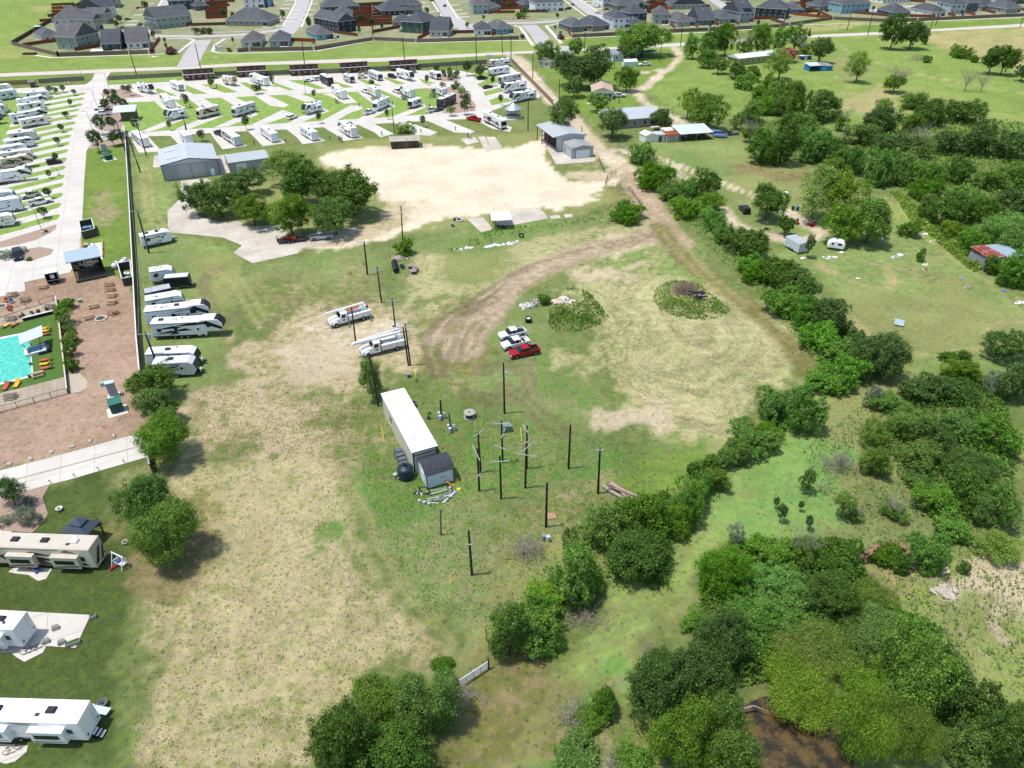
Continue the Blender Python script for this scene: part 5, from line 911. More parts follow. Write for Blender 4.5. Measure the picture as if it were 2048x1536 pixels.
# flatbed with mowers
r, L = on_frame('flatbed_trailer', 'trailer', 'black flatbed trailer with low rails', 'behind the silver pickup', (556, 490), (612, 484)); L = 6.6
part(r, 'deck', G().box(0, 0, .6, L, 2.2, .72, mat('4A4038', .8, .2, 4))); part(r, 'rail', G().tube([(0, .03, 1.1), (L, .03, 1.1)], .04, BLACK).tube([(0, 2.17, 1.1), (L, 2.17, 1.1)], .04, BLACK).tube([(0, .03, .6), (0, .03, 1.1)], .04, BLACK).tube([(0, 2.17, .6), (0, 2.17, 1.5)], .04, BLACK)); part(r, 'ramp', G().box(-.06, .1, .7, 0, 2.1, 1.7, mat('2A2A2A', .7))); part(r, 'hitch', G().prof([(L, .5), (L + 1.2, .5), (L + 1.2, .62), (L, .62)], .9, 1.3, BLACK)); wheels(r, [2.6, 3.5], 2.2, .36)
def mower(uv, colr, desc, where, z=0, rot=.4):
    p = P(*uv, z); r = thing('riding_mower', 'mower', desc, where, uv, (p[0], p[1], z), rot); c = mat(colr, .4)
    part(r, 'body', G().box(-.9, -.35, .3, .3, .35, .75, c, .1)); part(r, 'seat', G().box(.05, -.25, .75, .45, .25, .85, BLACK, .03).box(.4, -.25, .8, .5, .25, 1.2, BLACK)); part(r, 'mowing_deck', G().box(-.6, -.65, .15, .2, .65, .3, c, .05)); wheels(r, [-.7, .4], .9, .26)
    return r
mower((590, 478), 'C8501E', 'orange mower', 'loaded on the black flatbed trailer', .72, .3); mower((578, 477), 'C8501E', 'small orange machine', 'loaded on the black flatbed trailer', .72, 1.2); mower((1625, 452), 'A81420', 'red riding mower', 'on the sandy track of the trailer home', 0, .2); mower((1594, 447), 'A81420', 'dark red riding mower', 'beside the low bush of the trailer home', 0, 1.2)
p = P(1532, 462); r = thing('motorcycle', 'motorcycle', 'black motorcycle', 'on the grass beside the curved sandy drive', (1532, 462), (p[0], p[1], 0), .3)
part(r, 'frame', G().box(-.5, -.12, .4, .5, .12, .8, BLACK, .05).tube([(.5, 0, .5), (.35, 0, 1.05), (.3, -.3, 1.1), (.3, .3, 1.1)], .03, CHROME)); part(r, 'seat', G().box(-.6, -.15, .78, .1, .15, .88, BLACK, .04))
for x_ in (-.7, .75): part(r, 'wheel', G().torus((x_, 0, .33), (0, 1, 0), .27, .07, TYRE))
# ------------------------------------------------------------------ buildings
ROOFD = mat('55565A', .85, .2, .25); ROOFG = mat('5C5B5B', .85, .2, .3); ROOFB = mat('4C4E55', .85, .2, .3); TRIM = mat('DADAD6', .6, .05)
def roof_mesh(L, d, z0, kind, pitch, ov, m, ridge='x', g=None, x0=0, y0=0):
    """hip or gable roof over the rectangle, with eave thickness"""
    g = g or G(); a, b, c, e = x0 - ov, y0 - ov, x0 + L + ov, y0 + d + ov; t = .16
    Lx, Dy = c - a, e - b; short = min(Lx, Dy); hr = z0 + short / 2 * pitch
    if ridge == 'x': hr = z0 + Dy / 2 * pitch
    elif ridge == 'y': hr = z0 + Lx / 2 * pitch
    ins = 0 if kind == 'g' else short / 2
    if ridge == 'x' : r0, r1 = (a + min(ins, Lx / 2 - .05), (b + e) / 2), (c - min(ins, Lx / 2 - .05), (b + e) / 2)
    else: r0, r1 = ((a + c) / 2, b + min(ins, Dy / 2 - .05)), ((a + c) / 2, e - min(ins, Dy / 2 - .05))
    vs = [(a, b, z0), (c, b, z0), (c, e, z0), (a, e, z0), (r0[0], r0[1], hr), (r1[0], r1[1], hr), (a, b, z0 - t), (c, b, z0 - t), (c, e, z0 - t), (a, e, z0 - t)]
    if ridge == 'x': fs = [(0, 1, 5, 4), (1, 2, 5), (2, 3, 4, 5), (3, 0, 4)]
    else: fs = [(0, 1, 4), (1, 2, 5, 4), (2, 3, 5), (3, 0, 4, 5)]
    fs += [(6, 7, 1, 0), (7, 8, 2, 1), (8, 9, 3, 2), (9, 6, 0, 3), (9, 8, 7, 6)]
    g.add(vs, fs, m); return g, hr
def house(a, b, dep, st, wc, roof='h', ridge=None, desc='', where='in the housing estate', pitch=.55, roofc=None, wh=None, porch=True, extra=None, group='houses of the estate', axis='u', cat='house', nm='house', trim=TRIM, chim=True, winc=None):
    r, L = on_frame(nm, cat, desc, where, a, b, group, axis); H_ = wh or (3.2 if st == 1 else 6.2); wm = mat(wc, .8, .06, .8); rm = roofc or (ROOFD, ROOFG, ROOFB)[int(a[0]) % 3]; rs = random.Random(int(a[0] * 7 + a[1]))
    g = G().box(0, 0, 0, L, dep, H_, wm)
    rd = ridge or ('x' if L > dep else 'y'); rg, hr = roof_mesh(L, dep, H_ + .05, roof, pitch, .45, rm, rd)
    if roof == 'g':
        if rd == 'x': g.add([(0, 0, H_), (0, dep, H_), (0, dep / 2, hr - .15), (L, 0, H_), (L, dep, H_), (L, dep / 2, hr - .15)], [(1, 0, 2), (3, 4, 5)], wm)
        else: g.add([(0, 0, H_), (L, 0, H_), (L / 2, 0, hr - .15), (0, dep, H_), (L, dep, H_), (L / 2, dep, hr - .15)], [(0, 1, 2), (4, 3, 5)], wm)
    part(r, 'wall', g)
    if extra:   # lower wing: x0, y0, length, depth, height
        x0, y0, l2, d2, h2 = extra; w2 = G().box(x0, y0, 0, x0 + l2, y0 + d2, h2, wm); part(r, 'wing', w2); roof_mesh(l2, d2, h2 + .05, 'h', .5, .4, rm, None or ('x' if l2 > d2 else 'y'), rg, x0, y0)
    ro = part(r, 'roof', rg)
    if chim:
        for k in range(3): xx, yy = rs.uniform(.3, .7) * L, rs.uniform(.35, .65) * dep; part(ro, 'roof_vent', G().box(xx - .2, yy - .2, hr - 1.6, xx + .2, yy + .2, hr - .1 - (.5 if roof == 'h' else .8), TRIM))
    part(r, 'trim', G().box(-.48, -.49, H_ - .16, L + .48, -.46, H_ + .04, trim).box(-.49, -.46, H_ - .16, -.46, dep + .46, H_ + .04, trim).box(L + .46, -.46, H_ - .16, L + .49, dep + .46, H_ + .04, trim).box(-.03, -.03, 0, .1, .1, H_ - .2, trim).box(L - .1, -.03, 0, L + .03, .1, H_ - .2, trim))
    wt = winc or TRIM
    for s in range(st):
        z = 1.0 + 3.0 * s; n = max(2, int(L / 3.6))
        for k in range(n):
            x = L * (k + .5) / n + rs.uniform(-.3, .3)
            if porch and s == 0 and k == n - 1: continue
            f = part(r, 'window', G().box(x - .65, -.05, z - .08, x + .65, -.01, z + 1.35, wt)); part(f, 'pane', G().box(x - .53, -.075, z + .02, x - .03, -.045, z + 1.25, GLASS).box(x + .03, -.075, z + .02, x + .53, -.045, z + 1.25, GLASS))
        for side, xx in ((0, -.01), (1, L + .01)):
            for k in range(2):
                y = dep * (.3 + .4 * k) + rs.uniform(-.5, .5); s_ = -1 if side == 0 else 1
                f = part(r, 'window', G().box(xx + s_ * .0, y - .5, z, xx + s_ * .04, y + .5, z + 1.25, wt)); part(f, 'pane', G().box(min(xx + s_ * .04, xx + s_ * .065), y - .4, z + .08, max(xx + s_ * .04, xx + s_ * .065), y + .4, z + 1.17, GLASS))
    if porch:
        x = L - L / max(2, int(L / 3.6)) * .9; part(r, 'patio_shade_panel', G().box(x, -.03, .1, L - .3, .0, 2.4, mat('35383C', .7, .2)).box(x - .1, -2.0, 0, L, -.0, .12, CURB)); part(r, 'patio_door', G().box(x + .3, -.06, .15, x + 2.0, -.03, 2.2, TRIM).box(x + .4, -.08, .25, x + 1.9, -.055, 2.1, GLASS))  # flat dark panel with slab; its colour stands for a covered patio's shade
    return r
HS = [  # wall left, wall right, depth, storeys, colour, roof, ridge, description
 ((157, 99.5), (203, 88), 9, 2, '8E9A90', 'g', 'y', 'sage green two-storey house with covered patio'), ((87, 85.5), (126, 81.5), 13, 1, 'C2C6C8', 'h', None, 'pale grey one-storey house with white wall'), ((112, 62), (186, 58), 15, 2, 'BFC5C8', 'h', 'x', 'wide house with huge dark roof'),
 ((155, 38), (213, 38), 12, 2, 'C4CACE', 'g', 'y', 'pale two-storey house with steep gable'), ((165, 19), (238, 16), 16, 2, '8D9390', 'h', 'x', 'long dark-roofed house'), ((206, 101), (243, 99.5), 13, 1, '34444E', 'g', 'x', 'dark teal one-storey house with grey roof'), ((256, 98.5), (299, 96), 14, 1, 'D4D8D8', 'g', 'x', 'white one-storey house with three windows'),
 ((192, 62), (208, 58), 8, 2, 'A69E92', 'g', 'y', 'narrow tan gabled house front'), ((214, 48), (228, 44), 9, 2, 'AAA498', 'g', 'y', 'beige gabled house front'), ((315, 59), (386, 51), 12, 2, '8FA096', 'g', 'x', 'sage two-storey house with side wing'), ((340, 21), (392, 18.5), 12, 2, '3A4A50', 'h', None, 'dark teal two-storey house'), ((392, 22), (418, 20), 10, 1, '4A5A60', 'h', None, 'dark low house wing'), ((386, 6), (430, 5), 9, 2, 'CDC8C0', 'h', None, 'cream two-storey house'),
 ((453, 51.5), (537, 53), 14, 1, '9A958C', 'h', 'x', 'large greige one-storey house'), ((490, 17), (529, 16), 10, 2, 'D9DDDF', 'g', 'y', 'white two-storey gabled house'), ((484, 95), (523, 94), 13, 1, 'AEB4B8', 'h', 'y', 'white-trimmed house with dark base'), ((540, 93.5), (578, 92.5), 13, 1, '98A0A6', 'h', 'y', 'grey house with dark lower porch'), ((634, 81), (668, 78), 18, 1, '7DA3B0', 'h', 'y', 'light blue ranch house'),
 ((630, 56), (678, 66), 9, 2, '2E3840', 'g', 'x', 'black two-storey house with white gable trim'), ((672, 50), (707, 49), 13, 2, 'D2D6D8', 'h', None, 'white two-storey house behind the black one'), ((645, 24), (719, 21), 13, 1, '2E3C4C', 'h', 'x', 'navy one-storey house with broad roof'), ((664, 4), (696, 3), 10, 2, '24405C', 'h', None, 'navy two-storey house'), ((540, 14), (548, 13), 8, 2, '5A8AA8', 'g', 'y', 'blue narrow house'),
 ((764, 32), (826, 29), 15, 1, '2E3640', 'h', 'x', 'black one-storey house with broad roof'), ((785, 54), (817, 54), 11, 1, '9C8F86', 'h', None, 'brick and greige one-storey house'), ((800, 29), (845, 27), 11, 2, '9AA09E', 'h', None, 'grey two-storey house'), ((845, 67.5), (876, 58), 10, 2, '3E5A50', 'h', None, 'dark green two-storey house'), ((860, 73.5), (896, 74), 14, 1, 'B9B8B2', 'g', 'x', 'white-grey one-storey house with side gable'),
 ((950, 71.5), (983, 71), 13, 1, 'CBD2D2', 'h', 'y', 'white and teal one-storey house'), ((994, 69.5), (1027, 67), 13, 1, '6E97AE', 'h', 'y', 'blue one-storey house by the entry street'), ((946, 29), (976, 28), 11, 2, '95A6A6', 'h', None, 'sage two-storey house'), ((976, 27), (1001, 22), 10, 1, '8A9898', 'h', None, 'low sage house wing'), ((975, 9), (1004, 8), 10, 2, '27506E', 'h', None, 'deep blue two-storey house'),
 ((1070, 25), (1127, 23), 11, 2, 'DDE1E2', 'h', 'x', 'white two-storey house beside the green corner'), ((1046, 18), (1067, 17), 10, 1, '6A7074', 'h', None, 'small grey house'), ((1143, 65), (1175, 63), 14, 1, '5E7272', 'h', 'y', 'grey-teal house on the street corner'), ((1184, 63), (1218, 60), 14, 1, '857A6E', 'h', 'y', 'taupe brick house'), ((1226, 59), (1258, 57.5), 13, 2, 'D3D8DA', 'h', 'y', 'white two-storey house with patio'), ((1259, 48), (1292, 46), 11, 2, '2A3A54', 'h', 'x', 'navy two-storey house'), ((1262, 60), (1290, 58), 9, 1, '3A4660', 'h', None, 'low navy house with peaked roof'),
 ((1233, 21), (1297, 18.5), 14, 1, '5E6E66', 'h', 'x', 'green-grey house with very long roof'), ((1205, 15), (1228, 13), 9, 2, 'DADCDC', 'g', 'y', 'white gabled house front'), ((1305, 48.5), (1337, 49), 13, 2, '99A098', 'h', 'y', 'grey-green two-storey house'), ((1354, 54), (1388, 52), 14, 1, 'A6ABAC', 'h', 'y', 'light grey house with gable'), ((1397, 51), (1428, 50), 14, 1, '45636E', 'g', 'x', 'teal-blue one-storey house'), ((1437, 48), (1469, 46.5), 14, 1, '8A98A0', 'h', 'y', 'grey-blue one-storey house'),
 ((1478, 46.5), (1506, 44.5), 14, 2, '8E9296', 'g', 'x', 'grey two-storey house with solar panels'), ((1343, 19), (1410, 18), 12, 1, '939E92', 'g', 'y', 'long grey-green one-storey house'), ((1508, 35), (1568, 39), 12, 2, '33373C', 'h', None, 'charcoal two-storey house'), ((1572, 28), (1606, 28.5), 14, 1, '4E7C92', 'h', 'y', 'blue one-storey house'), ((1637, 22), (1680, 20), 11, 1, '9C9C98', 'h', None, 'grey one-storey house with patio'), ((1680, 28), (1737, 25), 10, 2, '7FA6B4', 'h', 'x', 'light blue two-storey house'),
 ((1784, 35), (1818, 34), 13, 1, '55686A', 'h', 'y', 'dark teal small house'), ((1765, 7), (1826, 4), 10, 1, 'D8D8D2', 'h', 'x', 'long white one-storey house'), ((1862, 34), (1889, 33), 16, 1, 'D6D5CE', 'h', 'y', 'white one-storey house with dark patio'), ((1898, 28.5), (1928, 28), 12, 2, 'A3AFB0', 'h', 'y', 'pale sage two-storey house'), ((1929, 25.5), (1953, 24), 12, 2, '3E5464', 'h', None, 'dark blue-grey two-storey house'),
 ((1961, 22), (1988, 20), 13, 1, '8E9490', 'h', 'x', 'beige-grey house with covered patio'), ((2010, 27), (2040, 25), 13, 1, '8A9690', 'h', 'x', 'sage house at the right edge'), ((2030, 8), (2062, 6), 12, 2, '3C4450', 'h', 'x', 'dark two-storey house at the right edge'), ((1440, 2), (1500, 0), 10, 2, 'C8C6BE', 'g', 'y', 'cream gabled house row end'), ((1880, 5), (1990, 0), 10, 1, '6E767E', 'h', 'x', 'long grey house in the back row')]
for i, (a, b, dep, st, wc, rf, rd, ds) in enumerate(HS):
    h = house(a, b, dep * (1.4 if dep < 17 else 1.1), st, wc, rf, rd, ds, pitch=.62, extra={9: (-4.5, 1, 5, 7, 2.9), 46: None}.get(i))
    if i == 46: part(h, 'solar_panel', G().add([(3, -.2, 6.6), (9.5, -.2, 6.6), (9.5, 2.6, 8.3), (3, 2.6, 8.3)], [(0, 1, 2, 3)], mat('101828', .2)))
# back garden fences
REDF = mat('8E4A34', .85, .2, 2, rib=6); BRNF = mat('6E4A3C', .85, .2, 2, rib=6); WALLF = mat('776A5E', .9, .14, 1.2, rib=3); OLDF = mat('8B8478', .9, .25, 2.5, rib=5); POSTM = mat('CFC9BD', .7, .08)
def fence(pts, h, m, desc, where, posts=0, nm='privacy_fence', cap=None, th=.12, axis='u', step=0, group='fences'):
    w_ = [P(*q) for q in pts]; o = w_[0]; mu = pts[len(pts) // 2]; r = thing(nm, 'fence', desc, where, mu, (o[0], o[1], 0), 0, group, axis); g = G(); gc = G()
    for a, b in zip(w_[:-1], w_[1:]):
        a = a - o; b = b - o; L = float(np.hypot(*(b - a))); T = Matrix.Translation((a[0], a[1], 0)) @ Matrix.Rotation(math.atan2(b[1] - a[1], b[0] - a[0]), 4, 'Z'); g.T = T
        n = max(1, int(L / 2.4))
        for k in range(n):
            x0, x1 = L * k / n, L * (k + 1) / n - .03; dz = random.Random(k * 3 + int(L)).uniform(-.04, .04) if m is OLDF else 0; g.box(x0, -th / 2, 0, x1, th / 2, h + dz, m)
        if cap: gc.T = T; gc.box(0, -th / 2 - .05, h + .05, L, th / 2 + .05, h + .1, cap)
    part(r, 'panel', g)
    if cap: part(r, 'top_rail', gc)
    if posts:
        for q in w_:
            q = q - o; part(r, 'post', G().box(q[0] - .35, q[1] - .35, 0, q[0] + .35, q[1] + .35, h + .5, POSTM))
    if step:
        k = 0
        for a, b in zip(w_[:-1], w_[1:]):
            a = a - o; b = b - o; L = float(np.hypot(*(b - a)))
            for s in np.arange(0, L, step):
                if k < 95: q = a + (b - a) * s / L; part(r, 'post', G().box(q[0] - .08, q[1] - .08, 0, q[0] + .08, q[1] + .08, h + .1, mat('4A4038', .8))); k += 1
    return r
for pts in ([(24, 90), (117, 113)], [(117, 113), (260, 109), (299, 108)], [(475, 105), (500, 102.5), (628, 101), (747, 81), (832, 85.5), (1039, 79)], [(1143, 76), (1252, 70), (1324, 66), (1417, 62), (1560, 55)], [(1560, 55), (1578, 51.5), (1665, 39.5), (1771, 44)], [(1771, 44), (1834, 42.5), (2048, 32.5), (2300, 18)]):
    fence(pts, 2.0, WALLF, 'brown panel wall with pale pillars', 'along the estate side of the country road', posts=1, nm='boundary_wall', group='boundary walls of the estate')
fence([(24, 90), (150, 15), (190, -6)], 2, mat('55403A', .85, .2, 2, rib=6), 'dark board fence', 'beside the upper left field', group='garden fences')
for i, pts in enumerate(['299,108 320,79', '355,53 486,49', '47,93 86,87 124,83', '150,102 200,94', '205,94 216,100', '668,66 716,73', '690,54 745,52', '705,43 745,41', '713,36 745,33', '720,30 745,27', '745,81 743,10', '746,66 800,56', '835,80 862,66', '905,67 948,66', '980,70 996,69', '720,22 745,20', '980,27 1030,26', '1040,25 1096,25', '1126,50 1143,76', '700,12 770,8', '975,20 1040,18', '985,14 1050,10', '1350,58 1333,45', '1396,56 1384,49', '1437,52 1424,44', '1478,51 1466,43', '1500,40 1560,37', '1570,50 1540,40', '1586,30 1665,38', '1664,38 1612,14', '1650,24 1680,22', '1708,27 1775,33', '1815,34 1870,35', '1895,30 1910,33', '1932,27 1950,31', '1956,19 1990,28', '1986,17 2025,26', '2035,19 2060,24', '1290,12 1345,20', '1300,4 1340,8', '1590,8 1640,10', '1822,4 1850,5', '415,38 450,36', '412,30 455,28', '410,24 455,22', '415,14 460,12', '418,6 470,4', '112,18 160,16', '110,26 150,24', '96,34 155,32', '80,44 110,42', '62,66 80,66', '575,82 632,84', '630,90 620,82']):
    pp = [tuple(float(k) for k in q.split(',')) for q in pts.split()]; fence(pp, 1.8, (REDF, BRNF, REDF, BRNF)[i % 4], 'reddish board fence' if i % 2 == 0 else 'brown board fence', 'between the back gardens of the estate', group='garden fences')
for x0, x1, y0, y1, n_ in ((705, 744, 12, 52, 7), (746, 785, 10, 55, 7), (412, 455, 6, 40, 8), (985, 1045, 2, 22, 5), (104, 150, 10, 50, 6), (1292, 1335, 4, 30, 5), (1600, 1640, 2, 30, 5)):
    for k in range(n_): y = y0 + (y1 - y0) * k / n_; fence([(x0, y + 2), (x1, y)], 1.8, REDF if k % 3 else BRNF, 'reddish board fence', 'between the back gardens of the estate', group='garden fences')
# camp fences
fence([(252, 262), (262, 415), (278, 690), (285, 762)], 1.9, mat('5E564E', .9, .2, 2, rib=5), 'long dark board fence with white top rail', 'between the camp and the storage yard', cap=mat('D9D5CC', .7), nm='board_fence'); fence([(297, 906), (306, 948)], 1.9, mat('5E564E', .9, .2, 2, rib=5), 'short dark fence stub', 'beside the end of the pale drive lane', cap=mat('D9D5CC', .7), nm='board_fence')
fence([(-60, 174), (0, 171), (75, 168)], 1.9, mat('A08A68', .9, .2, 2, rib=5), 'tan board fence', 'left of the camp entrance', nm='board_fence'); fence([(78, 167), (170, 161)], 1.9, OLDF, 'weathered grey board fence', 'left of the camp entrance', nm='board_fence')
fence([(217, 161), (365, 153)], 1.9, OLDF, 'grey board fence right of the camp entrance', '', nm='board_fence'); 
for q in ([(430, 152), (478, 150)], [(533, 150), (583, 148)], [(637, 147), (685, 145)], [(735, 142), (784, 140)]): fence(q, 1.9, OLDF, 'short grey board fence', 'between two brown cabins', nm='board_fence')
fence([(834, 136), (980, 127), (1022, 122)], 1.9, OLDF, 'grey board fence with posts', 'behind the upper right camp lawn', nm='board_fence', step=5); fence([(1023, 124), (1106, 210)], 2.0, mat('8A7866', .9, .2, 2, rib=5), 'brown board fence with white top rail', 'between camp and dirt road', cap=mat('C9C2B4', .7), nm='board_fence')
def rail_fence(pts, h, desc, where, m=BLACK, step=2.5, rails=(.1, 1.0), nm='rail_fence', group='open rail fences'):
    w_ = [P(*q) for q in pts]; o = w_[0]; r = thing(nm, 'fence', desc, where, pts[len(pts) // 2], (o[0], o[1], 0), 0, group); g = G(); k = 0
    for a, b in zip(w_[:-1], w_[1:]):
        a = a - o; b = b - o; L = float(np.hypot(*(b - a)))
        for f in rails: g.cyl((a[0], a[1], h * f), (b[0], b[1], h * f), .035, m, n=6)
        for s in np.arange(0, L + .01, step):
            q = a + (b - a) * min(1, s / L)
            if k < 95: part(r, 'post', G().cyl((q[0], q[1], 0), (q[0], q[1], h + .03), .05, m, n=6)); k += 1
    part(r, 'rails', g); return r
rail_fence([(-60, 656), (0, 635), (113, 600)], 1.2, 'thin black rail fence above the pool terrace', ''); rail_fence([(137, 788), (0, 826), (-60, 843)], 1.2, 'thin black rail fence below the pool terrace', '')
fence([(114, 600), (121, 650), (137, 788)], .9, mat('4A4238', .9, .15), 'low dark fence with pale cap', 'between the pool turf and the shrubs', cap=mat('C9BFA6', .8), nm='low_fence')
rail_fence([(1196, 318), (1208, 345), (1232, 350), (1215, 357), (1210, 372), (1260, 382), (1285, 415)], 1.3, 'rusty wire fence at the bend of the dirt road', '', m=mat('5A4436', .9), rails=(.3, .6, .95)); rail_fence([(1065, 135), (1110, 190), (1135, 225)], 1.1, 'thin wire fence', 'on the farm side of the dirt road', m=mat('77706A', .8), step=6, rails=(.5, 1)); rail_fence([(1240, 295), (1262, 305)], 1.1, 'farm gate at the dirt road', '', m=GALV, rails=(.3, .6, .95))
# brown cabins
def cabin(a, b, desc):
    r, L = on_frame('cabin', 'cabin', desc, 'along the upper camp fence', a, b, 'brown cabins of the camp'); d = 4.2; m = mat('5A4038', .8, .12, 2, rib=4)
    part(r, 'wall', G().add([(0, 0, 0), (L, 0, 0), (L, d, 0), (0, d, 0), (0, 0, 4.5), (L, 0, 4.5), (L, d, 3.6), (0, d, 3.6)], [(0, 1, 5, 4), (1, 2, 6, 5), (2, 3, 7, 6), (3, 0, 4, 7)], m)); part(r, 'roof', G().add([(-.5, -.6, 4.62), (L + .5, -.6, 4.62), (L + .5, d + .4, 3.62), (-.5, d + .4, 3.62), (-.5, -.6, 4.8), (L + .5, -.6, 4.8), (L + .5, d + .4, 3.8), (-.5, d + .4, 3.8)], [(3, 2, 1, 0), (4, 5, 6, 7), (0, 1, 5, 4), (1, 2, 6, 5), (2, 3, 7, 6), (3, 0, 4, 7)], mat('6A5048', .7, .1)))
    part(r, 'porch_awning', G().box(-.2, -1.3, 2.5, L + .2, .0, 2.68, mat('D5D2CC', .5))); 
    for k in range(4):
        x = L * (.12 + .25 * k); part(r, 'window', G().box(x - .6, -.05, 3.05, x + .6, -.01, 3.75, mat('9AA49A', .3)).box(x - .5, -.07, 3.13, x + .5, -.045, 3.67, mat('4A544E', .15)))
    for x, c in ((L * .1, 0), (L * .3, 1), (L * .52, 0), (L * .74, 1), (L * .9, 0)):
        if c: part(r, 'door', G().box(x - .45, -.05, .1, x + .45, -.01, 2.1, mat('A08070', .6)))
        else: part(r, 'window', G().box(x - .7, -.05, 1.0, x + .7, -.01, 1.8, mat('7A8A7C', .2)))
    for x in (0, L * .5, L): part(r, 'post', G().box(x - .07, -1.25, 0, x + .07, -1.1, 2.5, m))
for i, (a, b) in enumerate((((370, 161.5), (429, 157.5)), ((477, 155), (534, 151.5)), ((582, 152), (638, 149)), ((684, 147), (736, 143.5)), ((783, 142.5), (835, 139)))): cabin(a, b, 'brown cabin with white porch strip')
# office shed of the camp
r, L = on_frame('camp_office', 'building', 'small olive building with pale slanted roof', 'between the mulch bed and the camp lawn', (245, 243), (274, 241))
part(r, 'wall', G().add([(0, 0, 0), (L, 0, 0), (L, 5, 0), (0, 5, 0), (0, 0, 3.2), (L, 0, 3.2), (L, 5, 4.2), (0, 5, 4.2)], [(0, 1, 5, 4), (1, 2, 6, 5), (2, 3, 7, 6), (3, 0, 4, 7)], mat('55563F', .8, .1, 1, rib=3))); part(r, 'roof', G().add([(-2.5, -.6, 3.3), (L + .4, -.6, 3.3), (L + .4, 5.6, 4.4), (-2.5, 5.6, 4.4), (-2.5, -.6, 3.45), (L + .4, -.6, 3.45), (L + .4, 5.6, 4.55), (-2.5, 5.6, 4.55)], [(3, 2, 1, 0), (4, 5, 6, 7), (0, 1, 5, 4), (1, 2, 6, 5), (2, 3, 7, 6), (3, 0, 4, 7)], mat('C9D2D6', .5, .06, 1, rib=2)))
for y in (0, 4.8): part(r, 'porch_post', G().box(-2.3, y, 0, -2.15, y + .15, 3.3, OFFW))
part(r, 'door', G().box(-.03, 2, 0, 0, 3, 2.1, OFFW)); r, L = on_frame('entry_shed', 'shed', 'small brown shed with grey roof', 'at the tan fence left of the camp entrance', (62, 176), (72, 175)); part(r, 'wall', G().box(0, 0, 0, L, 4, 2.3, mat('5A4A40', .9))); part(r, 'roof', roof_mesh(L, 4, 2.35, 'h', .3, .5, mat('77706E', .9), 'y')[0])
# metal barns
def ribbed(h, ax='X', dirt=None): return mat(h, .45, .05, .5, rib=1.3, ribax=ax, dirt=dirt)
r, L = on_frame('metal_barn', 'barn', 'large grey metal barn with double sliding door', 'beside the long fence', (330, 363), (441, 349)); d = 17; WB = ribbed('9AA0A8'); NAVY = mat('27344A', .6)
part(r, 'wall', G().box(0, 0, 0, L, d, 4.7, WB).add([(0, 0, 4.7), (L, 0, 4.7), (L / 2, 0, 5.95), (0, d, 4.7), (L, d, 4.7), (L / 2, d, 5.95)], [(0, 1, 2), (4, 3, 5)], WB)); rf = part(r, 'roof', roof_mesh(L, d, 4.78, 'g', .16, .25, ribbed('B9BEC0', 'Y'), 'y')[0])
for x, y in ((.2, .25), (.2, .72), (.78, .25), (.78, .72)): part(rf, 'skylight', G().add([(L * x - 1.6, d * y - .4, 4.9 + min(x, 1 - x) * L * .16 - .2), (L * x + 1.6, d * y - .4, 4.9 + min(x, 1 - x) * L * .16 + (.3 if x < .5 else -.7)), (L * x + 1.6, d * y + .4, 4.9 + min(x, 1 - x) * L * .16 + (.3 if x < .5 else -.7)), (L * x - 1.6, d * y + .4, 4.9 + min(x, 1 - x) * L * .16 - .2)], [(0, 1, 2, 3)], OFFW))
for i in range(2): part(r, 'sliding_door', G().box(L * (.27 + .24 * i), -.08, .05, L * (.27 + .24 * i) + L * .235, -.02, 4.5, ribbed('A7A9AC')))
part(r, 'door', G().box(L * .84, -.06, 0, L * .84 + 1.1, -.02, 2.1, WHITE)); part(r, 'trim', G().box(-.06, -.06, 0, .1, .1, 4.7, NAVY).box(L - .1, -.06, 0, L + .06, .1, 4.7, NAVY).add([(-.3, -.29, 4.72), (L / 2, -.29, 6.0), (L + .3, -.29, 4.72), (-.3, -.29, 4.5), (L / 2, -.29, 5.8), (L + .3, -.29, 4.5)], [(3, 4, 1, 0), (4, 5, 2, 1)], NAVY).box(L * .26, -.1, 4.5, L * .75, -.02, 4.62, NAVY).box(L * .502, -.1, 0, L * .508, -.085, 4.5, NAVY))
r, L = on_frame('metal_shed', 'barn', 'smaller grey metal shed with ribbed roof', 'right of the large metal barn', (462, 347), (541, 336)); d = 9; part(r, 'wall', G().box(0, 0, 0, L, d, 3.2, WB)); part(r, 'roof', roof_mesh(L, d, 3.25, 'g', .2, .2, ribbed('B2B8B8'), 'x')[0]); part(r, 'door', G().box(2, -.05, 0, 5, -.01, 2.6, OFFW)); part(r, 'trim', G().box(-.05, -.05, 0, .08, .08, 3.2, NAVY).box(L - .08, -.05, 0, L + .05, .08, 3.2, NAVY))
r, L = on_frame('wooden_shed', 'shed', 'old wooden shed with pale rusty tin roof', 'above the white caliche yard', (783, 298), (838, 295)); d = 5; OW = mat('4E4A40', .95, .3, 1, rib=3, dirt='5A6A3A'); part(r, 'wall', G().box(0, 0, 0, L, d, 2.5, OW)); part(r, 'roof', G().add([(-.5, -.7, 2.6), (L + .5, -.7, 2.45), (L + .5, d / 2, 3.4), (L / 2, d / 2, 3.2), (-.5, d / 2, 3.5), (L + .5, d + .4, 2.6), (-.5, d + .4, 2.6)], [(0, 1, 2, 3, 4), (4, 3, 2, 5, 6)], mat('AFA99C', .7, .15, 1, rib=1.5, dirt='8A6A50'))); part(r, 'door', G().box(L * .45, -.06, 0, L * .62, -.02, 2.2, mat('6A5444', .95, .2, 2)))
for x in (.15, .88): part(r, 'porch_post', G().box(L * x - .08, -.6, 0, L * x + .08, -.45, 2.5, mat('3A342C', .9)))
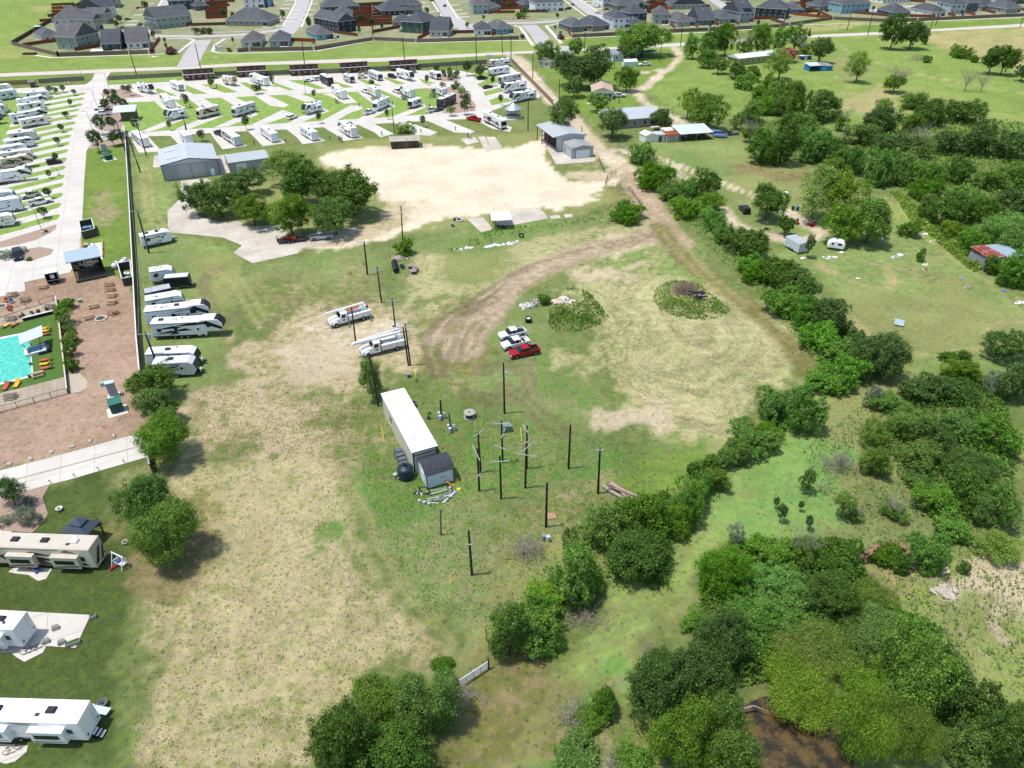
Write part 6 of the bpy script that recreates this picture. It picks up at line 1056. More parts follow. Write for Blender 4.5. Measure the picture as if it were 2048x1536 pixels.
# garage
r, L = on_frame('garage', 'garage', 'grey metal garage with white roller door and taller rear hall', 'beside the dirt road', (1143, 318), (1186, 313.5)); gm = mat('A9AEB4', .5, .06, 1, rib=2); part(r, 'wall', G().box(0, 0, 0, L, 8, 3.3, gm).add([(0, 0, 3.3), (L, 0, 3.3), (L / 2, 0, 4.1)], [(0, 1, 2)], gm))
part(r, 'roof', roof_mesh(L, 8, 3.35, 'g', .18, .15, ribbed('9D9C98', 'Y', 'B0AFA9'), 'y')[0]); part(r, 'roller_door', G().box(L * .2, -.06, .05, L * .85, -.02, 2.6, mat('D3D9DE', .5))); part(r, 'door', G().box(-.05, 5.4, 0, -.01, 6.5, 2.2, mat('7E8488', .5)))
hall = part(r, 'rear_hall', G().box(-.6, 8.02, 0, L + .1, 24, 5.0, gm).add([(-.6, 8.02, 5), (L + .1, 8.02, 5), (L / 2 - .25, 8.02, 5.8), (-.6, 24, 5), (L + .1, 24, 5), (L / 2 - .25, 24, 5.8)], [(0, 1, 2), (4, 3, 5)], gm)); part(hall, 'hall_roof', roof_mesh(L + 3.4, 16, 5.05, 'g', .14, .15, ribbed('B4B8B8', 'Y'), 'y', None, -3.3, 8.0)[0])
for y in (14, 19, 23.5): part(r, 'red_post', G().box(-3.2, y, 0, -2.95, y + .25, 5.0, mat('8A3A28', .7)))
part(r, 'bay_shade_sheet', G().box(-.65, 12, 0, -.62, 23, 4.6, mat('2A2A2A', .9))); part(r, 'trim', G().box(L * .17, -.08, 0, L * .19, -.02, 2.75, GREY).box(L * .86, -.08, 0, L * .88, -.02, 2.75, GREY).box(L * .17, -.085, 2.62, L * .88, -.02, 2.76, GREY).box(-.04, -.04, 0, .08, .06, 3.2, GREY))  # flat dark sheet on the hall wall, coloured as the open bay's shade
# grain bin pavilion
p = P(1026.5, 236); r = thing('grain_bin_pavilion', 'pavilion', 'round open pavilion with galvanized cone roof', 'on the lawn above the dirt road fence', (1026, 230), (p[0], p[1], 0)); part(r, 'roof', G().lathe((0, 0, 0), [(3.1, 3.3), (3.1, 3.45), (.4, 5.4), (.35, 5.6), (.05, 5.65)], mat('B9C4CC', .35, .1, 1, metal=.5), 24)); part(r, 'upper_ring', G().lathe((0, 0, 0), [(2.75, 2.4), (2.8, 2.4), (2.8, 3.3), (2.75, 3.3)], GALV, 24)); part(r, 'lower_ring', G().lathe((0, 0, 0), [(2.75, 0), (2.8, 0), (2.8, 1.1), (2.72, 1.1), (2.72, .05)], GALV, 24))
for k in range(10): a_ = k * .628; part(r, 'post', G().cyl((2.74 * math.cos(a_), 2.74 * math.sin(a_), 1), (2.74 * math.cos(a_), 2.74 * math.sin(a_), 2.5), .07, GREY, n=6))
part(r, 'floor_slab', G().lathe((0, 0, 0), [(3.4, .0), (3.4, .12), (.1, .13)], CURB, 24))
# farm houses
house((1222, 259), (1316, 251.5), 12, 1, '9E9096', 'g', 'x', 'lavender house with grey metal roof', 'beside the dirt road', .38, ribbed('B9BFC2', 'X'), group='farm houses', chim=False); house((1184.5, 199), (1224, 199.5), 15, 1, 'CFD8DA', 'g', 'y', 'white house with tan shingle roof', 'under the big trees by the dirt road', .35, mat('B9A492', .9, .08, 2), group='farm houses', chim=False)
house((1226, 123), (1272, 119), 9, 1, 'C4CCD2', 'g', 'x', 'pale blue-grey farm house with grey roof', 'behind the big dark oak', .35, mat('8E9498', .8), group='farm houses', chim=False); house((1099, 137), (1122, 131), 7, 1, 'C9BFB0', 'g', 'x', 'small cream house with brown roof', 'left of the big dark oak', .4, mat('8C8276', .9), group='farm houses', chim=False)
gh = house((1476, 131), (1556, 122), 8, 1, '97A064', 'g', 'x', 'long olive green house with white and rusty tin roof', 'below the upper tree line', .3, mat('D9DADC', .5, .05, 1, rib=1.5), group='farm houses', chim=False)
rm_ = mat('A8583E', .8, .3, 2, rib=2)
for k in range(5): part(gh, 'rusty_roof_sheet', G().add([(7.2 + k * 1.25, -.3, 3.07), (8.1 + k * 1.25, -.3, 3.07), (8.1 + k * 1.25 + .4, 3.4, 4.18), (7.2 + k * 1.25 + .4, 3.4, 4.18)], [(0, 1, 2, 3)], rm_))
def carport(a, b, d, h, m, desc, where, side=True, nm='carport', arch=.5, slope=0):
    r, L = on_frame(nm, 'carport', desc, where, a, b); g = G(); n = 6
    pts = [(y, h + arch * math.sin(math.pi * i / n) + slope * i / n) for i, y in enumerate([d * i / n for i in range(n + 1)])]
    vs = [(x, y, z) for x in (-.2, L + .2) for y, z in pts] + [(x, y, z + .06) for x in (-.2, L + .2) for y, z in pts]; N = n + 1
    fs = [(2 * N + i, 3 * N + i, 3 * N + i + 1, 2 * N + i + 1) for i in range(n)] + [(i, i + 1, N + i + 1, N + i) for i in range(n)] + [(0, N, 3 * N, 2 * N), (n, 2 * N + n, 3 * N + n, N + n)]; g.add(vs, fs, m); part(r, 'roof', g)
    for x in np.linspace(0, L, max(2, int(L / 3))):
        for y in (0, d): part(r, 'post', G().box(x - .06, y - .06, 0, x + .06, y + .06, h + (slope if y else 0), GREY))
    return r, L
carport((1273, 118), (1312, 114), 5.5, 2.6, mat('2E7F9A', .5, .08, 1, rib=2), 'carport with bright teal-blue roof', 'behind the white pickup'); r, L = carport((1249, 134), (1274, 132.5), 4, 2.2, WHITE, 'small white arched shed', 'between the blue carport and the farm trees', arch=.9, nm='arched_shed'); part(r, 'wall', G().box(0, .05, 0, L, 3.95, 2.2, mat('C9D6D8', .6)))
carport((1360, 284), (1424, 279.5), 8, 2.5, mat('C9D4D8', .4, .08, .6, rib=1.3), 'open carport with pale metal roof', 'at the end of the farm shed row', arch=0, slope=1.0); car('s', (1370, 281), (1384, 280), 'A', '2A2C30', 'dark car', 'under the open farm carport'); car('c', (1398, 280), (1412, 279), 'B', '1A1B1D', 'black car', 'under the open farm carport')
def shed(a, b, d, h, wc, roofm, desc, where, kind='g', ridge='y', pitch=.35, door='D9D9D6', group='farm sheds'):
    r, L = on_frame('shed', 'shed', desc, where, a, b, group); part(r, 'wall', G().box(0, 0, 0, L, d, h, wc)); rg, hr = roof_mesh(L, d, h + .03, kind, pitch, .15, roofm, ridge)
    if kind == 'g' and ridge == 'y': r.children[0].data = G().box(0, 0, 0, L, d, h, wc).add([(0, 0, h), (L, 0, h), (L / 2, 0, hr - .05), (0, d, h), (L, d, h), (L / 2, d, hr - .05)], [(0, 1, 2), (4, 3, 5)], wc).mesh('wall')
    part(r, 'roof', rg); part(r, 'door', G().box(L * .3, -.05, 0, L * .65, -.01, min(2, h - .3), mat(door, .6))); return r, L
shed((1291, 286), (1311, 283), 4, 2.4, mat('E0E0DC', .6, .05), mat('E6E6E2', .5), 'white gabled shed', 'first of the farm shed row'); shed((1312, 285), (1329, 284), 4, 2.6, mat('BFC4C4', .6, .08, 1, rib=2), mat('B5BABA', .6), 'grey shed with small window', 'in the farm shed row', 'h', 'y', .1, '40484C'); shed((1333, 285.5), (1357, 283.5), 4, 2.6, mat('A9A49C', .7, .15, 1, rib=2, dirt='8A5A44'), mat('A04A32', .8, .2, 2, rib=1.5), 'tin shed with rusty red roof', 'in the farm shed row', 'h', 'x', .3, '9A948C'); shed((1330, 276), (1360, 273), 4, 2.4, mat('D9CFC4', .7), mat('DDD2C6', .6), 'cream shed behind the rusty roof', 'in the farm shed row', 'h', 'x', .15)
# boats and scrap beside it
for uv, c, c2, ds in (((1431, 267), 'C9D4DC', '3A4A66', 'pale covered boat on a trailer'), ((1440, 275), '3C62A8', 'DDE2E6', 'blue and white boat on a trailer')):
    p = P(*uv); r = thing('boat', 'boat', ds, 'at the end of the farm carport', uv, (p[0], p[1], 0), -.2); part(r, 'hull', G().add([(-2.4, -.9, .9), (1.2, -.95, .95), (2.6, 0, 1.1), (1.2, .95, .95), (-2.4, .9, .9), (-2.3, -.4, .35), (1.3, -.3, .35), (1.3, .3, .35), (-2.3, .4, .35)], [(0, 1, 6, 5), (1, 2, 6), (2, 3, 7), (2, 7, 6), (3, 4, 8, 7), (4, 0, 5, 8), (5, 6, 7, 8)], mat(c2, .4))); part(r, 'cover', G().add([(-2.4, -.9, .91), (1.2, -.95, .96), (2.6, 0, 1.11), (1.2, .95, .96), (-2.4, .9, .91), (-1.8, 0, 1.5), (.8, 0, 1.4)], [(0, 1, 6, 5), (1, 2, 6), (2, 3, 6), (3, 4, 5, 6), (4, 0, 5)], mat(c, .6))); part(r, 'trailer_frame', G().box(-2.2, -.5, .2, 2.8, .5, .34, GREY))
r, L = on_frame('scrap_trailer', 'trailer', 'low trailer loaded with dark scrap', 'right of the two boats', (1455, 272), (1480, 270)); part(r, 'deck', G().box(0, 0, .5, L, 1.8, .62, GREY)); part(r, 'load', G().box(.3, .2, .62, 1.6, 1.5, 1.3, mat('2E3032', .8, .3, 3), .15).box(2, .3, .62, L - .4, 1.4, 1.0, mat('6A6E72', .6, .3, 3), .1)); wheels(r, [L * .5], 1.8, .3)
# blue sheds
r, L = on_frame('blue_shed', 'shed', 'blue run-down shed with two pale tin roofs', 'on the far green pasture', (1618, 143), (1664, 141)); BL = mat('2E7EB4', .7, .12, 2); part(r, 'wall', G().box(0, 4.8, 0, L, 5, 2.3, BL).box(0, 0, 0, .15, 5, 2.3, BL).box(L * .45, 0, 0, L, .15, 2.2, BL).box(L - .15, 0, 0, L, 5, 2.2, BL).box(L * .45, 0, 0, L * .47, 5, 2.2, BL)); part(r, 'roof', G().add([(-.4, -.6, 2.5), (L * .45, -.6, 2.6), (L * .5, 5.5, 3.2), (-.2, 5.5, 3.0)], [(0, 1, 2, 3)], mat('C4C6C4', .6, .1, 1, rib=1.5)).add([(L * .45, -.5, 2.5), (L + .4, -.6, 2.0), (L + .3, 5.5, 2.5), (L * .5, 5.5, 3.1)], [(0, 1, 2, 3)], mat('8F8E88', .7, .2, 1, rib=1.5))); part(r, 'door', G().box(L * .55, -.06, 0, L * .75, -.01, 1.9, mat('4AA0D0', .6)))
r, L = on_frame('blue_shed', 'shed', 'tiny blue hutch with white roof', 'beside the pink flowering tree', (1602, 120), (1622, 119)); part(r, 'wall', G().box(0, 0, 0, L, 2, 1.8, mat('24559A', .7))); part(r, 'roof', G().box(-.3, -.4, 1.82, L + .3, 2.3, 1.95, WHITE)); part(r, 'door', G().box(L * .3, -.05, 0, L * .6, -.01, 1.5, OFFW))
r, L = on_frame('rusty_barn', 'shed', 'leaning tin shed with rusty and blue-grey roof', 'against the wood at the right edge', (1968, 541), (2034, 530)); d = 5; tn = mat('8E9498', .6, .15, 1, rib=1.5, dirt='8A5040'); part(r, 'wall', G().box(0, 0, 0, L * .45, d, 2.8, tn).box(L * .45, 0, 0, L, d, 2.4, mat('3A4250', .8))); part(r, 'roof', G().add([(-.3, -.5, 3.0), (L * .5, -.4, 2.95), (L * .42, d + .4, 3.5), (-.3, d + .4, 3.6)], [(0, 1, 2, 3)], mat('8E4234', .8, .3, 1.5, rib=1.5, dirt='A9B0B4'))); part(r, 'blue_roof_half', G().add([(L * .5, -.5, 2.8), (L + .6, -.6, 2.5), (L + .3, d + .4, 3.0), (L * .42, d + .4, 3.4)], [(0, 1, 2, 3)], mat('9FB0BC', .4, .1, 1, rib=1.5)))
# yard of the trailer home
r, L = on_frame('cargo_trailer', 'trailer', 'white box trailer with grey roof', 'on the grass beside the curved sandy drive', (1595, 509), (1614, 505.5)); part(r, 'body', G().box(0, 0, .4, L, 5, 2.7, mat('C9D2D6', .5), .08)); part(r, 'roof', G().box(.08, .08, 2.7, L - .08, 4.9, 2.74, mat('AEB6BA', .5, .1, 1, rib=1.5))); part(r, 'door', G().box(.1, -.04, .5, L - .1, -.01, 2.5, mat('B9C4C8', .5))); part(r, 'hitch', G().box(L / 2 - .1, 5, .4, L / 2 + .1, 6.2, .52, BLACK))
for y in (2, 2.9): part(r, 'wheel', G().cyl((-.08, y, .33), (.2, y, .33), .33, TYRE, n=14)); part(r, 'wheel', G().cyl((L - .2, y, .33), (L + .08, y, .33), .33, TYRE, n=14))
r, L = on_frame('egg_camper', 'trailer', 'small white rounded camper trailer', 'right of the white box trailer', (1652, 499), (1680, 503)); L = 3.9; W3 = mat('EDEEEE', .3, .03); part(r, 'body', G().prof([(0, .7), (.1, .45), (3.6, .45), (3.9, .9), (3.9, 1.7), (3.5, 2.3), (2.8, 2.55), (1.0, 2.55), (.3, 2.2), (0, 1.5)], 0, 1.95, W3, .3))
part(r, 'window', G().box(.9, -.03, 1.4, 1.4, .02, 1.9, GLASS)); part(r, 'window', G().box(2.3, -.03, 1.4, 3.2, .02, 1.9, GLASS)); part(r, 'window', G().box(3.86, .4, 1.4, 3.93, 1.5, 1.95, GLASS)); part(r, 'roof_vent', G().box(1.7, .8, 2.55, 2.1, 1.2, 2.65, BLACK)); wheels(r, [1.8], 1.95, .33)
def blob(uv, sx, sy, sz, m, nm, cat, desc, where, n=10, seed=1, group=None, rot=0, z=0, flat=.5):
    """irregular heap of tilted blocks"""
    p = P(*uv); r = thing(nm, cat, desc, where, uv, (p[0], p[1], z), rot, group); rs = random.Random(seed); g = G()
    for i in range(n):
        x, y = rs.gauss(0, sx * .4), rs.gauss(0, sy * .4); s = rs.uniform(.25, .6) * min(sx, sy) * .5 + .12; h = max(.08, sz * math.exp(-(x * x / sx ** 2 + y * y / sy ** 2) * 2) * rs.uniform(.4, 1))
        g.T = Matrix.Translation((x, y, h * .45)) @ Matrix.Rotation(rs.uniform(0, 3), 4, 'Z') @ Matrix.Rotation(rs.uniform(-.5, .5), 4, 'X') @ Matrix.Rotation(rs.uniform(-.4, .4), 4, 'Y')
        ms = m if not isinstance(m, list) else rs.choice(m); g.box(-s, -s * rs.uniform(.4, 1), -h * .5, s, s * rs.uniform(.4, 1), h * .5, ms, min(.1, h * .3))
    part(r, 'heap', g); return r
def poles_heap(uv, n, ln, rad, m, nm, cat, desc, where, spread=1, rot=0, seed=2, z=.1, jit=.5, group=None):
    p = P(*uv); r = thing(nm, cat, desc, where, uv, (p[0], p[1], 0), rot, group); rs = random.Random(seed)
    for i in range(n):
        a = rs.uniform(-jit, jit); c = Vector((rs.uniform(-.4, .4) * spread, rs.uniform(-1, 1) * spread, z + rad + rs.random() * spread * .25)); d = Vector((math.cos(a), math.sin(a), rs.uniform(-.02, .06))) * ln * rs.uniform(.35, .5); part(r, 'pole', G().cyl(c - d, c + d, rad, m if not isinstance(m, list) else rs.choice(m), n=7))
    return r
# ------------------------------------------------------------------ poles and wires
def top_z(bu, bv, tu, tv):
    p = P(bu, bv)
    lo, hi = 0.0, 30.0
    for _ in range(40):
        m_ = (lo + hi) / 2
        if proj(p[0], p[1], m_)[1] > tv: lo = m_
        else: hi = m_
    return p, lo
def pole(bu, bv, tu, tv, desc, where, rad=.16, arms=(), m=None, nm='wooden_pole', cat='pole', group=None, extra=None, lamp=0, lean=True):
    p, h = top_z(bu, bv, tu, tv); q = P(tu, tv, h) if lean else p; dx, dy = (q[0] - p[0]), (q[1] - p[1])
    k = .12 * h / max(1e-6, math.hypot(dx, dy)); k = min(1, k); dx *= k; dy *= k
    r = thing(nm, cat, desc, where, (bu, bv), (p[0], p[1], 0), 0, group); m = m or WOODP
    part(r, 'shaft', G().cyl((0, 0, -.2), (dx, dy, h), rad, m, rad * .72, 10))
    for f, l, a, s in arms:      # height share, length, angle, side offset share
        c = Vector((dx * f, dy * f, h * f)); d = Vector((math.cos(R(a)), math.sin(R(a)), s)) * l / 2; o = Vector((-math.sin(R(a)), math.cos(R(a)), 0)) * (rad + .06)
        if o.y > 0: o = -o
        am = part(r, 'crossarm', G().cyl(c - d + o, c + d + o, .075, mat('A7A8A6', .7, .12, 3), n=4))
        for t_ in (-.9, .9): part(am, 'insulator', G().cyl(c + d * t_ + o + Vector((0, 0, .05)), c + d * t_ + o + Vector((0, 0, .28)), .05, OFFW, .03, 6))
    if extra == 'tr' or extra == 'tr3':
        for a in ((0, 2.1, 4.2) if extra == 'tr3' else (0,)):
            zz = h * .82 if extra == 'tr' else h * .8; part(r, 'transformer', G().cyl((dx + .45 * math.cos(a), dy + .45 * math.sin(a), zz), (dx + .45 * math.cos(a), dy + .45 * math.sin(a), zz + .95), .28, mat('9FA6AA', .45, .08), n=12))
    if extra == 'can': part(r, 'transformer', G().cyl((.35, -.1, h * .78), (.35, -.1, h * .78 + .6), .2, mat('B9BDC0', .45), n=12))
    if extra == 'low3':
        for a in (.3, 2.4, 4.5): part(r, 'transformer', G().cyl((.5 * math.cos(a), .5 * math.sin(a), .1), (.5 * math.cos(a), .5 * math.sin(a), 1.0), .28, mat('B9BDC0', .45, .08), n=12))
    if lamp: part(r, 'lamp_arm', G().tube([(dx, dy, h), (dx - lamp, dy, h + .15)], .05, m)); part(r, 'lamp_head', G().box(dx - lamp - .5, dy - .15, h + .05, dx - lamp + .1, dy + .15, h + .2, GREY, .03)); part(r, 'foot', G().cyl((0, 0, 0), (0, 0, .6), .3, CURB, n=12))
    r['top'] = (p[0] + dx, p[1] + dy, h); return r
PR = 'in the practice yard'; PG = 'practice poles on the grass'
T = {}
T['a'] = pole(961.7, 945, 955.9, 864, 'pole with one slanting arm near its top', PR, arms=[(.99, 1.9, 42, .15)], group=PG); T['b'] = pole(958.8, 982, 954.5, 897, 'pole standing close behind-left with steep arm', PR, arms=[(.92, 2.2, -60, -.6), (.42, 1.2, 50, .3)], group=PG)
T['c'] = pole(1005.7, 925, 1002.7, 842, 'pole with three arms at different angles', PR, arms=[(.96, 2.6, -2, 0), (.72, 1.6, 70, .4), (.38, 2.5, -18, -.15)], group=PG); T['d'] = pole(1002.3, 998, 999.8, 912, 'pole with a single level arm', PR, arms=[(.9, 2.6, 3, 0)], group=PG)
T['e'] = pole(1053.5, 937, 1053.9, 851, 'pole behind another with two crossed arms', PR, arms=[(.93, 1.6, -60, -.3), (.65, 2.2, 25, .2)], group=PG); T['f'] = pole(1050.6, 976, 1052.5, 888, 'pole with a long lower arm and a slanting upper arm', PR, arms=[(.94, 2.1, 40, .3), (.78, 3.0, -12, -.05)], group=PG)
pole(1137, 937, 1141, 850, 'bare dark pole with two guy wires', PR, rad=.18, group=PG); pole(1196, 987, 1200, 897, 'dark pole with a short stub arm and yellow band', PR, rad=.18, arms=[(.99, 1.0, 0, 0)], group=PG); pole(1092, 1054, 1094, 966, 'dark pole beside the small pallet', PR, rad=.18, extra=None, group=PG); pole(944, 1150, 937, 1060, 'brown weathered pole with wires, lowest of all', PR, rad=.18, arms=[(.72, .8, 0, 0)], m=mat('4A3A2E', .9, .3, 2), group=PG)
pole(882, 1070, 881, 1018, 'short grey pole with pale conduit', PR, rad=.13, m=mat('6A6258', .9), group=PG); pole(882.6, 837, 880.7, 800, 'short dark post with grey cans at its foot', PR, rad=.17, extra='low3', group=PG); pole(902, 862, 898, 827, 'short brown post ringed by silver transformers', PR, rad=.17, extra='low3', m=mat('6A5444', .9, .2, 2), group=PG); pole(1009, 827, 1007, 726, 'tall black pole with one small transformer', 'below the three pickups', extra='can', rad=.17, group=PG)
pole(735, 549, 728, 483, 'tall black pole with level crossarm', 'above the bucket trucks', arms=[(.995, 3.0, 5, 0)], rad=.2, group=PG); pole(763, 605, 754, 533, 'thin pole with crossarm', 'above the bucket trucks', arms=[(.9, 2.4, 12, .0)], group=PG); pole(792, 665, 784, 596, 'black pole with crossarm behind the bucket', 'right of the digger truck', arms=[(.92, 2.6, 10, 0)], group=PG)
pole(817, 731, 806, 653, 'left pole of a close pair with shared crossarm', 'right of the bucket truck', arms=[], group=PG); pole(821, 731, 810, 647, 'right pole of a close pair with shared crossarm', 'right of the bucket truck', arms=[(.93, 2.8, 4, 0)], group=PG); pole(712, 688, 703, 615, 'bare black pole', 'in front of the white digger truck', group=PG); pole(757, 812, 737, 706, 'leaning brown pole', 'beside the shaggy green tree', rad=.2, m=mat('4A3A2E', .9, .3, 2), group=PG)
UP = 'utility poles'
u1 = pole(254, 313, 232, 241, 'black utility pole', 'at the top end of the long fence', group=UP, rad=.2); u2 = pole(281, 345, 255, 270, 'black utility pole standing on the mown strip', 'by the long fence', arms=[(.99, 1.2, 0, 0)], group=UP, rad=.2); u3 = pole(293, 311, 270, 236, 'utility pole with three transformers', 'beside the camp lawn', arms=[(.97, 2.8, 0, 0), (.87, 2.4, 0, 0)], extra='tr3', group=UP, rad=.2); u4 = pole(298, 506, 274, 420, 'utility pole with pale crossarm', 'in front of the lone white trailer', arms=[(.98, 2.8, 10, 0)], group=UP, rad=.2)
u5 = pole(318, 738, 290, 665, 'utility pole with wide crossarm and transformer', 'by the lowest stored trailers', arms=[(.98, 3.0, 8, 0)], extra='tr', group=UP, rad=.2); u6 = pole(375, 276, 366, 232, 'thin pole behind the large barn', '', group=UP); pole(377, 276, 371, 249, 'second shorter pole behind the large barn', '', group=UP); u7 = pole(789, 266, 783.6, 213, 'thin pole', 'behind the old wooden shed', group=UP); u8 = pole(805.5, 479, 801.6, 412, 'pole with hanging hardware', 'in the white caliche yard', extra='can', group=UP); pole(779, 515, 777, 478, 'short steel post', 'left of the stone heap', rad=.09, m=GALV, group=UP)
F_ = 'beside the country road'; fm = []
for q, ds, ar in [((273, 149, 258, 99), 'black utility pole', 0), ((401, 136, 390, 88), 'black utility pole at the estate junction', 0), ((609, 127, 604, 83), 'utility pole behind the third cabin', 1), ((809, 119, 805, 74), 'utility pole behind the fifth cabin', 0), ((953, 121, 951, 69), 'black utility pole left of the entry street', 0), ((1005, 107, 1003, 64), 'tall black utility pole', 0), ((1022, 118, 1022, 70), 'thin black pole at the fence corner', 0), ((1169, 100, 1171, 56), 'black utility pole behind the round tree', 0), ((1361, 93, 1365, 47), 'black utility pole at the farm drive', 0), ((1694, 60, 1703, 25), 'utility pole on the verge', 0), ((1735.5, 71, 1746, 24), 'utility pole with crossarm', 1), ((1871, 52, 1886, 3), 'tall leaning-looking utility pole', 0), ((1857, 71, 1866, 40), 'thin pole at the field edge', 0), ((2040, 54, 2047, 35), 'short pole at the right edge', 0), ((1568, 49, 1571, 32), 'short pole by the estate wall', 0)]:
    fm.append(pole(*q, ds, F_, arms=[(.97, 2.4, 16, 0)] if ar else (), rad=.22, group=UP))
f1 = pole(1065.5, 163, 1066, 107, 'tall pole on the grass by the dirt road', '', rad=.2, group=UP); f2 = pole(1118, 203, 1119.5, 157, 'utility pole with crossarm, upper of two', 'beside the dirt road', arms=[(.99, 2.4, -5, 0)], group=UP); f3 = pole(1145.5, 207, 1146, 181, 'utility pole with crossarm, lower of two', 'beside the dirt road', arms=[(.98, 2.6, 0, 0)], group=UP); f4 = pole(1056, 262, 1056.5, 198, 'tall black pole on the camp lawn', 'near the round pavilion', rad=.2, group=UP)
pole(1238, 207, 1238.5, 165, 'pole with meter box', 'beside the white farm pickup', extra='can', group=UP); pole(1319, 124, 1324, 82, 'pole by the sandy farm drive', '', extra='can', group=UP); pole(1228.5, 138, 1229.5, 105, 'thin pole in the big dark oak', '', group=UP); pole(1755.6, 377, 1767.6, 333, 'pole with transformer', 'in front of the tall vine mound', extra='can', group=UP); pole(1737, 402, 1742, 379, 'short pole on the yellow-green slope', '', group=UP); pole(1163, 283, 1164, 252, 'short thin pole behind the garage', '', group=UP)
LMP = 'park lamps'
for q, ds, w_ in [((196, 217, 183, 180), 'tall lamp with curved arm', 'on the camp main drive'), ((185, 259, 173, 223), 'tall lamp with curved arm', 'on the camp main drive'), ((119, 351, 113, 336), 'short lamp', 'on a western lawn strip'), ((86.6, 467, 66, 417), 'tall black lamp with concrete foot', 'on the western mulch bed'), ((164, 160, 160, 134), 'thin lamp left of the camp gate', ''), ((219, 180, 208.7, 146), 'thin lamp right of the camp gate', ''), ((611, 188, 607, 149), 'thin lamp on the middle camp lawn', ''), ((913, 143, 912, 116), 'thin lamp on the upper right lawn', ''), ((920, 168, 919, 141), 'lamp beside the round mulch bed', ''), ((942, 221, 941, 184), 'lamp at the lower end of the round bed', ''), ((859, 209, 859, 196), 'short lamp beside the trailers', ''), ((355, 117, 352, 87), 'pale street lamp at the estate junction', ''), ((1045.5, 40, 1046, 10), 'pale street lamp by the rock garden', ''), ((1296, 16, 1297, 3), 'pale street lamp behind the white house', '')]:
    pole(*q, ds, w_, rad=.07, nm='street_lamp', cat='lamp', group=LMP, m=mat('B9B9B4', .6) if 'pale' in ds else BLACK, lamp=1.2)
WIRE = mat('8A8C8E', .4, .05)
def wire(a, b, desc, sag=.6, rad=.02, n=10, off=(0, 0, 0)):
    a = Vector(a) + Vector(off); b = Vector(b) + Vector(off); pts = [a.lerp(b, i / n) - Vector((0, 0, sag * 4 * (i / n) * (1 - i / n))) for i in range(n + 1)]; g = G().tube([tuple(q - a) for q in pts], rad, WIRE, 5); o = g.obj('power_line'); o.location = a; o['category'] = 'wire'; o['group'] = 'overhead wires'
    m_ = a.lerp(b, .5); AUTO.append((o, desc, '', proj(*m_)[0], proj(*m_)[1], 'u')); return o
tp = lambda o, dz=-.3: (o['top'][0], o['top'][1], o['top'][2] + dz)
for i in range(6):
    for k in (-.2, -.9): wire(tp(fm[i], k), tp(fm[i + 1 if i != 5 else 7], k), 'thin overhead wire along the country road', 1.5, .03)
wire(tp(fm[7]), tp(fm[8]), 'thin overhead wire along the country road', 2, .03); wire(tp(fm[8]), tp(fm[9]), 'thin overhead wire along the country road', 3, .03)
for dx in (-1.2, 0, 1.2): wire(tp(u4, -.1), tp(u5, -.1), 'thin wire above the stored trailers', 1.5, .025, off=(dx, 0, 0)); wire(tp(u2, -.1), tp(u4, -.1), 'thin wire above the long fence', 1.2, .025, off=(dx, 0, 0))
wire(tp(u1), (-140, 205, 9), 'thin wire crossing the camp office', 1); wire(tp(u3, -.5), tp(u6), 'thin wire from the transformer pole to the barn', .5); wire(tp(u3, -.8), tp(u7), 'long thin wire over the camp lawns', 2.5); wire(tp(u1), tp(u2), 'thin wire between two poles by the fence', .3)
PT = lambda u, v, h: tp(pole_tops[(u, v)], h)
pt = {}
for o in D.objects:
    if o.get('top') is not None: q = o['top']; pt[tuple(round(k) for k in proj(q[0], q[1], q[2]))] = o
def near_pole(u, v): return min(pt.items(), key=lambda kv: (kv[0][0] - u) ** 2 + (kv[0][1] - v) ** 2)[1]
for (u, v), (u2_, v2), ds in (((937, 1060), (1094, 966), 'pale wire between the two lowest practice poles'), ((1094, 966), (1200, 897), 'pale wire to the pole beside the log pile'), ((1141, 850), (1200, 897), 'pale wire between the two right-hand practice poles'), ((728, 483), (754, 533), 'thin wire between the two upper practice poles'), ((754, 533), (784, 596), 'thin wire left of the spools'), ((784, 596), (808, 650), 'thin wire above the bucket')):
    wire(tp(near_pole(u, v), -.1), tp(near_pole(u2_, v2), -.1), ds, .25, .018); wire(tp(near_pole(u, v), -1.6), tp(near_pole(u2_, v2), -1.6), ds.replace('wire', 'lower wire'), .25, .018)
for o in list(D.objects):
    if o.get('top') is not None: del o['top']
# ------------------------------------------------------------------ the long office trailer and its surroundings
A = P(829.5, 948); x = np.array((math.cos(R(24.6)), math.sin(R(24.6)))); LW, LD, HT = 3.7, 15.9, 4.15
r = thing('office_trailer', 'trailer', 'long white flat-roofed office trailer', 'in the middle of the yard', (820, 850), (A[0], A[1], 0), R(24.6)); CR = mat('C2BFAE', .7, .06, 1, rib=2.5); DK = mat('2C2826', .7)
part(r, 'wall', G().box(0, 0, .35, LW, LD, HT - .1, CR)); part(r, 'skirting', G().box(.02, .02, 0, LW - .02, LD - .02, .35, mat('D2CDBB', .7))); part(r, 'roof', G().box(-.12, -.12, HT - .08, LW + .12, LD + .12, HT + .06, mat('F1F1EF', .5, .03, .8), .05))
part(r, 'trim', G().box(-.04, -.04, .35, .16, .04, HT - .1, DK).box(LW - .16, -.04, .35, LW + .04, .04, HT - .1, DK).box(0, -.05, HT - .22, LW, -.01, HT - .1, DK).box(0, -.05, HT - .8, LW, -.01, HT - .68, DK).box(LW + .0, .05, .35, LW + .04, .3, HT - .1, DK).box(-.04, .05, HT - .25, -.01, LD, HT - .1, DK))
for x_, y_ in ((1.4, 12.6), (2.2, 7), (1.1, 6.6), (2.2, 2.2), (2.0, 10)): part(r, 'roof_vent', G().cyl((x_, y_, HT + .06), (x_, y_, HT + .22), .14, mat('C4C4C0', .6), n=10))
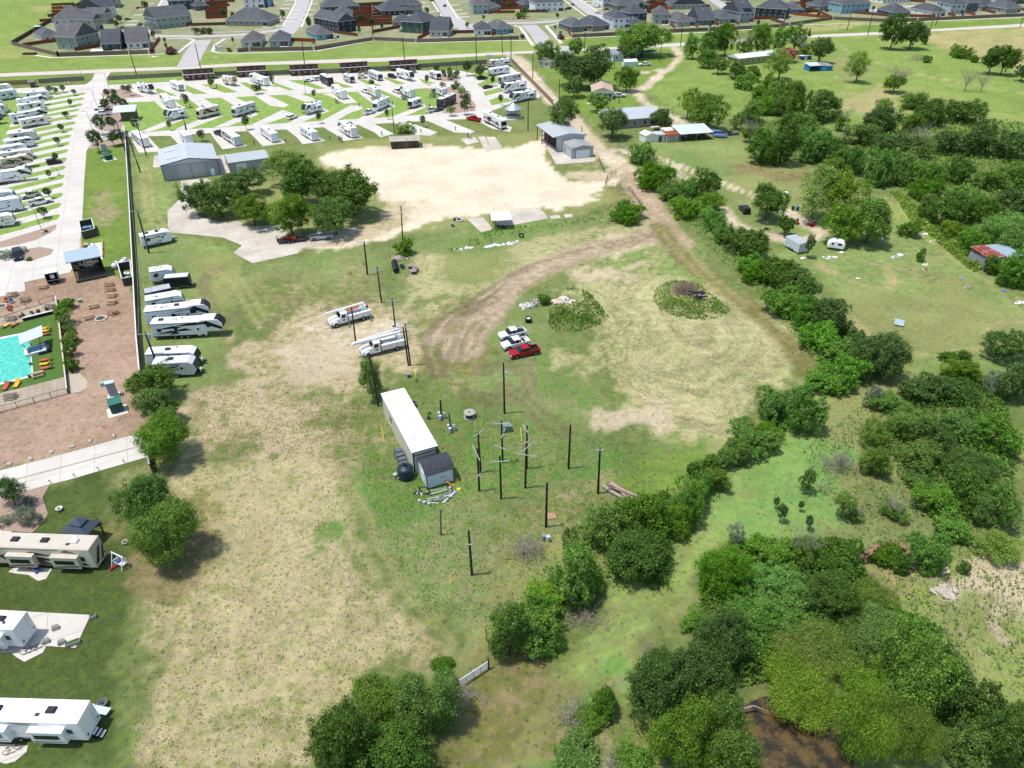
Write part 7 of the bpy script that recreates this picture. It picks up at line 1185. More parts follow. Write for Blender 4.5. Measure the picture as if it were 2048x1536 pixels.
part(r, 'roof_decal', G().box(1.2, 2.5, HT + .062, 1.3, 3.6, HT + .07, BLACK).box(1.45, 2.5, HT + .062, 1.5, 3.0, HT + .07, BLACK)); part(r, 'window', G().box(-.05, 11, 1.6, -.01, 12, 2.4, GLASS)); part(r, 'door', G().box(LW, 9.5, .4, LW + .05, 10.5, 2.4, OFFW))
def on_tr(px, py): c, s = math.cos(R(24.6)), math.sin(R(24.6)); return A[0] + px * c - py * s, A[1] + px * s + py * c
def at_tr(nm, cat, desc, where, px, py, uv, rot=24.6, group=None): q = on_tr(px, py); return thing(nm, cat, desc, where, uv, (q[0], q[1], 0), R(rot), group)
r = at_tr('garden_shed', 'shed', 'white shed with curved dark shingle roof', 'at the near end of the office trailer', .6, -3.9, (868, 960)); L, d, h = 4.1, 3.7, 2.5; SW = mat('C9D4D8', .6, .05); n = 8
prof = [(i / n * d, h + .95 * math.sin(math.pi * i / n) ** .8) for i in range(n + 1)]
part(r, 'wall', G().box(0, 0, .15, L, d, h, SW).add([(0, y, z - .04) for y, z in prof] + [(L, y, z - .04) for y, z in prof], [tuple(reversed(range(n + 1))), tuple(range(n + 1, 2 * n + 2))], SW)); g = G()
g.add([(xx, (y - d / 2) * 1.06 + d / 2, z + t_) for t_ in (0, .09) for xx in (-.15, L + .15) for y, z in prof], [(2 * (n + 1) + i, 3 * (n + 1) + i, 3 * (n + 1) + i + 1, 2 * (n + 1) + i + 1) for i in range(n)] + [(i, i + 1, n + 1 + i + 1, n + 1 + i) for i in range(n)] + [(0, n + 1, 3 * (n + 1), 2 * (n + 1)), (n, 3 * n + 2, 4 * n + 3, 2 * n + 1)], mat('3E4046', .9, .35, 3)); part(r, 'roof', g); part(r, 'corner_trim', G().box(-.03, -.03, .15, .1, .06, h, mat('4A2A26', .8)).box(L - .1, -.03, .15, L + .03, .06, h, mat('7A2A24', .8)).box(L, -.02, .15, L + .04, d, .3, mat('7A2A24', .8))); part(r, 'skid', G().box(0, .05, 0, L, .2, .15, BLACK).box(0, d - .2, 0, L, d - .05, .15, BLACK)); part(r, 'door', G().box(-.05, 1.1, .2, -.01, 2.4, 2.2, WHITE)); part(r, 'hatch', G().box(2.0, -.03, 1.2, 2.9, -.01, 1.7, mat('B9C2C6', .6)))
r = at_tr('water_tank', 'tank', 'large black plastic water tank', 'beside the office trailer', -1.35, -.1, (800, 925)); part(r, 'body', G().lathe((0, 0, 0), [(1.12, .0), (1.16, .2), (1.14, .5), (1.17, .7), (1.14, 1.0), (1.17, 1.3), (1.15, 1.75), (1.0, 1.95), (.35, 2.2), (.33, 2.3), (.02, 2.31)], mat('20303C', .4, .1, 1), 28)); part(r, 'lid', G().cyl((0, 0, 2.3), (0, 0, 2.42), .28, BLACK, n=16)); part(r, 'outlet', G().cyl((-1.1, -.1, .3), (-1.4, -.1, .3), .08, GALV, n=8))
r = at_tr('barrel', 'barrel', 'small grey barrel next to the black tank', '', -2.85, .3, (784, 930)); part(r, 'body', G().lathe((0, 0, 0), [(.3, 0), (.32, .3), (.3, .6), (.31, .8)], mat('9A9890', .7), 14)); part(r, 'lid', G().cyl((0, 0, .8), (0, 0, .84), .31, mat('B5B3AA', .7), n=14))
r = at_tr('wooden_steps', 'steps', 'grey wooden landing with steps', 'between the black tank and the office trailer', -1.5, 1.3, (790, 897)); GW = mat('59646E', .85, .15, 3)
for k in range(5): part(r, 'step', G().box(.0, k * .85, .0, 1.25, k * .85 + .8, .35 + .18 * k, GW, .03))
for k in range(3): part(r, 'railing', G().tube([(.0, k * 1.6 + .2, .4), (.0, k * 1.6 + .2, 1.5), (.0, k * 1.6 + 1.2, 1.7)], .04, GREY))
for i, py in enumerate((.8, 2.0, 3.2, 4.4, 5.2)):
    r = at_tr('insulator_stack', 'hardware', 'pale ribbed insulator stack', 'leaning on the far side of the office trailer', 4.1, py, (875 - i * 2, 893 - i * 10), group='insulators by the trailer'); part(r, 'discs', G().lathe((0, 0, 0), [(.06, 0), (.2, .1), (.06, .15), (.2, .3), (.06, .35), (.2, .5), (.06, .55), (.2, .7), (.06, .78)], mat('C4C6C4', .4), 12))
r = at_tr('ladder', 'ladder', 'metal ladder leaning against the trailer wall', '', 4.0, 4.8, (868, 872)); g = G().tube([(0, 0, 0), (-.25, .2, 3.2)], .04, ALU).tube([(0, 1.2, 0), (-.25, 1.4, 3.2)], .04, ALU); [g.tube([(-.02 * k, .02 * k, .4 * k), (-.02 * k, 1.2 + .02 * k, .4 * k)], .03, ALU) for k in range(1, 8)]; part(r, 'frame', g)
p = P(828, 813); r = thing('air_conditioner', 'machine', 'grey heat pump', 'at the far side of the office trailer', (828, 805), (p[0], p[1], 0), R(24.6)); part(r, 'case', G().box(-.4, -.4, 0, .4, .4, .9, mat('6E767C', .5), .05)); part(r, 'fan_grille', G().cyl((0, 0, .9), (0, 0, .95), .33, BLACK, n=16))
p = P(858, 838); r = thing('valve_stand', 'hardware', 'dark upright valve assembly', 'between the office trailer and the short posts', (858, 833), (p[0], p[1], 0)); part(r, 'pipe', G().tube([(0, 0, 0), (0, 0, 1.3), (.35, 0, 1.3), (.35, 0, .9)], .1, mat('33302E', .7))); part(r, 'box', G().box(-.3, -.2, .1, .2, .2, .5, mat('4A4A48', .7), .04))
def ring(uv, R0, r_, m, nm, cat, ds, w_, tilt=None):
    p = P(*uv); r = thing(nm, cat, ds, w_, uv, (p[0], p[1], 0)); part(r, 'ring', G().torus((0, 0, R0 if tilt else r_), tilt or (0, 0, 1), R0, r_, m, 24, 8)); return r
ring((850, 989), .75, .09, BLACK, 'hose_coil', 'hose', 'black hose coil leaning on the white shed', '', (0.3, 1, .1)); ring((840, 984), .5, .07, mat('3A3230', .8), 'wire_coil', 'cable', 'dark wire coil at the shed corner', '', (.9, .4, .3))
poles_heap((878, 992), 8, 3.6, .06, [GALV, mat('C9CCCC', .5), mat('DAD8D2', .6)], 'pipe_pile', 'pipes', 'loose pile of pale metal pipes', 'in front of the white shed', 1.1, .45, 4, .05, .25); poles_heap((898, 996), 2, 3.2, .08, mat('C9CCCC', .5), 'crossarm_pair', 'pipes', 'two pale crossarms lying crossed', 'beside the pipe pile', .3, .9, 6, .05, .3)
for i, (u, v) in enumerate(((839, 1005), (849, 1008), (858, 1011))):
    p = P(u, v); r = thing('transformer_can', 'transformer', 'small pale transformer can', 'on the fallen crossarm', (u, v), (p[0], p[1], 0), 0, 'transformer cans'); part(r, 'body', G().cyl((0, 0, 0), (0, 0, .5), .2, mat('B9BDBA', .5), n=12)); part(r, 'bushing', G().cyl((0, 0, .5), (0, 0, .68), .06, OFFW, .03, 8))
p = P(855, 1006); r = thing('fallen_crossarm', 'pole', 'pale crossarm lying under three cans', 'in front of the pipe pile', (860, 1010), (p[0], p[1], 0), -.1); part(r, 'beam', G().box(-1.2, -.07, .02, 1.6, .07, .16, mat('B9B9B4', .7)))
for i, (u, v) in enumerate(((835, 986), (842, 988), (903, 984), (898, 976))):
    blob((u, v), .5, .4, .45, [GREY, mat('B9BDBA', .5), BLACK], 'hardware_heap', 'scrap', 'small heap of grey line hardware', 'against the white shed', 7, 30 + i)
for i, (u, v) in enumerate(((914, 962), (917, 979))):
    p = P(u, v); r = thing('yellow_mat', 'mat', 'bright yellow square board', 'on the grass right of the white shed', (u, v), (p[0], p[1], .06), .3 - i * .6); part(r, 'board', G().box(-.24, -.24, 0, .24, .24, .05, mat('E8D21E', .5, .03)))
p = P(905, 973); r = thing('fibreglass_pole', 'pole', 'orange-yellow pole leaning on the white shed', '', (893, 969), (p[0], p[1], 0)); part(r, 'shaft', G().cyl((.3, 0, .1), (-1.6, .5, .9), .07, mat('E0A02A', .5), n=8))
# drums, boxes and spools on the grass
def spool(uv, R0, h, m, ds, w_, axis='z', rot=0):
    p = P(*uv); r = thing('cable_spool', 'spool', ds, w_, uv, (p[0], p[1], 0), rot, 'cable spools')
    if axis == 'z': part(r, 'flange', G().cyl((0, 0, 0), (0, 0, .09), R0, m, n=20)); part(r, 'flange', G().cyl((0, 0, h - .09), (0, 0, h), R0, m, n=20)); part(r, 'core', G().cyl((0, 0, .09), (0, 0, h - .09), R0 * .62, mat('4A4642', .7, .2, 4), n=16)); part(r, 'hub', G().cyl((0, 0, h), (0, 0, h + .02), R0 * .18, BLACK, n=12))
    else: part(r, 'flange', G().cyl((0, -h / 2, R0), (0, -h / 2 + .08, R0), R0, m, n=20)); part(r, 'flange', G().cyl((0, h / 2 - .08, R0), (0, h / 2, R0), R0, m, n=20)); part(r, 'core', G().cyl((0, -h / 2 + .08, R0), (0, h / 2 - .08, R0), R0 * .6, BLACK, n=16))
    return r
SP = mat('8E8A84', .85, .2, 4)
spool((939, 834), .95, 1.0, mat('A19C94', .85, .2, 4), 'large grey wooden spool with items on top', 'right of the short transformer posts'); spool((817, 754), .45, .75, SP, 'small grey spool', 'in the grass below the bucket truck'); spool((821, 536), .75, .7, SP, 'weathered spool, left of three', 'beside the black coils'); spool((831, 541), .75, .7, mat('8A6F6A', .85, .2, 4), 'reddish spool, right of three', 'beside the black coils'); spool((827, 547), .8, .8, SP, 'front spool of three', 'beside the black coils'); spool((805, 537), .5, .8, mat('5A6266', .7), 'dark small spool', 'between the black coils and the spools', 'y', .5)
spool((905, 453), .5, .8, SP, 'small grey spool', 'at the lower edge of the caliche yard'); ring((919, 441), .9, .2, mat('B9BCBA', .6), 'wire_ring', 'cable', 'pale coil of wire at the yard edge', ''); ring((913, 440), .7, .22, BLACK, 'tyre_ring', 'tyre', 'black tyre at the yard edge', '')
for i in range(6):
    u, v = 789 + i * .8, 531 + i * 3; p = P(u, v); r = thing('black_pipe_coil', 'coil', 'black pipe coil standing in a row', 'left of the three spools', (u, v), (p[0], p[1], 0), -.9, 'black pipe coils'); part(r, 'coil', G().torus((0, 0, .78), (1, 0, 0), .55, .22, mat('2E3234', .6, .2, 5), 18, 8))
blob((800, 517), 1.9, 1.5, .8, [mat('B5A99A', .9, .2, 3), mat('9A8E80', .9, .2, 3)], 'stone_heap', 'rubble', 'heap of beige stones', 'below the small bush by the poles', 34, 5)
blob((1127, 604), 2.6, 1.7, 1.3, [mat('DDD5CA', .85, .1, 2), mat('CFC4B4', .85, .1, 2), mat('C9B79A', .9)], 'concrete_rubble', 'rubble', 'heap of white broken concrete', 'in the round weed patch', 40, 6); blob((1058, 612), 1.8, 1.8, .6, [mat('A29C94', .9, .2), mat('7A746C', .9, .2), mat('C9C4BC', .8)], 'scrap_heap', 'rubble', 'heap of grey boards and scrap', 'left of the small round bush', 30, 7); poles_heap((1065, 607), 9, 3, .07, [mat('9A948C', .9), mat('C4BEB4', .9)], 'board_heap', 'lumber', 'loose grey poles and boards', 'on the scrap heap left of the small bush', .9, 1.2, 8, .3, 1.2)
p = P(1057, 644); r = thing('stock_tank', 'tank', 'black round tub with white filling', 'above the three pickups', (1057, 638), (p[0], p[1], 0)); part(r, 'tub', G().lathe((0, 0, 0), [(.62, 0), (.66, .3), (.64, .95), (.52, .95), (.5, .6), (.05, .6)], BLACK, 20)); part(r, 'filling', G().cyl((0, 0, .6), (0, 0, .85), .4, OFFW, n=12))
poles_heap((1395, 596), 14, 4, .13, [mat('3A3634', .95, .2), mat('8E8A86', .9), mat('24211F', .95)], 'burnt_logs', 'logs', 'pile of charred grey logs', 'in the oval flowering weed patch', 1.6, .3, 9, .4, .9); 
def twigs(uv, rad, h, n, m, nm, ds, w_, seed):
    p = P(*uv); r = thing(nm, 'brush', ds, w_, uv, (p[0], p[1], 0)); rs = random.Random(seed); g = G()
    for i in range(n):
        a = rs.uniform(0, 6.28); q = Vector((rs.gauss(0, rad * .45), rs.gauss(0, rad * .35), 0)); q.z = max(.05, h * math.exp(-q.length_squared / rad ** 2) * rs.random()); d = Vector((math.cos(a), math.sin(a), rs.uniform(-.2, .8))) * rs.uniform(.4, 1.3); g.cyl(q, q + d, .03, m, .012, 4)
    part(r, 'twigs', g); return r
twigs((1370, 585), 3.4, 1.9, 900, mat('8A7866', .95, .2), 'brush_pile', 'dome of dry brown brush', 'beside the charred logs', 3); twigs((1838, 120), 6, 2.4, 500, mat('8A7E70', .95, .2), 'brush_pile', 'grey brush pile', 'in the far green pasture', 4); twigs((1055, 1105), 2.5, 1.8, 260, DEADB, 'dead_brush', 'thin bare twigs', 'at the scrub edge below the dark pole', 5); twigs((1165, 1235), 3, .8, 200, DEADB, 'fallen_branch', 'fallen grey branches', 'sticking out of the scrub onto the path', 6); twigs((1150, 1440), 2.5, 1.5, 200, DEADB, 'dead_brush', 'bare grey brush', 'in the bright weeds at the bottom', 7); twigs((1670, 935), 3, 2, 260, DEADB, 'dead_brush', 'pale dead brush', 'on the pale weedy slope', 8); twigs((922, 1400), 2, 1.6, 220, DEADB, 'dead_brush', 'grey dead twigs', 'beside the white gate', 9)
for (u, v), ds, n_, s_ in (((935, 497), 'white torn plastic strip', 9, 11), ((985, 492), 'scattered white sheets', 14, 12), ((1020, 487), 'white scraps near the black tyre', 9, 13)): blob((u, v), 3.2, 1.0, .25, [WHITE, mat('C9D0D2', .6), mat('DAD8D2', .7)], 'white_debris', 'debris', ds, 'in the weeds below the caliche yard', n_ * 2, s_, rot=.35)
ring((1043, 475), .5, .2, BLACK, 'tyre', 'tyre', 'black tyre in the tall weeds', '', (.4, 1, 0))
poles_heap((1240, 985), 8, 4.6, .16, [mat('A89A8E', .9, .15, 3), mat('8A6A5C', .9, .15, 3)], 'log_pile', 'logs', 'pile of pale cut poles', 'right of the last practice pole', 1.0, -.75, 21, .05, .25)
p = P(1103, 1033); r = thing('wooden_pallet', 'pallet', 'small wooden pallet', 'beside the dark practice pole', (1104, 1032), (p[0], p[1], 0), .15); PM = mat('C49A7C', .85, .15, 4)
for k in range(7): part(r, 'slat', G().box(-.6, -.5 + k * .16, .12, .6, -.4 + k * .16, .15, PM))
for k in (-.5, 0, .45): part(r, 'bearer', G().box(k, -.5, 0, k + .08, .58, .118, PM))
for u, v, c in ((1088, 1080, '7E8C96'), (1096, 1082, 'C4CCD0')): p = P(u, v); r = thing('steel_drum', 'drum', 'open grey-blue drum' if c[0] == '7' else 'pale drum', 'below the pallet', (u, v), (p[0], p[1], 0)); part(r, 'body', G().lathe((0, 0, 0), [(.28, 0), (.3, .3), (.29, .6), (.31, .62), (.29, .9)], mat(c, .5), 16)); part(r, 'rim', G().torus((0, 0, .9), (0, 0, 1), .28, .03, GALV, 16, 6))
p = P(1014, 861); r = thing('transformer_cabinet', 'cabinet', 'sage green ground transformer', 'behind the pole with three arms', (1015, 855), (p[0], p[1], 0), .3); part(r, 'case', G().prof([(-.7, 0), (.7, 0), (.7, 1.1), (-.7, 1.4)], -.55, .55, mat('7E9486', .6, .08))); part(r, 'door', G().box(-.66, -.58, .1, .66, -.555, 1.0, mat('6E8476', .6)))
for (u, v, u2_, v2, ds) in ((899, 1171, 906, 1155, 'yellow guy marker near the lowest practice pole'), (828, 738, 833, 760, 'yellow guy marker near the small spool'), (1037, 855, 1044, 882, 'yellow striped guy marker between the pole groups'), (760, 855, 768, 880, 'thin yellow marker beside the office trailer')):
    a, b = P(u, v), P(u2_, v2); lo, hi = (b, a) if v2 > v else (a, b); r = thing('guy_marker', 'marker', ds, '', (u, v), (lo[0], lo[1], 0)); part(r, 'tube', G().cyl((0, 0, 0), ((hi - lo)[0] * .5, (hi - lo)[1] * .5, 1.4), .05, mat('E3D02C', .5), n=6))
for u, v in ((701, 547), (728, 529), (833, 762)): p = P(u, v); r = thing('traffic_cone', 'cone', 'tiny orange cone', 'on the yard grass', (u, v), (p[0], p[1], 0), 0, 'orange cones'); part(r, 'cone', G().cyl((0, 0, .05), (0, 0, .7), .17, mat('E0552A', .5), .04, 10)); part(r, 'base', G().box(-.22, -.22, 0, .22, .22, .05, BLACK))
a, b = P(690, 692), P(708, 686); r = thing('lying_crossarm', 'pole', 'pale crossarm lying at the foot of a bare pole', '', (698, 689), (a[0], a[1], 0), math.atan2(*(b - a)[::-1])); part(r, 'beam', G().box(0, -.07, .03, 2.6, .07, .17, mat('C9C9C4', .7)))
# metal canopy on posts
r, L = carport((985, 461), (1022, 459), 6, 2.6, mat('EAE8E2', .5, .05, .6, rib=1.2), 'white metal canopy on thin posts', 'at the lower edge of the caliche yard', nm='metal_canopy', arch=.6); blob((1003, 456), 2, 1.5, .9, mat('4A4840', .9, .2), 'stored_boards', 'lumber', 'dark boards stored under the white canopy', '', 12, 15)
# white pipe gate
a, b = P(919, 1376), P(975, 1339); L = float(np.hypot(*(b - a))); r = thing('pipe_gate', 'gate', 'white five-bar gate standing open', 'between the bottom trees and the scrub', (947, 1355), (a[0], a[1], 0), math.atan2(*(b - a)[::-1]), None); WG = mat('DDDFDF', .5)
for k in range(5): part(r, 'rail', G().cyl((0, 0, .35 + k * .26), (L, 0, .35 + k * .26), .045, WG, n=8))
for k in (0, .25, .5, .75, 1): part(r, 'upright', G().box(L * k - .04, -.06, .3, L * k + .04, .06, 1.44, WG))
for k in (-.15, L + .15): part(r, 'gate_post', G().cyl((k, 0, 0), (k, 0, 1.7), .1, WOODP))
# driftwood in the pond and the bank of rock
p = P(1465, 1440); r = thing('driftwood', 'log', 'forked bare grey branch', 'lying at the pond edge', (1490, 1440), (p[0], p[1], 0)); DW = mat('8C857A', .9, .15, 3); g = G().cyl((-.2, -.8, .1), (.9, .6, .9), .2, DW, .15).cyl((.9, .6, .9), (2.2, .9, 1.1), .15, DW, .09).cyl((2.2, .9, 1.1), (3.6, .4, .9), .09, DW, .04).cyl((.9, .6, .9), (.6, 1.8, 1.4), .12, DW, .07).cyl((.6, 1.8, 1.4), (1.3, 2.4, 1.5), .07, DW, .03).cyl((.6, 1.8, 1.4), (.3, 2.8, 1.7), .07, DW, .02); part(r, 'branches', g)
g = G(); rs = random.Random(4); BK = mat('93795C', .95, .35, 1.5, bump=.8, dirt='5E4C38')
for i in range(len(CLW) - 1):
    for k in range(22):
        q = CLW[i] + (CLW[i + 1] - CLW[i]) * (k + rs.random()) / 22; d = CLW[i + 1] - CLW[i]; nn = np.array((d[1], -d[0])) / np.hypot(*d); nn = nn if nn[1] < 0 else -nn; q = q + nn * rs.uniform(0, .35)
        z = rs.uniform(-2.3, -.15); s = rs.uniform(.2, .5); g.T = Matrix.Translation((q[0], q[1], z)) @ Matrix.Rotation(rs.uniform(0, 6), 4, (rs.random(), rs.random(), 1)); g.box(-s, -s * .7, -s * .5, s, s * .7, s * .5, BK, s * .2)
o = g.obj('rocky_bank'); o['kind'] = 'structure'; o['label'] = 'brown eroded earth bank in the thicket'
blob((1893, 1182), 1.6, 1.6, .3, mat('B5AC9A', .9, .2, 3), 'chalk_mound', 'rubble', 'white chalky mound on the pasture', '', 22, 16); blob((1877, 1128), 1.4, 1.4, .3, mat('C9BDA6', .9, .1, 3), 'chalk_mound', 'rubble', 'pale rock mound below the vine-covered tree', '', 16, 17)
# right meadow bits
r, L = on_frame('metal_hutch', 'panel', 'tilted grey metal panel', 'alone in the long meadow', (1787, 651), (1806, 655)); part(r, 'panel', G().add([(0, 0, .25), (L, 0, .25), (L, 1.3, .9), (0, 1.3, .9), (0, 0, .32), (L, 0, .32), (L, 1.3, .97), (0, 1.3, .97)], [(3, 2, 1, 0), (4, 5, 6, 7), (0, 1, 5, 4), (1, 2, 6, 5), (2, 3, 7, 6), (3, 0, 4, 7)], mat('9FAFB8', .35, .1, 2))); part(r, 'legs', G().box(.05, 1.1, 0, .15, 1.2, .85, GREY).box(L - .15, 1.1, 0, L - .05, 1.2, .85, GREY).box(.05, .05, 0, .15, .15, .3, GREY).box(L - .15, .05, 0, L - .05, .15, .3, GREY))
for (u, v), s_, ds, m_ in (((1661, 515), (2.0, 1.0), 'white crumpled tarpaulin below the rounded camper', [WHITE, mat('C9CDD0', .6)]), ((1683, 505), (.9, .4), 'white litter beside the rounded camper', WHITE), ((1605, 517), (1.2, .4), 'white litter under the box trailer', WHITE), ((1572, 385), (.8, .8), 'small white object beside the big bush', WHITE), ((1800, 510), (2.2, .6), 'white curved sheet in the garden plot', WHITE), ((1788, 515), (1.2, .6), 'pale board in the garden plot', mat('C9CACC', .6)), ((1840, 504), (1.2, .4), 'white and blue sheet in the garden plot', [WHITE, mat('8FB0D0', .6)]),
   ((1872, 482), (1.4, .5), 'white rubbish on the slope path', WHITE), ((1848, 469), (1.6, .6), 'grey rubbish on the slope path', [mat('9A9C9C', .6), WHITE]), ((1764, 477), (.8, .6), 'white chair near the yard trees', WHITE), ((1719, 558), (.5, .4), 'red and white item by the weed ring', [mat('B03A2A', .6), WHITE]), ((1849, 539), (.9, .5), 'red and white clutter below the garden plot', [mat('A04030', .6), WHITE]), ((1925, 557), (1.4, .7), 'grey wooden clutter on the meadow', mat('8E8A84', .9)), ((2030, 570), (2.5, .8), 'dark scrap pile at the right edge', [mat('6A6E70', .8), mat('3A3A38', .9)]), ((2007, 583), (.8, .3), 'blue barrel lying on the grass', mat('3A7EC0', .5)), ((2042, 605), (1.8, .6), 'white debris at the right edge', WHITE), ((1700, 212), (1.8, .8), 'dark and white junk in the pasture', [BLACK, WHITE]), ((1632, 160), (.9, .4), 'blue tarpaulin on the far lawn', mat('7FB4D4', .6)), ((1582, 135), (.9, .3), 'white board on the far lawn', WHITE), ((1670, 155), (.7, .4), 'pale bin near the blue shed', OFFW), ((1578, 172), (1.4, .8), 'pale stones in the farm garden', mat('C4BCB0', .8)), ((1177, 207), (.9, .5), 'white tub beside the farm trees', WHITE), ((1087, 267), (1.6, .7), 'pale boat-shaped item behind the garage', [WHITE, OFFW]), ((306, 114), (2.5, 1.2), 'white rubble on the road verge', WHITE), ((433, 115), (2.5, .5), 'white planks on the road verge', WHITE), ((138, 165), (2.4, .8), 'white and red things by the grey fence', [WHITE, mat('B05040', .6)]), ((1850, 530), (1, .5), 'small pale stones below the garden', OFFW), ((1935, 575), (1.6, .6), 'ring of grey stones with two saplings', mat('9A9690', .9)), ((1038, 155), (1, .6), 'dark crates behind the east fence', BLACK)):
    blob((u, v), s_[0], s_[1], .35, m_, 'debris', 'debris', ds, '', 12, int(u), rot=.3)
for (u, v), c, ds in (((1585, 420), '1E5A38', 'dark green wheelie bin'), ((1594, 421), '2A62B0', 'blue wheelie bin')): p = P(u, v); r = thing('wheelie_bin', 'bin', ds, 'beside the sandy track', (u, v), (p[0], p[1], 0)); part(r, 'body', G().prof([(-.28, .05), (.28, .05), (.34, 1.0), (-.34, 1.0)], -.3, .3, mat(c, .5))); part(r, 'lid', G().box(-.36, -.34, 1.0, .38, .34, 1.07, mat(c, .5), .02))
# ------------------------------------------------------------------ camp equipment on the left
TEAL = mat('1E4A42', .5, .06); r, L = on_frame('transformer_cabinet', 'cabinet', 'dark green double-door transformer on a concrete pad', 'beside the big fence trees', (224, 829), (249, 822)); part(r, 'case', G().prof([(0, 0), (L, 0), (L, 1.8), (0, 1.8)], 0, 1.5, TEAL)); part(r, 'lid', G().add([(-.1, -.15, 1.75), (L + .1, -.15, 1.75), (L + .1, 1.65, 2.05), (-.1, 1.65, 2.05), (-.1, -.15, 1.83), (L + .1, -.15, 1.83), (L + .1, 1.65, 2.13), (-.1, 1.65, 2.13)], [(3, 2, 1, 0), (4, 5, 6, 7), (0, 1, 5, 4), (1, 2, 6, 5), (2, 3, 7, 6), (3, 0, 4, 7)], mat('2E6A5A', .5)))
for k in range(2): part(r, 'door', G().box(L * .5 * k + .05, -.05, .15, L * .5 * (k + 1) - .05, -.01, 1.65, mat('234F46', .5)))
part(r, 'base_pad', G().box(-.6, -.9, 0, L + .5, 1.9, .06, CURB))
r, L = on_frame('switch_cabinet', 'cabinet', 'tall grey steel cabinet', 'above the dark green transformer', (220, 795), (236, 792)); part(r, 'case', G().box(0, 0, .1, L, .8, 2.7, mat('8E9AA4', .45))); part(r, 'lid', G().box(-.08, -.12, 2.7, L + .08, .9, 2.78, mat('B9C9D4', .4))); part(r, 'base_pad', G().box(-.3, -.5, 0, L + .3, 1.2, .1, CURB)); part(r, 'door_seam', G().box(L / 2 - .02, -.02, .2, L / 2 + .02, -.005, 2.6, GREY))
for u, v, w_ in ((207, 771, 'left of the tall grey cabinet'), (161, 604, 'on the sandy court by the bushes'), (204, 316, 'on the lawn strip by the long fence')): p = P(u, v); r = thing('utility_box', 'box', 'small mint green box', w_, (u, v), (p[0], p[1], 0), .4); part(r, 'case', G().box(-.35, -.3, 0, .35, .3, .6, mat('7FB09A', .5), .05)); part(r, 'lid', G().box(-.38, -.33, .6, .38, .33, .66, mat('8FBFA8', .5), .02))
r, L = on_frame('transformer_cabinet', 'cabinet', 'dark green transformer on a white pad', 'on the lawn strip above the concrete drive', (213, 322), (227, 319)); part(r, 'case', G().box(0, 0, 0, L, 1.4, 1.5, TEAL)); part(r, 'lid', G().box(-.1, -.1, 1.5, L + .1, 1.5, 1.6, mat('2E6A5A', .5))); part(r, 'base_pad', G().box(-.6, -.9, 0, L + 1, 1.9, .08, CURB))
r, L = on_frame('switch_cabinet', 'cabinet', 'grey steel cabinet at the mulch bed', 'above the small green transformer', (206, 306), (216, 305)); part(r, 'case', G().box(0, 0, .1, L, .8, 2.5, mat('9AA2A8', .45))); part(r, 'lid', G().box(-.08, -.1, 2.5, L + .08, .9, 2.58, mat('B9C2C8', .4))); part(r, 'base_pad', G().box(-.3, -.5, 0, L + .4, 1.2, .1, CURB))
# walled enclosures
def enclosure(pts, h, m, ds, w_, cap=None):
    w2 = [P(*q) for q in pts]; o = w2[0]; r = thing('enclosure', 'enclosure', ds, w_, pts[0], (o[0], o[1], 0)); n = len(w2)
    for i in range(n):
        a, b = w2[i] - o, w2[(i + 1) % n] - o; L = float(np.hypot(*(b - a))); g = G(); g.T = Matrix.Translation((a[0], a[1], 0)) @ Matrix.Rotation(math.atan2(b[1] - a[1], b[0] - a[0]), 4, 'Z'); g.box(0, -.06, 0, L, .06, h, m); part(r, 'wall', g)
        if cap: g = G(); g.T = Matrix.Translation((a[0], a[1], 0)) @ Matrix.Rotation(math.atan2(b[1] - a[1], b[0] - a[0]), 4, 'Z'); g.box(-.05, -.1, h, L + .05, .1, h + .06, cap); part(r, 'wall_cap', g)
    return r
DW2 = mat('554C46', .9, .2, 2, rib=5); enclosure([(168, 479), (194, 472), (188, 452), (163, 457)], 2.0, DW2, 'dark board enclosure around a dumpster', 'at the edge of the lawn strip', OFFW); p = P(178, 464); r = thing('dumpster', 'dumpster', 'blue-grey dumpster with sloped lids', 'inside the dark board enclosure', (178, 464), (p[0], p[1], 0), .43); part(r, 'bin', G().prof([(-1, 0), (1, 0), (1.1, 1.3), (-1.1, 1.3)], -.8, .8, mat('3E5A6A', .6))); part(r, 'lid', G().box(-1.1, -.85, 1.31, -.03, .85, 1.4, mat('5A8094', .5)).box(.03, -.85, 1.31, 1.1, .85, 1.4, mat('5A8094', .5)))
enclosure([(249, 573), (269, 569), (265, 537), (240, 542)], 1.9, DW2, 'dark board enclosure around white tanks', 'against the long fence', OFFW)
def tank(uv, rot, L, R0, ds, w_, z=.5):
    p = P(*uv); r = thing('propane_tank', 'tank', ds, w_, uv, (p[0], p[1], 0), rot, 'white gas tanks'); n = 8; m = mat('EDEFF0', .3, .03)
    pr = [(R0 * math.sin(math.pi / 2 * i / n), -L / 2 + R0 * (1 - math.cos(math.pi / 2 * i / n))) for i in range(n + 1)] + [(R0 * math.cos(math.pi / 2 * i / n), L / 2 - R0 * (1 - math.sin(math.pi / 2 * i / n))) for i in range(n + 1)]
    g = G(); g.T = Matrix.Translation((0, 0, R0 + .25)) @ Matrix.Rotation(R(90), 4, 'X'); g.lathe((0, 0, 0), [(max(.01, a), b) for a, b in pr], m, 18); part(r, 'shell', g); part(r, 'valve_dome', G().cyl((0, 0, 2 * R0 + .2), (0, 0, 2 * R0 + .42), .22, mat('A9A29A', .6), n=12)); part(r, 'saddle', G().box(-R0 * .7, -L * .3, 0, R0 * .7, -L * .25, .5, CURB).box(-R0 * .7, L * .25, 0, R0 * .7, L * .3, .5, CURB))
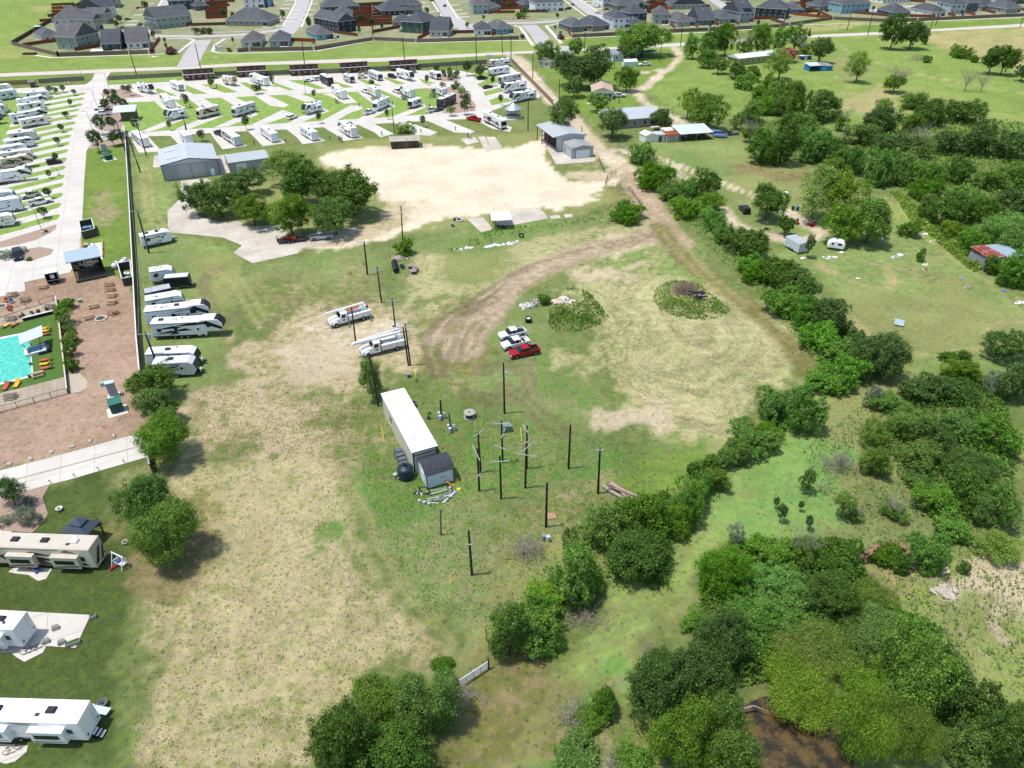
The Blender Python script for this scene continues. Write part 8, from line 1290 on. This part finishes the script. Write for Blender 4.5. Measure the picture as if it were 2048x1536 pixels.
sheet('tank_pad', [[(166, 515), (206, 518), (206, 484), (167, 492)]], mat('E6E4DE', .8, .05), .04); tank((184, 503), .15, 4.0, .62, 'large white gas tank on the pale pad', 'behind the stage roof'); tank((232, 536), .1, 2.6, .55, 'white gas tank standing on grass', 'left of the tank enclosure'); tank((249, 528), .05, 2.6, .55, 'white gas tank on stone slabs', 'above the tank enclosure'); sheet('stone_slabs', [[(240, 541), (268, 537), (266, 516), (236, 522)]], STONE, .03); tank((258, 562), 1.4, 1.6, .35, 'small white tank, lower one', 'inside the tank enclosure'); tank((256, 552), 1.4, 1.6, .35, 'small white tank, upper one', 'inside the tank enclosure')
OR = mat('C98A3C', .7, .1)
for i, (a, b) in enumerate((((164, 514), (166, 488)), ((206, 516), (205, 484)))):
    A_, B_ = P(*a), P(*b); L = float(np.hypot(*(B_ - A_))); r = thing('timber_rail', 'rail', 'orange timber rail', 'along the pale tank pad', a, (A_[0], A_[1], 0), math.atan2(*(B_ - A_)[::-1])); part(r, 'beam', G().box(0, -.1, .5, L, .1, .7, OR))
    for k in range(3): part(r, 'post', G().box(L * k / 2 - .08, -.08, 0, L * k / 2 + .08, .08, .5, OR))
p = P(175, 497); r = thing('generator', 'machine', 'beige generator box', 'on the pale tank pad', (175, 494), (p[0], p[1], 0), .2); part(r, 'case', G().box(-.5, -.5, 0, .5, .5, 1.3, mat('B5A898', .6), .06)); part(r, 'vent', G().box(-.4, -.52, .3, .4, -.5, .9, BLACK)); 
# stage
r, L = on_frame('outdoor_stage', 'stage', 'dark wooden outdoor stage with lettered sign', 'at the top of the sandy court', (154, 566.5), (214, 554)); d = 6.0; DKW = mat('2A2422', .9, .25, 2, rib=4); part(r, 'deck', G().box(0, 0, .0, L, d, .6, mat('6E5C4C', .9, .2, 2, rib=4))); part(r, 'deck_fascia', G().box(-.05, -.15, .05, L + .05, -.01, .5, mat('3C4A42', .9, .2)))
part(r, 'back_wall', G().box(0, d - .2, .6, L, d, 4.6, DKW)); part(r, 'side_wall', G().box(L - .2, 1.5, .6, L, d - .2, 4.5, DKW)); part(r, 'roof', G().add([(-.7, .6, 4.55), (L + .3, .6, 4.55), (L + .3, d + .4, 4.95), (-.7, d + .4, 4.95), (-.7, .6, 4.75), (L + .3, .6, 4.75), (L + .3, d + .4, 5.1), (-.7, d + .4, 5.1)], [(3, 2, 1, 0), (4, 5, 6, 7), (0, 1, 5, 4), (1, 2, 6, 5), (2, 3, 7, 6), (3, 0, 4, 7)], mat('9FB0B8', .5, .05, 1)))
for xx in (.15, 1.4): part(r, 'post', G().box(xx, .9, .6, xx + .15, 1.05, 4.55, mat('1E1A18', .8)))
sb = part(r, 'sign_board', G().box(L * .3, .55, 2.5, L * .86, .62, 4.5, mat('0E1620', .6, .05)).box(L * .29, .53, 2.45, L * .87, .6, 2.52, mat('5A605E', .6)).box(L * .29, .53, 4.48, L * .87, .6, 4.55, mat('5A605E', .6)))
part(r, 'slat_panel', G().box(.3, .5, 2.4, L * .27, .58, 4.45, mat('2C2420', .9)).add([(.4, .49, 3.9), (L * .25, .49, 3.3), (L * .25, .49, 3.5), (.4, .49, 4.1)], [(0, 1, 2, 3)], mat('8A7A64', .8)).add([(.4, .49, 3.3), (L * .25, .49, 2.8), (L * .25, .49, 3.0), (.4, .49, 3.5)], [(0, 1, 2, 3)], mat('8A7A64', .8)))
def text(par, s, size, x, y, z, m):
    cu = D.curves.new('lettering', 'FONT'); cu.body = s; cu.size = size; cu.align_x = 'CENTER'; cu.extrude = .01; cu.materials.append(m); o = D.objects.new('lettering', cu); COL.objects.link(o); me = D.meshes.new_from_object(o); D.objects.remove(o); o = D.objects.new('lettering', me); COL.objects.link(o); o.parent = par; o.location = (x, y, z); o.rotation_euler = (R(90), 0, 0)
LT = mat('E4E0D0', .6, .02)
for s_, sz, z in (('THE NEW OLD', .26, 4.2), ('EL CAMINO', .75, 3.62), ('MOTORCOURT', .36, 3.28), ('SAN MARCOS', .25, 3.0)): text(r, s_, sz, L * .58, .54, z, LT)
p = P(103, 572); r, L = on_frame('food_trailer', 'trailer', 'black open-fronted bar trailer with white roof', 'left of the stage', (97, 571), (122, 566)); part(r, 'body', G().box(0, .1, .3, L, 2.6, .5, BLACK).box(0, 2.5, .3, L, 2.62, 2.6, BLACK).box(0, .1, .3, .1, 2.6, 2.6, BLACK).box(L - .1, .1, .3, L, 2.6, 2.6, mat('B9BEC2', .5))); part(r, 'roof', G().box(-.1, 0, 2.6, L + .1, 2.7, 2.72, mat('DDE0E2', .5, .04), .04)); part(r, 'menu_board', G().box(.9, .04, 1.4, 1.7, .08, 2.2, OFFW)); part(r, 'counter', G().box(.2, -.3, 1.0, L - .2, .08, 1.08, GREY)); wheels(r, [L * .5], 2.6, .34)
# picnic tables
PT_PROTO = []
def picnic(uv, rot, ds, w_, tone=0):
    p = P(*uv); m = mat(('8E6A50', 'A58A72', '77685A')[tone], .85, .2, 4); r = thing('picnic_table', 'picnic table', ds, w_, uv, (p[0], p[1], 0), rot, 'picnic tables')
    part(r, 'table_top', G().box(-.95, -.4, .72, .95, .4, .77, m))
    for s in (-1, 1): part(r, 'bench', G().box(-.95, s * .78 - .14, .42, .95, s * .78 + .14, .46, m))
    for xx in (-.7, .7): part(r, 'leg', G().cyl((xx, -.78, .02), (xx, -.25, .72), .045, m, n=4).cyl((xx, .78, .02), (xx, .25, .72), .045, m, n=4).box(xx - .03, -.8, .36, xx + .03, .8, .42, m))
NS = 'on the sandy court near the fire ring'
for uv, rot, ds, w_, t_ in (((219, 572), .2, 'dark brown picnic table, topmost of a column', NS, 0), ((221, 582), .15, 'brown picnic table, second of a column', NS, 0), ((224, 593), .1, 'brown picnic table, third of a column', NS, 1), ((224, 607), .1, 'picnic table in the stained sand', NS, 1), ((187, 615), .5, 'picnic table left of the column', NS, 1), ((227, 628), -.35, 'large-looking brown picnic table', NS, 0), ((178, 637), .65, 'picnic table left of the stone fire ring', NS, 1), ((87, 576), .35, 'picnic table below the bar trailer', '', 1), ((26, 592), .3, 'grey picnic table near the concrete corner', '', 2), ((51, 602), .4, 'grey picnic table by the rail fence', '', 2), ((101, 616), .1, 'grey picnic table on the upper terrace', 'near the shrubs', 2), ((23, 640), .2, 'long grey picnic table above the lounge chairs', '', 2), ((22, 796), .3, 'grey picnic table on the lower terrace', '', 2), ((77, 752), .55, 'brown picnic table', 'on the pool turf', 1)):
    picnic(uv, rot, ds, w_, t_)
def firering(uv, R0, ds, w_):
    p = P(*uv); r = thing('fire_ring', 'fire pit', ds, w_, uv, (p[0], p[1], 0)); rs = random.Random(int(uv[0]))
    for k in range(12):
        a_ = k * .5236; g = G(); g.T = Matrix.Translation((R0 * math.cos(a_), R0 * math.sin(a_), .12)) @ Matrix.Rotation(a_, 4, 'Z'); g.box(-.17, -.24, -.12, .17, .24, rs.uniform(.08, .2), mat('C4BCAC', .9, .15, 3), .05); part(r, 'stone', g)
    part(r, 'ash', G().cyl((0, 0, 0), (0, 0, .03), R0 * .8, mat('4A4440', .95, .2), n=16))
firering((202, 638), 1.0, 'stone fire ring', 'on the sandy court'); firering((4, 613), .9, 'stone fire ring with chairs', 'at the photo edge')
def chair(uv, rot, c, ds, w_, lounge=False):
    p = P(*uv); m = mat(c, .6, .08); r = thing('lounge_chair' if lounge else 'garden_chair', 'chair', ds, w_, uv, (p[0], p[1], 0), rot, 'coloured chairs')
    if lounge: part(r, 'seat', G().box(-.35, -.95, .28, .35, .35, .36, m)); part(r, 'backrest', G().add([(-.35, .35, .3), (.35, .35, .3), (.35, .95, .85), (-.35, .95, .85), (-.35, .35, .37), (.35, .35, .37), (.35, .9, .9), (-.35, .9, .9)], [(3, 2, 1, 0), (4, 5, 6, 7), (0, 1, 5, 4), (1, 2, 6, 5), (2, 3, 7, 6), (3, 0, 4, 7)], m))
    else: part(r, 'seat', G().add([(-.3, -.3, .38), (.3, -.3, .38), (.3, .3, .28), (-.3, .3, .28), (-.3, -.3, .43), (.3, -.3, .43), (.3, .3, .33), (-.3, .3, .33)], [(3, 2, 1, 0), (4, 5, 6, 7), (0, 1, 5, 4), (1, 2, 6, 5), (2, 3, 7, 6), (3, 0, 4, 7)], m)); part(r, 'backrest', G().box(-.32, .28, .3, .32, .36, 1.0, m, .04)); part(r, 'armrest', G().box(-.42, -.35, .55, -.3, .4, .59, m).box(.3, -.35, .55, .42, .4, .59, m))
    for sx in (-1, 1):
        for sy in (-1, 1): part(r, 'leg', G().box(sx * .3 - .04, sy * (.75 if lounge else .28) - .04, 0, sx * .3 + .04, sy * (.75 if lounge else .28) + .04, .3, m))
YL, RD, BL_ = 'D9A92C', 'B5553A', '5A8AB0'
for uv, rot, c, ds, w_, lg in (((12, 654), 2.9, YL, 'yellow lounger', 'above the pool', 1), ((29, 652), 2.9, RD, 'terracotta lounger', 'above the pool', 1), ((13, 776), .2, RD, 'terracotta lounger', 'below the pool', 1), ((35, 771), .2, YL, 'yellow lounger', 'below the pool', 1), ((92, 722), -1.3, RD, 'upper terracotta lounger of three', 'right of the hot tub', 1), ((92, 730), -1.3, YL, 'yellow lounger between two terracotta ones', 'right of the hot tub', 1), ((94, 738), -1.3, RD, 'lower terracotta lounger of three', 'right of the hot tub', 1),
   ((90, 659), -1.3, YL, 'upper yellow lounger', 'behind the striped canopy', 1), ((92, 664), -1.3, YL, 'lower yellow lounger', 'behind the striped canopy', 1), ((90, 671), -1.3, RD, 'terracotta lounger', 'behind the striped canopy', 1), ((13, 604), .1, RD, 'orange-red chair', 'by the fire ring at the photo edge', 0), ((25, 606), .8, BL_, 'blue chair', 'by the fire ring at the photo edge', 0), ((21, 614), 2.2, RD, 'terracotta chair right of the fire ring', '', 0), ((21, 621), 2.6, 'A03A2A', 'dark red chair below the fire ring', '', 0)): chair(uv, rot, c, ds, w_, bool(lg))
# canopy over the hot tub
r = thing('pool_canopy', 'canopy', 'striped white metal canopy on dark posts', 'over the pool edge and hot tub', (60, 670), tuple(P(70, 710)) + (0,)); o = P(70, 710); c4 = [P(37, 669, 2.9), P(84, 651, 2.9), P(85.5, 672, 2.6), P(39, 690, 2.6)]; vs = [(q[0] - o[0], q[1] - o[1], z) for q, z in zip(c4, (2.9, 2.9, 2.6, 2.6))]; vs += [(a_, b_, c_ + .08) for a_, b_, c_ in vs]
part(r, 'roof', G().add(vs, [(3, 2, 1, 0), (4, 5, 6, 7), (0, 1, 5, 4), (1, 2, 6, 5), (2, 3, 7, 6), (3, 0, 4, 7)], mat('C4CCD4', .5, .04, 1, rib=3, ribax='Y')))
for (u, v), k in (((65, 712), 3), ((81, 708), 2), ((62, 690), 0), ((80, 688), 1)): q = P(u, v) - o; t_ = vs[k]; part(r, 'post', G().cyl((q[0], q[1], 0), (q[0] * .4 + t_[0] * .6, q[1] * .4 + t_[1] * .6, t_[2]), .06, mat('2A3440', .6), n=6))
A_, xx, yy, L = frame((52, 716), (96, 705)); r = thing('hot_tub', 'pool', 'raised blue hot tub with stone rim', 'between the pool and the turf', (74, 700), (A_[0], A_[1], 0), math.atan2(xx[1], xx[0])); d = 3.0; part(r, 'rim', G().box(0, 0, 0, L, .45, .6, CURB).box(0, d - .45, 0, L, d, .6, CURB).box(0, .45, 0, .5, d - .45, .6, CURB).box(L - .6, .45, 0, L, d - .45, .6, mat('A7ADB0', .6))); part(r, 'outer_wall', G().box(L, -.3, 0, L + .5, d + .3, .9, mat('2A2C36', .6)).box(L * .6, -.35, 0, L + .5, -.02, .5, mat('2A2C36', .6))); part(r, 'water', G().box(.5, .45, .1, L - .6, d - .45, .5, mat('2E86A8', .1, .12, 3, spec=.6)))
A_, xx, yy, L = frame((47, 643.5), (109, 628)); r = thing('planter_wall', 'planter', 'long white-topped dark planter', 'between the terrace and the turf', (78, 636), (A_[0], A_[1], 0), math.atan2(xx[1], xx[0])); part(r, 'box', G().box(0, 0, 0, L, .6, .7, mat('2E1C24', .7))); part(r, 'gravel', G().box(.05, .05, .7, L - .05, .55, .74, OFFW))
for k, (fx, c) in enumerate(((.06, 'B'), (.35, 'B'), (.55, 'P'), (.82, 'B'))): q = A_ + xx * L * fx + yy * .3; u_, v_ = proj(q[0], q[1], 1.2); tree(c, u_ - 3.5, v_ - 5, u_ + 3.5, v_ + 4, 'in the long dark planter')
for (u, v), ds in (((62, 730), 'grey pot on the pool rim'), ((23, 768), 'grey pot below the pool'), ((60, 755), 'terracotta pot at the pool corner'), ((41, 635), 'black and white stand on the upper terrace')): p = P(u, v); r = thing('flower_pot', 'pot', ds, '', (u, v), (p[0], p[1], 0)); part(r, 'pot', G().lathe((0, 0, 0), [(.2, 0), (.3, .45), (.24, .45), (.2, .3)], mat('A05040' if 'terra' in ds else '6A6A66', .7), 14)); part(r, 'soil', G().cyl((0, 0, .3), (0, 0, .38), .22, mat('3A3028', .9), n=12))
for u, v in ((19, 929), (62, 918), (103, 905), (145, 894), (181, 883), (228, 873)): p = P(u, v); r = thing('boulder', 'rock', 'pale boulder in the row', 'along the drive lane', (u, v), (p[0], p[1], 0), u, 'boulders along the lane'); part(r, 'stone', G().box(-.4, -.25, 0, .4, .25, .3, mat('B5AD9E', .9, .2, 4), .12))
for u, v in ((101, 966), (149, 953), (197, 940), (248, 925)): p = P(u, v); r = thing('path_light', 'lamp', 'tiny dark path light', 'along the lower edge of the drive lane', (u, v), (p[0], p[1], 0), 0, 'path lights'); part(r, 'stake', G().cyl((0, 0, 0), (0, 0, .5), .04, BLACK, n=6)); part(r, 'cap', G().cyl((0, 0, .5), (0, 0, .58), .14, BLACK, .04, 10))
# gazebo by the motorhome
c4 = [(119, 1067), (170, 1076), (201, 1042), (152, 1030)]; zc = 2.5; w4 = [P(u, v, zc) for u, v in c4]; o = sum(w4) / 4; r = thing('gazebo', 'gazebo', 'dark blue-grey metal gazebo with two-tier roof', 'beside the tan-roofed motorhome', (160, 1055), (o[0], o[1], 0)); GM = mat('46525E', .5, .06, 1, rib=2); GM2 = mat('3C4650', .5, .06)
a_ = (w4[1] - w4[0]); L = float(np.hypot(*a_)); th = math.atan2(a_[1], a_[0]); dd = float(np.hypot(*(w4[2] - w4[1]))); g = G(); g.T = Matrix.Rotation(th, 4, 'Z'); hx, hy = L / 2, dd / 2
k_ = .42; g.add([(-hx, -hy, 2.5), (hx, -hy, 2.5), (hx, hy, 2.5), (-hx, hy, 2.5), (-hx * k_, -hy * k_, 3.3), (hx * k_, -hy * k_, 3.3), (hx * k_, hy * k_, 3.3), (-hx * k_, hy * k_, 3.3), (-hx, -hy, 2.4), (hx, -hy, 2.4), (hx, hy, 2.4), (-hx, hy, 2.4)], [(0, 1, 5, 4), (1, 2, 6, 5), (2, 3, 7, 6), (3, 0, 4, 7), (8, 9, 1, 0), (9, 10, 2, 1), (10, 11, 3, 2), (11, 8, 0, 3)], GM); part(r, 'lower_roof', g)
g = G(); g.T = Matrix.Rotation(th, 4, 'Z'); k_ = .5; g.add([(-hx * k_, -hy * k_, 3.45), (hx * k_, -hy * k_, 3.45), (hx * k_, hy * k_, 3.45), (-hx * k_, hy * k_, 3.45), (0, 0, 4.1)], [(0, 1, 4), (1, 2, 4), (2, 3, 4), (3, 0, 4), (3, 2, 1, 0)], GM); part(r, 'upper_roof', g)
for sx in (-1, 1):
    for sy in (-1, 1): g = G(); g.T = Matrix.Rotation(th, 4, 'Z'); g.box(sx * hx * .88 - .07, sy * hy * .88 - .07, 0, sx * hx * .88 + .07, sy * hy * .88 + .07, 2.45, mat('5A4030', .8)); part(r, 'post', g)
for (u, v), c, ds in (((152, 1060), '8A5A40', 'brown armchair in the gazebo shade'), ((195, 1050), 'B58A5A', 'tan armchair at the gazebo corner')): chair((u, v), .5, c, ds, '')
r = thing('porch_swing', 'swing', 'white slatted garden swing with pillows', 'between the motorhome and the fence trees', (245, 1125), tuple(P(243, 1130)) + (0,), -.45); WS = mat('E4E6E8', .5)
for xx in (-.9, .9): part(r, 'a_frame', G().cyl((xx, -.7, 0), (xx, 0, 1.9), .06, WS, n=4).cyl((xx, .7, 0), (xx, 0, 1.9), .06, WS, n=4).box(xx - .04, -.5, .6, xx + .04, .5, .68, WS))
part(r, 'top_beam', G().box(-1.05, -.06, 1.85, 1.05, .06, 1.95, WS))
for k in range(5): part(r, 'slat', G().box(-.75, -.35 + k * .15, .5, .75, -.25 + k * .15, .54, WS)); part(r, 'back_slat', G().box(-.72 + k * .34, .38, .55, -.62 + k * .34, .43, 1.15, WS))
part(r, 'cushion', G().box(-.6, -.3, .54, 0, .3, .7, mat('3A4A8A', .8), .06))
p = P(229, 1136); r = thing('pillow', 'pillow', 'dark red bundle on the grass', 'beside the white swing', (229, 1136), (p[0], p[1], 0), .9); part(r, 'cover', G().box(-.55, -.2, .0, .55, .2, .35, mat('8E2438', .8, .1), .12))
for (u, v), R0, ds, w_, c in (((120, 1021), .45, 'round white fire bowl', 'on the dark lawn', 'D9D6CC'), ((252, 1088), .4, 'small round stone table', 'near the fence trees', 'B5B0A4'), ((207, 1410), .55, 'round grey fire pit', 'beside the large white trailer', '5A6064')):
    p = P(u, v); r = thing('fire_bowl', 'fire pit', ds, w_, (u, v), (p[0], p[1], 0)); part(r, 'bowl', G().lathe((0, 0, 0), [(R0 * .5, 0), (R0 * .6, .2), (R0, .42), (R0, .5), (R0 * .75, .5), (R0 * .5, .34)], mat(c, .6), 20)); part(r, 'contents', G().box(-.15, -.12, .34, .12, .1, .46, mat('3A3430', .9), .03))
for (u, v), ds in (((187, 1236), 'planter box with plants at the pad tip'), ((93, 1285), 'grey storage box on the pad edge'), ((112, 1258), 'small grey folding box on the pad'), ((124, 1287), 'small grey box at the lower pad edge'), ((147, 1289), 'long planter with plants at the pad corner')):
    p = P(u, v); r = thing('planter_box', 'planter', ds, '', (u, v), (p[0], p[1], .03), .5); s_ = .75 if 'long' in ds else .35; part(r, 'box', G().box(-s_, -.25, 0, s_, .25, .5, mat('A9A69C', .7, .1), .03)); part(r, 'filling', G().box(-s_ + .08, -.18, .5, s_ - .08, .18, .56, mat('3A5A2A' if 'plant' in ds else '8A8880', .9, .2)))
for (u, v), ds, s_ in (((70, 1300), 'dark bicycle on the patio', 1), ((60, 1304), 'grey bicycle on the patio', 1), ((27, 1503), 'bicycle on the lowest patio', 1)):
    p = P(u, v); r = thing('bicycle', 'bicycle', ds, '', (u, v), (p[0], p[1], .03), .6)
    for xx in (-.5, .5): part(r, 'wheel', G().torus((xx, 0, .34), (0, 1, 0), .3, .03, BLACK, 18, 5))
    part(r, 'frame', G().tube([(-.5, 0, .34), (-.1, 0, .35), (.38, 0, .8), (-.2, 0, .82), (-.1, 0, .35)], .025, GREY).tube([(.5, 0, .34), (.38, 0, .95), (.38, -.25, 1.0)], .025, GREY)); part(r, 'seat', G().box(-.35, -.07, .86, -.1, .07, .92, BLACK, .02))
chair((76, 1143), .8, '4A6A90', 'blue camping chair on the curved patio', ''); chair((66, 1139), -.5, 'C0603A', 'orange camping chair on the curved patio', '')
p = P(213, 1470); r = thing('entry_steps', 'steps', 'black and white steps', 'at the rear of the large white trailer', (205, 1468), (p[0], p[1], 0), -.1)
for k in range(3): part(r, 'tread', G().box(-1.1 + k * .33, -.45, .0, -.8 + k * .33, .45, .62 - .2 * k, BLACK)); part(r, 'tread_mat', G().box(-1.08 + k * .33, -.4, .622 - .2 * k, -.82 + k * .33, .4, .63 - .2 * k, OFFW))
p = P(208, 1427); r = thing('clear_cover', 'panel', 'pale tilted plastic cover', 'behind the large white trailer', (208, 1427), (p[0], p[1], 0)); part(r, 'sheet', G().add([(-.9, -.4, .9), (.6, -.5, .5), (.8, .3, .5), (-.8, .4, .9), (-.9, -.4, .95), (.6, -.5, .55), (.8, .3, .55), (-.8, .4, .95)], [(3, 2, 1, 0), (4, 5, 6, 7), (0, 1, 5, 4), (1, 2, 6, 5), (2, 3, 7, 6), (3, 0, 4, 7)], mat('C9D8DC', .3))); part(r, 'leg', G().box(-.8, -.1, 0, -.7, 0, .9, GREY)); part(r, 'leg', G().box(.5, -.1, 0, .6, 0, .5, GREY))
# estate details
p = P(341, 69); r = thing('estate_sign', 'sign', 'beige low wall sign', 'on the estate green', (315, 66), tuple(P(314, 67)) + (0,), .26); part(r, 'panel', G().box(-2.5, -.2, 0, 2.5, .2, 1.8, mat('C4A898', .8))); part(r, 'cap', G().box(-2.6, -.3, 1.8, 2.6, .3, 1.95, OFFW))
r = thing('entry_monument', 'sign', 'white stone entry sign', 'at the estate junction corner', (441, 99), tuple(P(441, 100)) + (0,), .26); part(r, 'wall', G().box(-2.2, -.3, 0, 1.6, .3, 1.8, mat('DAD8D2', .7, .1, 2), .1)); part(r, 'pillar', G().box(-2.6, -.5, 0, -1.8, .5, 2.8, mat('DAD8D2', .7, .1, 2), .08))
r = thing('rock_garden', 'rocks', 'pink granite rock garden', 'on the green beside the white house', (1035, 36), tuple(P(1035, 37)) + (0,)); rs = random.Random(3); g = G()
for k in range(34): x_, y_ = rs.gauss(0, 5), rs.gauss(0, 3); s_ = rs.uniform(.4, 1.1); g.T = Matrix.Translation((x_, y_, s_ * .3)) @ Matrix.Rotation(rs.uniform(0, 3), 4, 'Z'); g.box(-s_, -s_ * .7, -s_ * .3, s_, s_ * .7, s_ * .5, mat('C09C88', .9, .15, 2), s_ * .2)
part(r, 'stones', g); r = thing('trampoline', 'trampoline', 'round trampoline with green skirt', 'in the garden of the dark green house', (804, 62), tuple(P(804, 63)) + (0,)); part(r, 'mat', G().cyl((0, 0, .8), (0, 0, .85), 1.9, BLACK, n=20)); part(r, 'skirt', G().torus((0, 0, .85), (0, 0, 1), 2.0, .14, mat('2E8A6A', .6), 24, 6)); part(r, 'net_poles', G().tube([(1.9, 0, 0), (1.9, 0, 2.4)], .04, BLACK).tube([(-1.9, 0, 0), (-1.9, 0, 2.4)], .04, BLACK).tube([(0, 1.9, 0), (0, 1.9, 2.4)], .04, BLACK).tube([(0, -1.9, 0), (0, -1.9, 2.4)], .04, BLACK))
for (u, v), ds in (((676, 76), 'blue bins behind the blue ranch house'), ((860, 68), 'blue bin beside the dark green house'), ((1925, 31), 'blue tarpaulin bundle by the sage house')): p = P(u, v); r = thing('storage_bin', 'bin', ds, '', (u, v), (p[0], p[1], 0)); part(r, 'body', G().prof([(-.7, 0), (.7, 0), (.8, 1.1), (-.8, 1.1)], -.4, .4, mat('2A5AA0', .6))); part(r, 'lid', G().box(-.85, -.45, 1.1, .85, .45, 1.2, mat('24488A', .6)))
r = thing('stop_sign', 'sign', 'small road sign on a post', 'at the camp corner of the country road', (978, 118), tuple(P(979, 121)) + (0,)); part(r, 'post', G().cyl((0, 0, 0), (0, 0, 2.2), .05, GREY, n=6)); part(r, 'panel', G().box(-1.8, -.05, 1.2, 1.8, .0, 2.6, mat('C9D6DC', .5)))
r = thing('water_trough', 'structure', 'brown covered ditch crossing', 'at the end of the far pavement', (58, 108), tuple(P(60, 109)) + (0,), .1); part(r, 'frame', G().box(-3.2, -1.2, 0, 3.2, 1.2, .9, mat('5A3A34', .9, .2, 2, rib=3)))
r = thing('garden_canopy', 'canopy', 'small white canopy', 'by the dark fence of the upper left estate corner', (77, 57), tuple(P(77, 60)) + (0,)); part(r, 'top', G().box(-2.0, -1.2, 2.1, 2.0, 1.2, 2.3, WHITE, .1)); part(r, 'post', G().box(-1.9, -1.1, 0, -1.8, -1.0, 2.1, GREY)); part(r, 'post', G().box(1.8, -1.1, 0, 1.9, -1.0, 2.1, GREY))
sheet('patio_slabs', [[(180, 103), (206, 102), (208, 98), (184, 98)]], mat('E4E2DC', .8, .05), .04)
# power hookups of the pitches
for u, v in ((268, 295), (414, 291), (509, 289), (572, 286), (660, 279), (764, 271), (842, 266), (911, 261), (381, 214), (405, 217), (501, 232), (719, 213), (859, 215), (785, 209), (434, 176), (610, 167)): p = P(u, v); r = thing('power_pedestal', 'pedestal', 'small dark power pedestal', 'at the end of a camp pitch', (u, v), (p[0], p[1], .06), 0, 'pitch power pedestals'); part(r, 'post', G().box(-.12, -.12, 0, .12, .12, 1.1, mat('4A4A46', .7))); part(r, 'box', G().box(-.2, -.17, .8, .2, .17, 1.3, GREY))
for (u, v), ds in (((683, 283), 'grey equipment cluster beside the slide-out trailer'), ((676, 208), 'silver meter cluster on the camp lawn'), ((940, 277), 'silver pump on the old slab')): p = P(u, v); r = thing('meter_cluster', 'hardware', ds, '', (u, v), (p[0], p[1], 0)); part(r, 'tank', G().cyl((0, 0, .2), (0, 0, 1.5), .45, ALU, n=14)); part(r, 'panel', G().box(-.9, -.2, .3, -.5, .2, 2.0, mat('6E7A78', .6))); part(r, 'pipes', G().tube([(.4, 0, .3), (.4, 0, 2.4), (.8, 0, 2.4)], .05, GALV))
finish_labels()
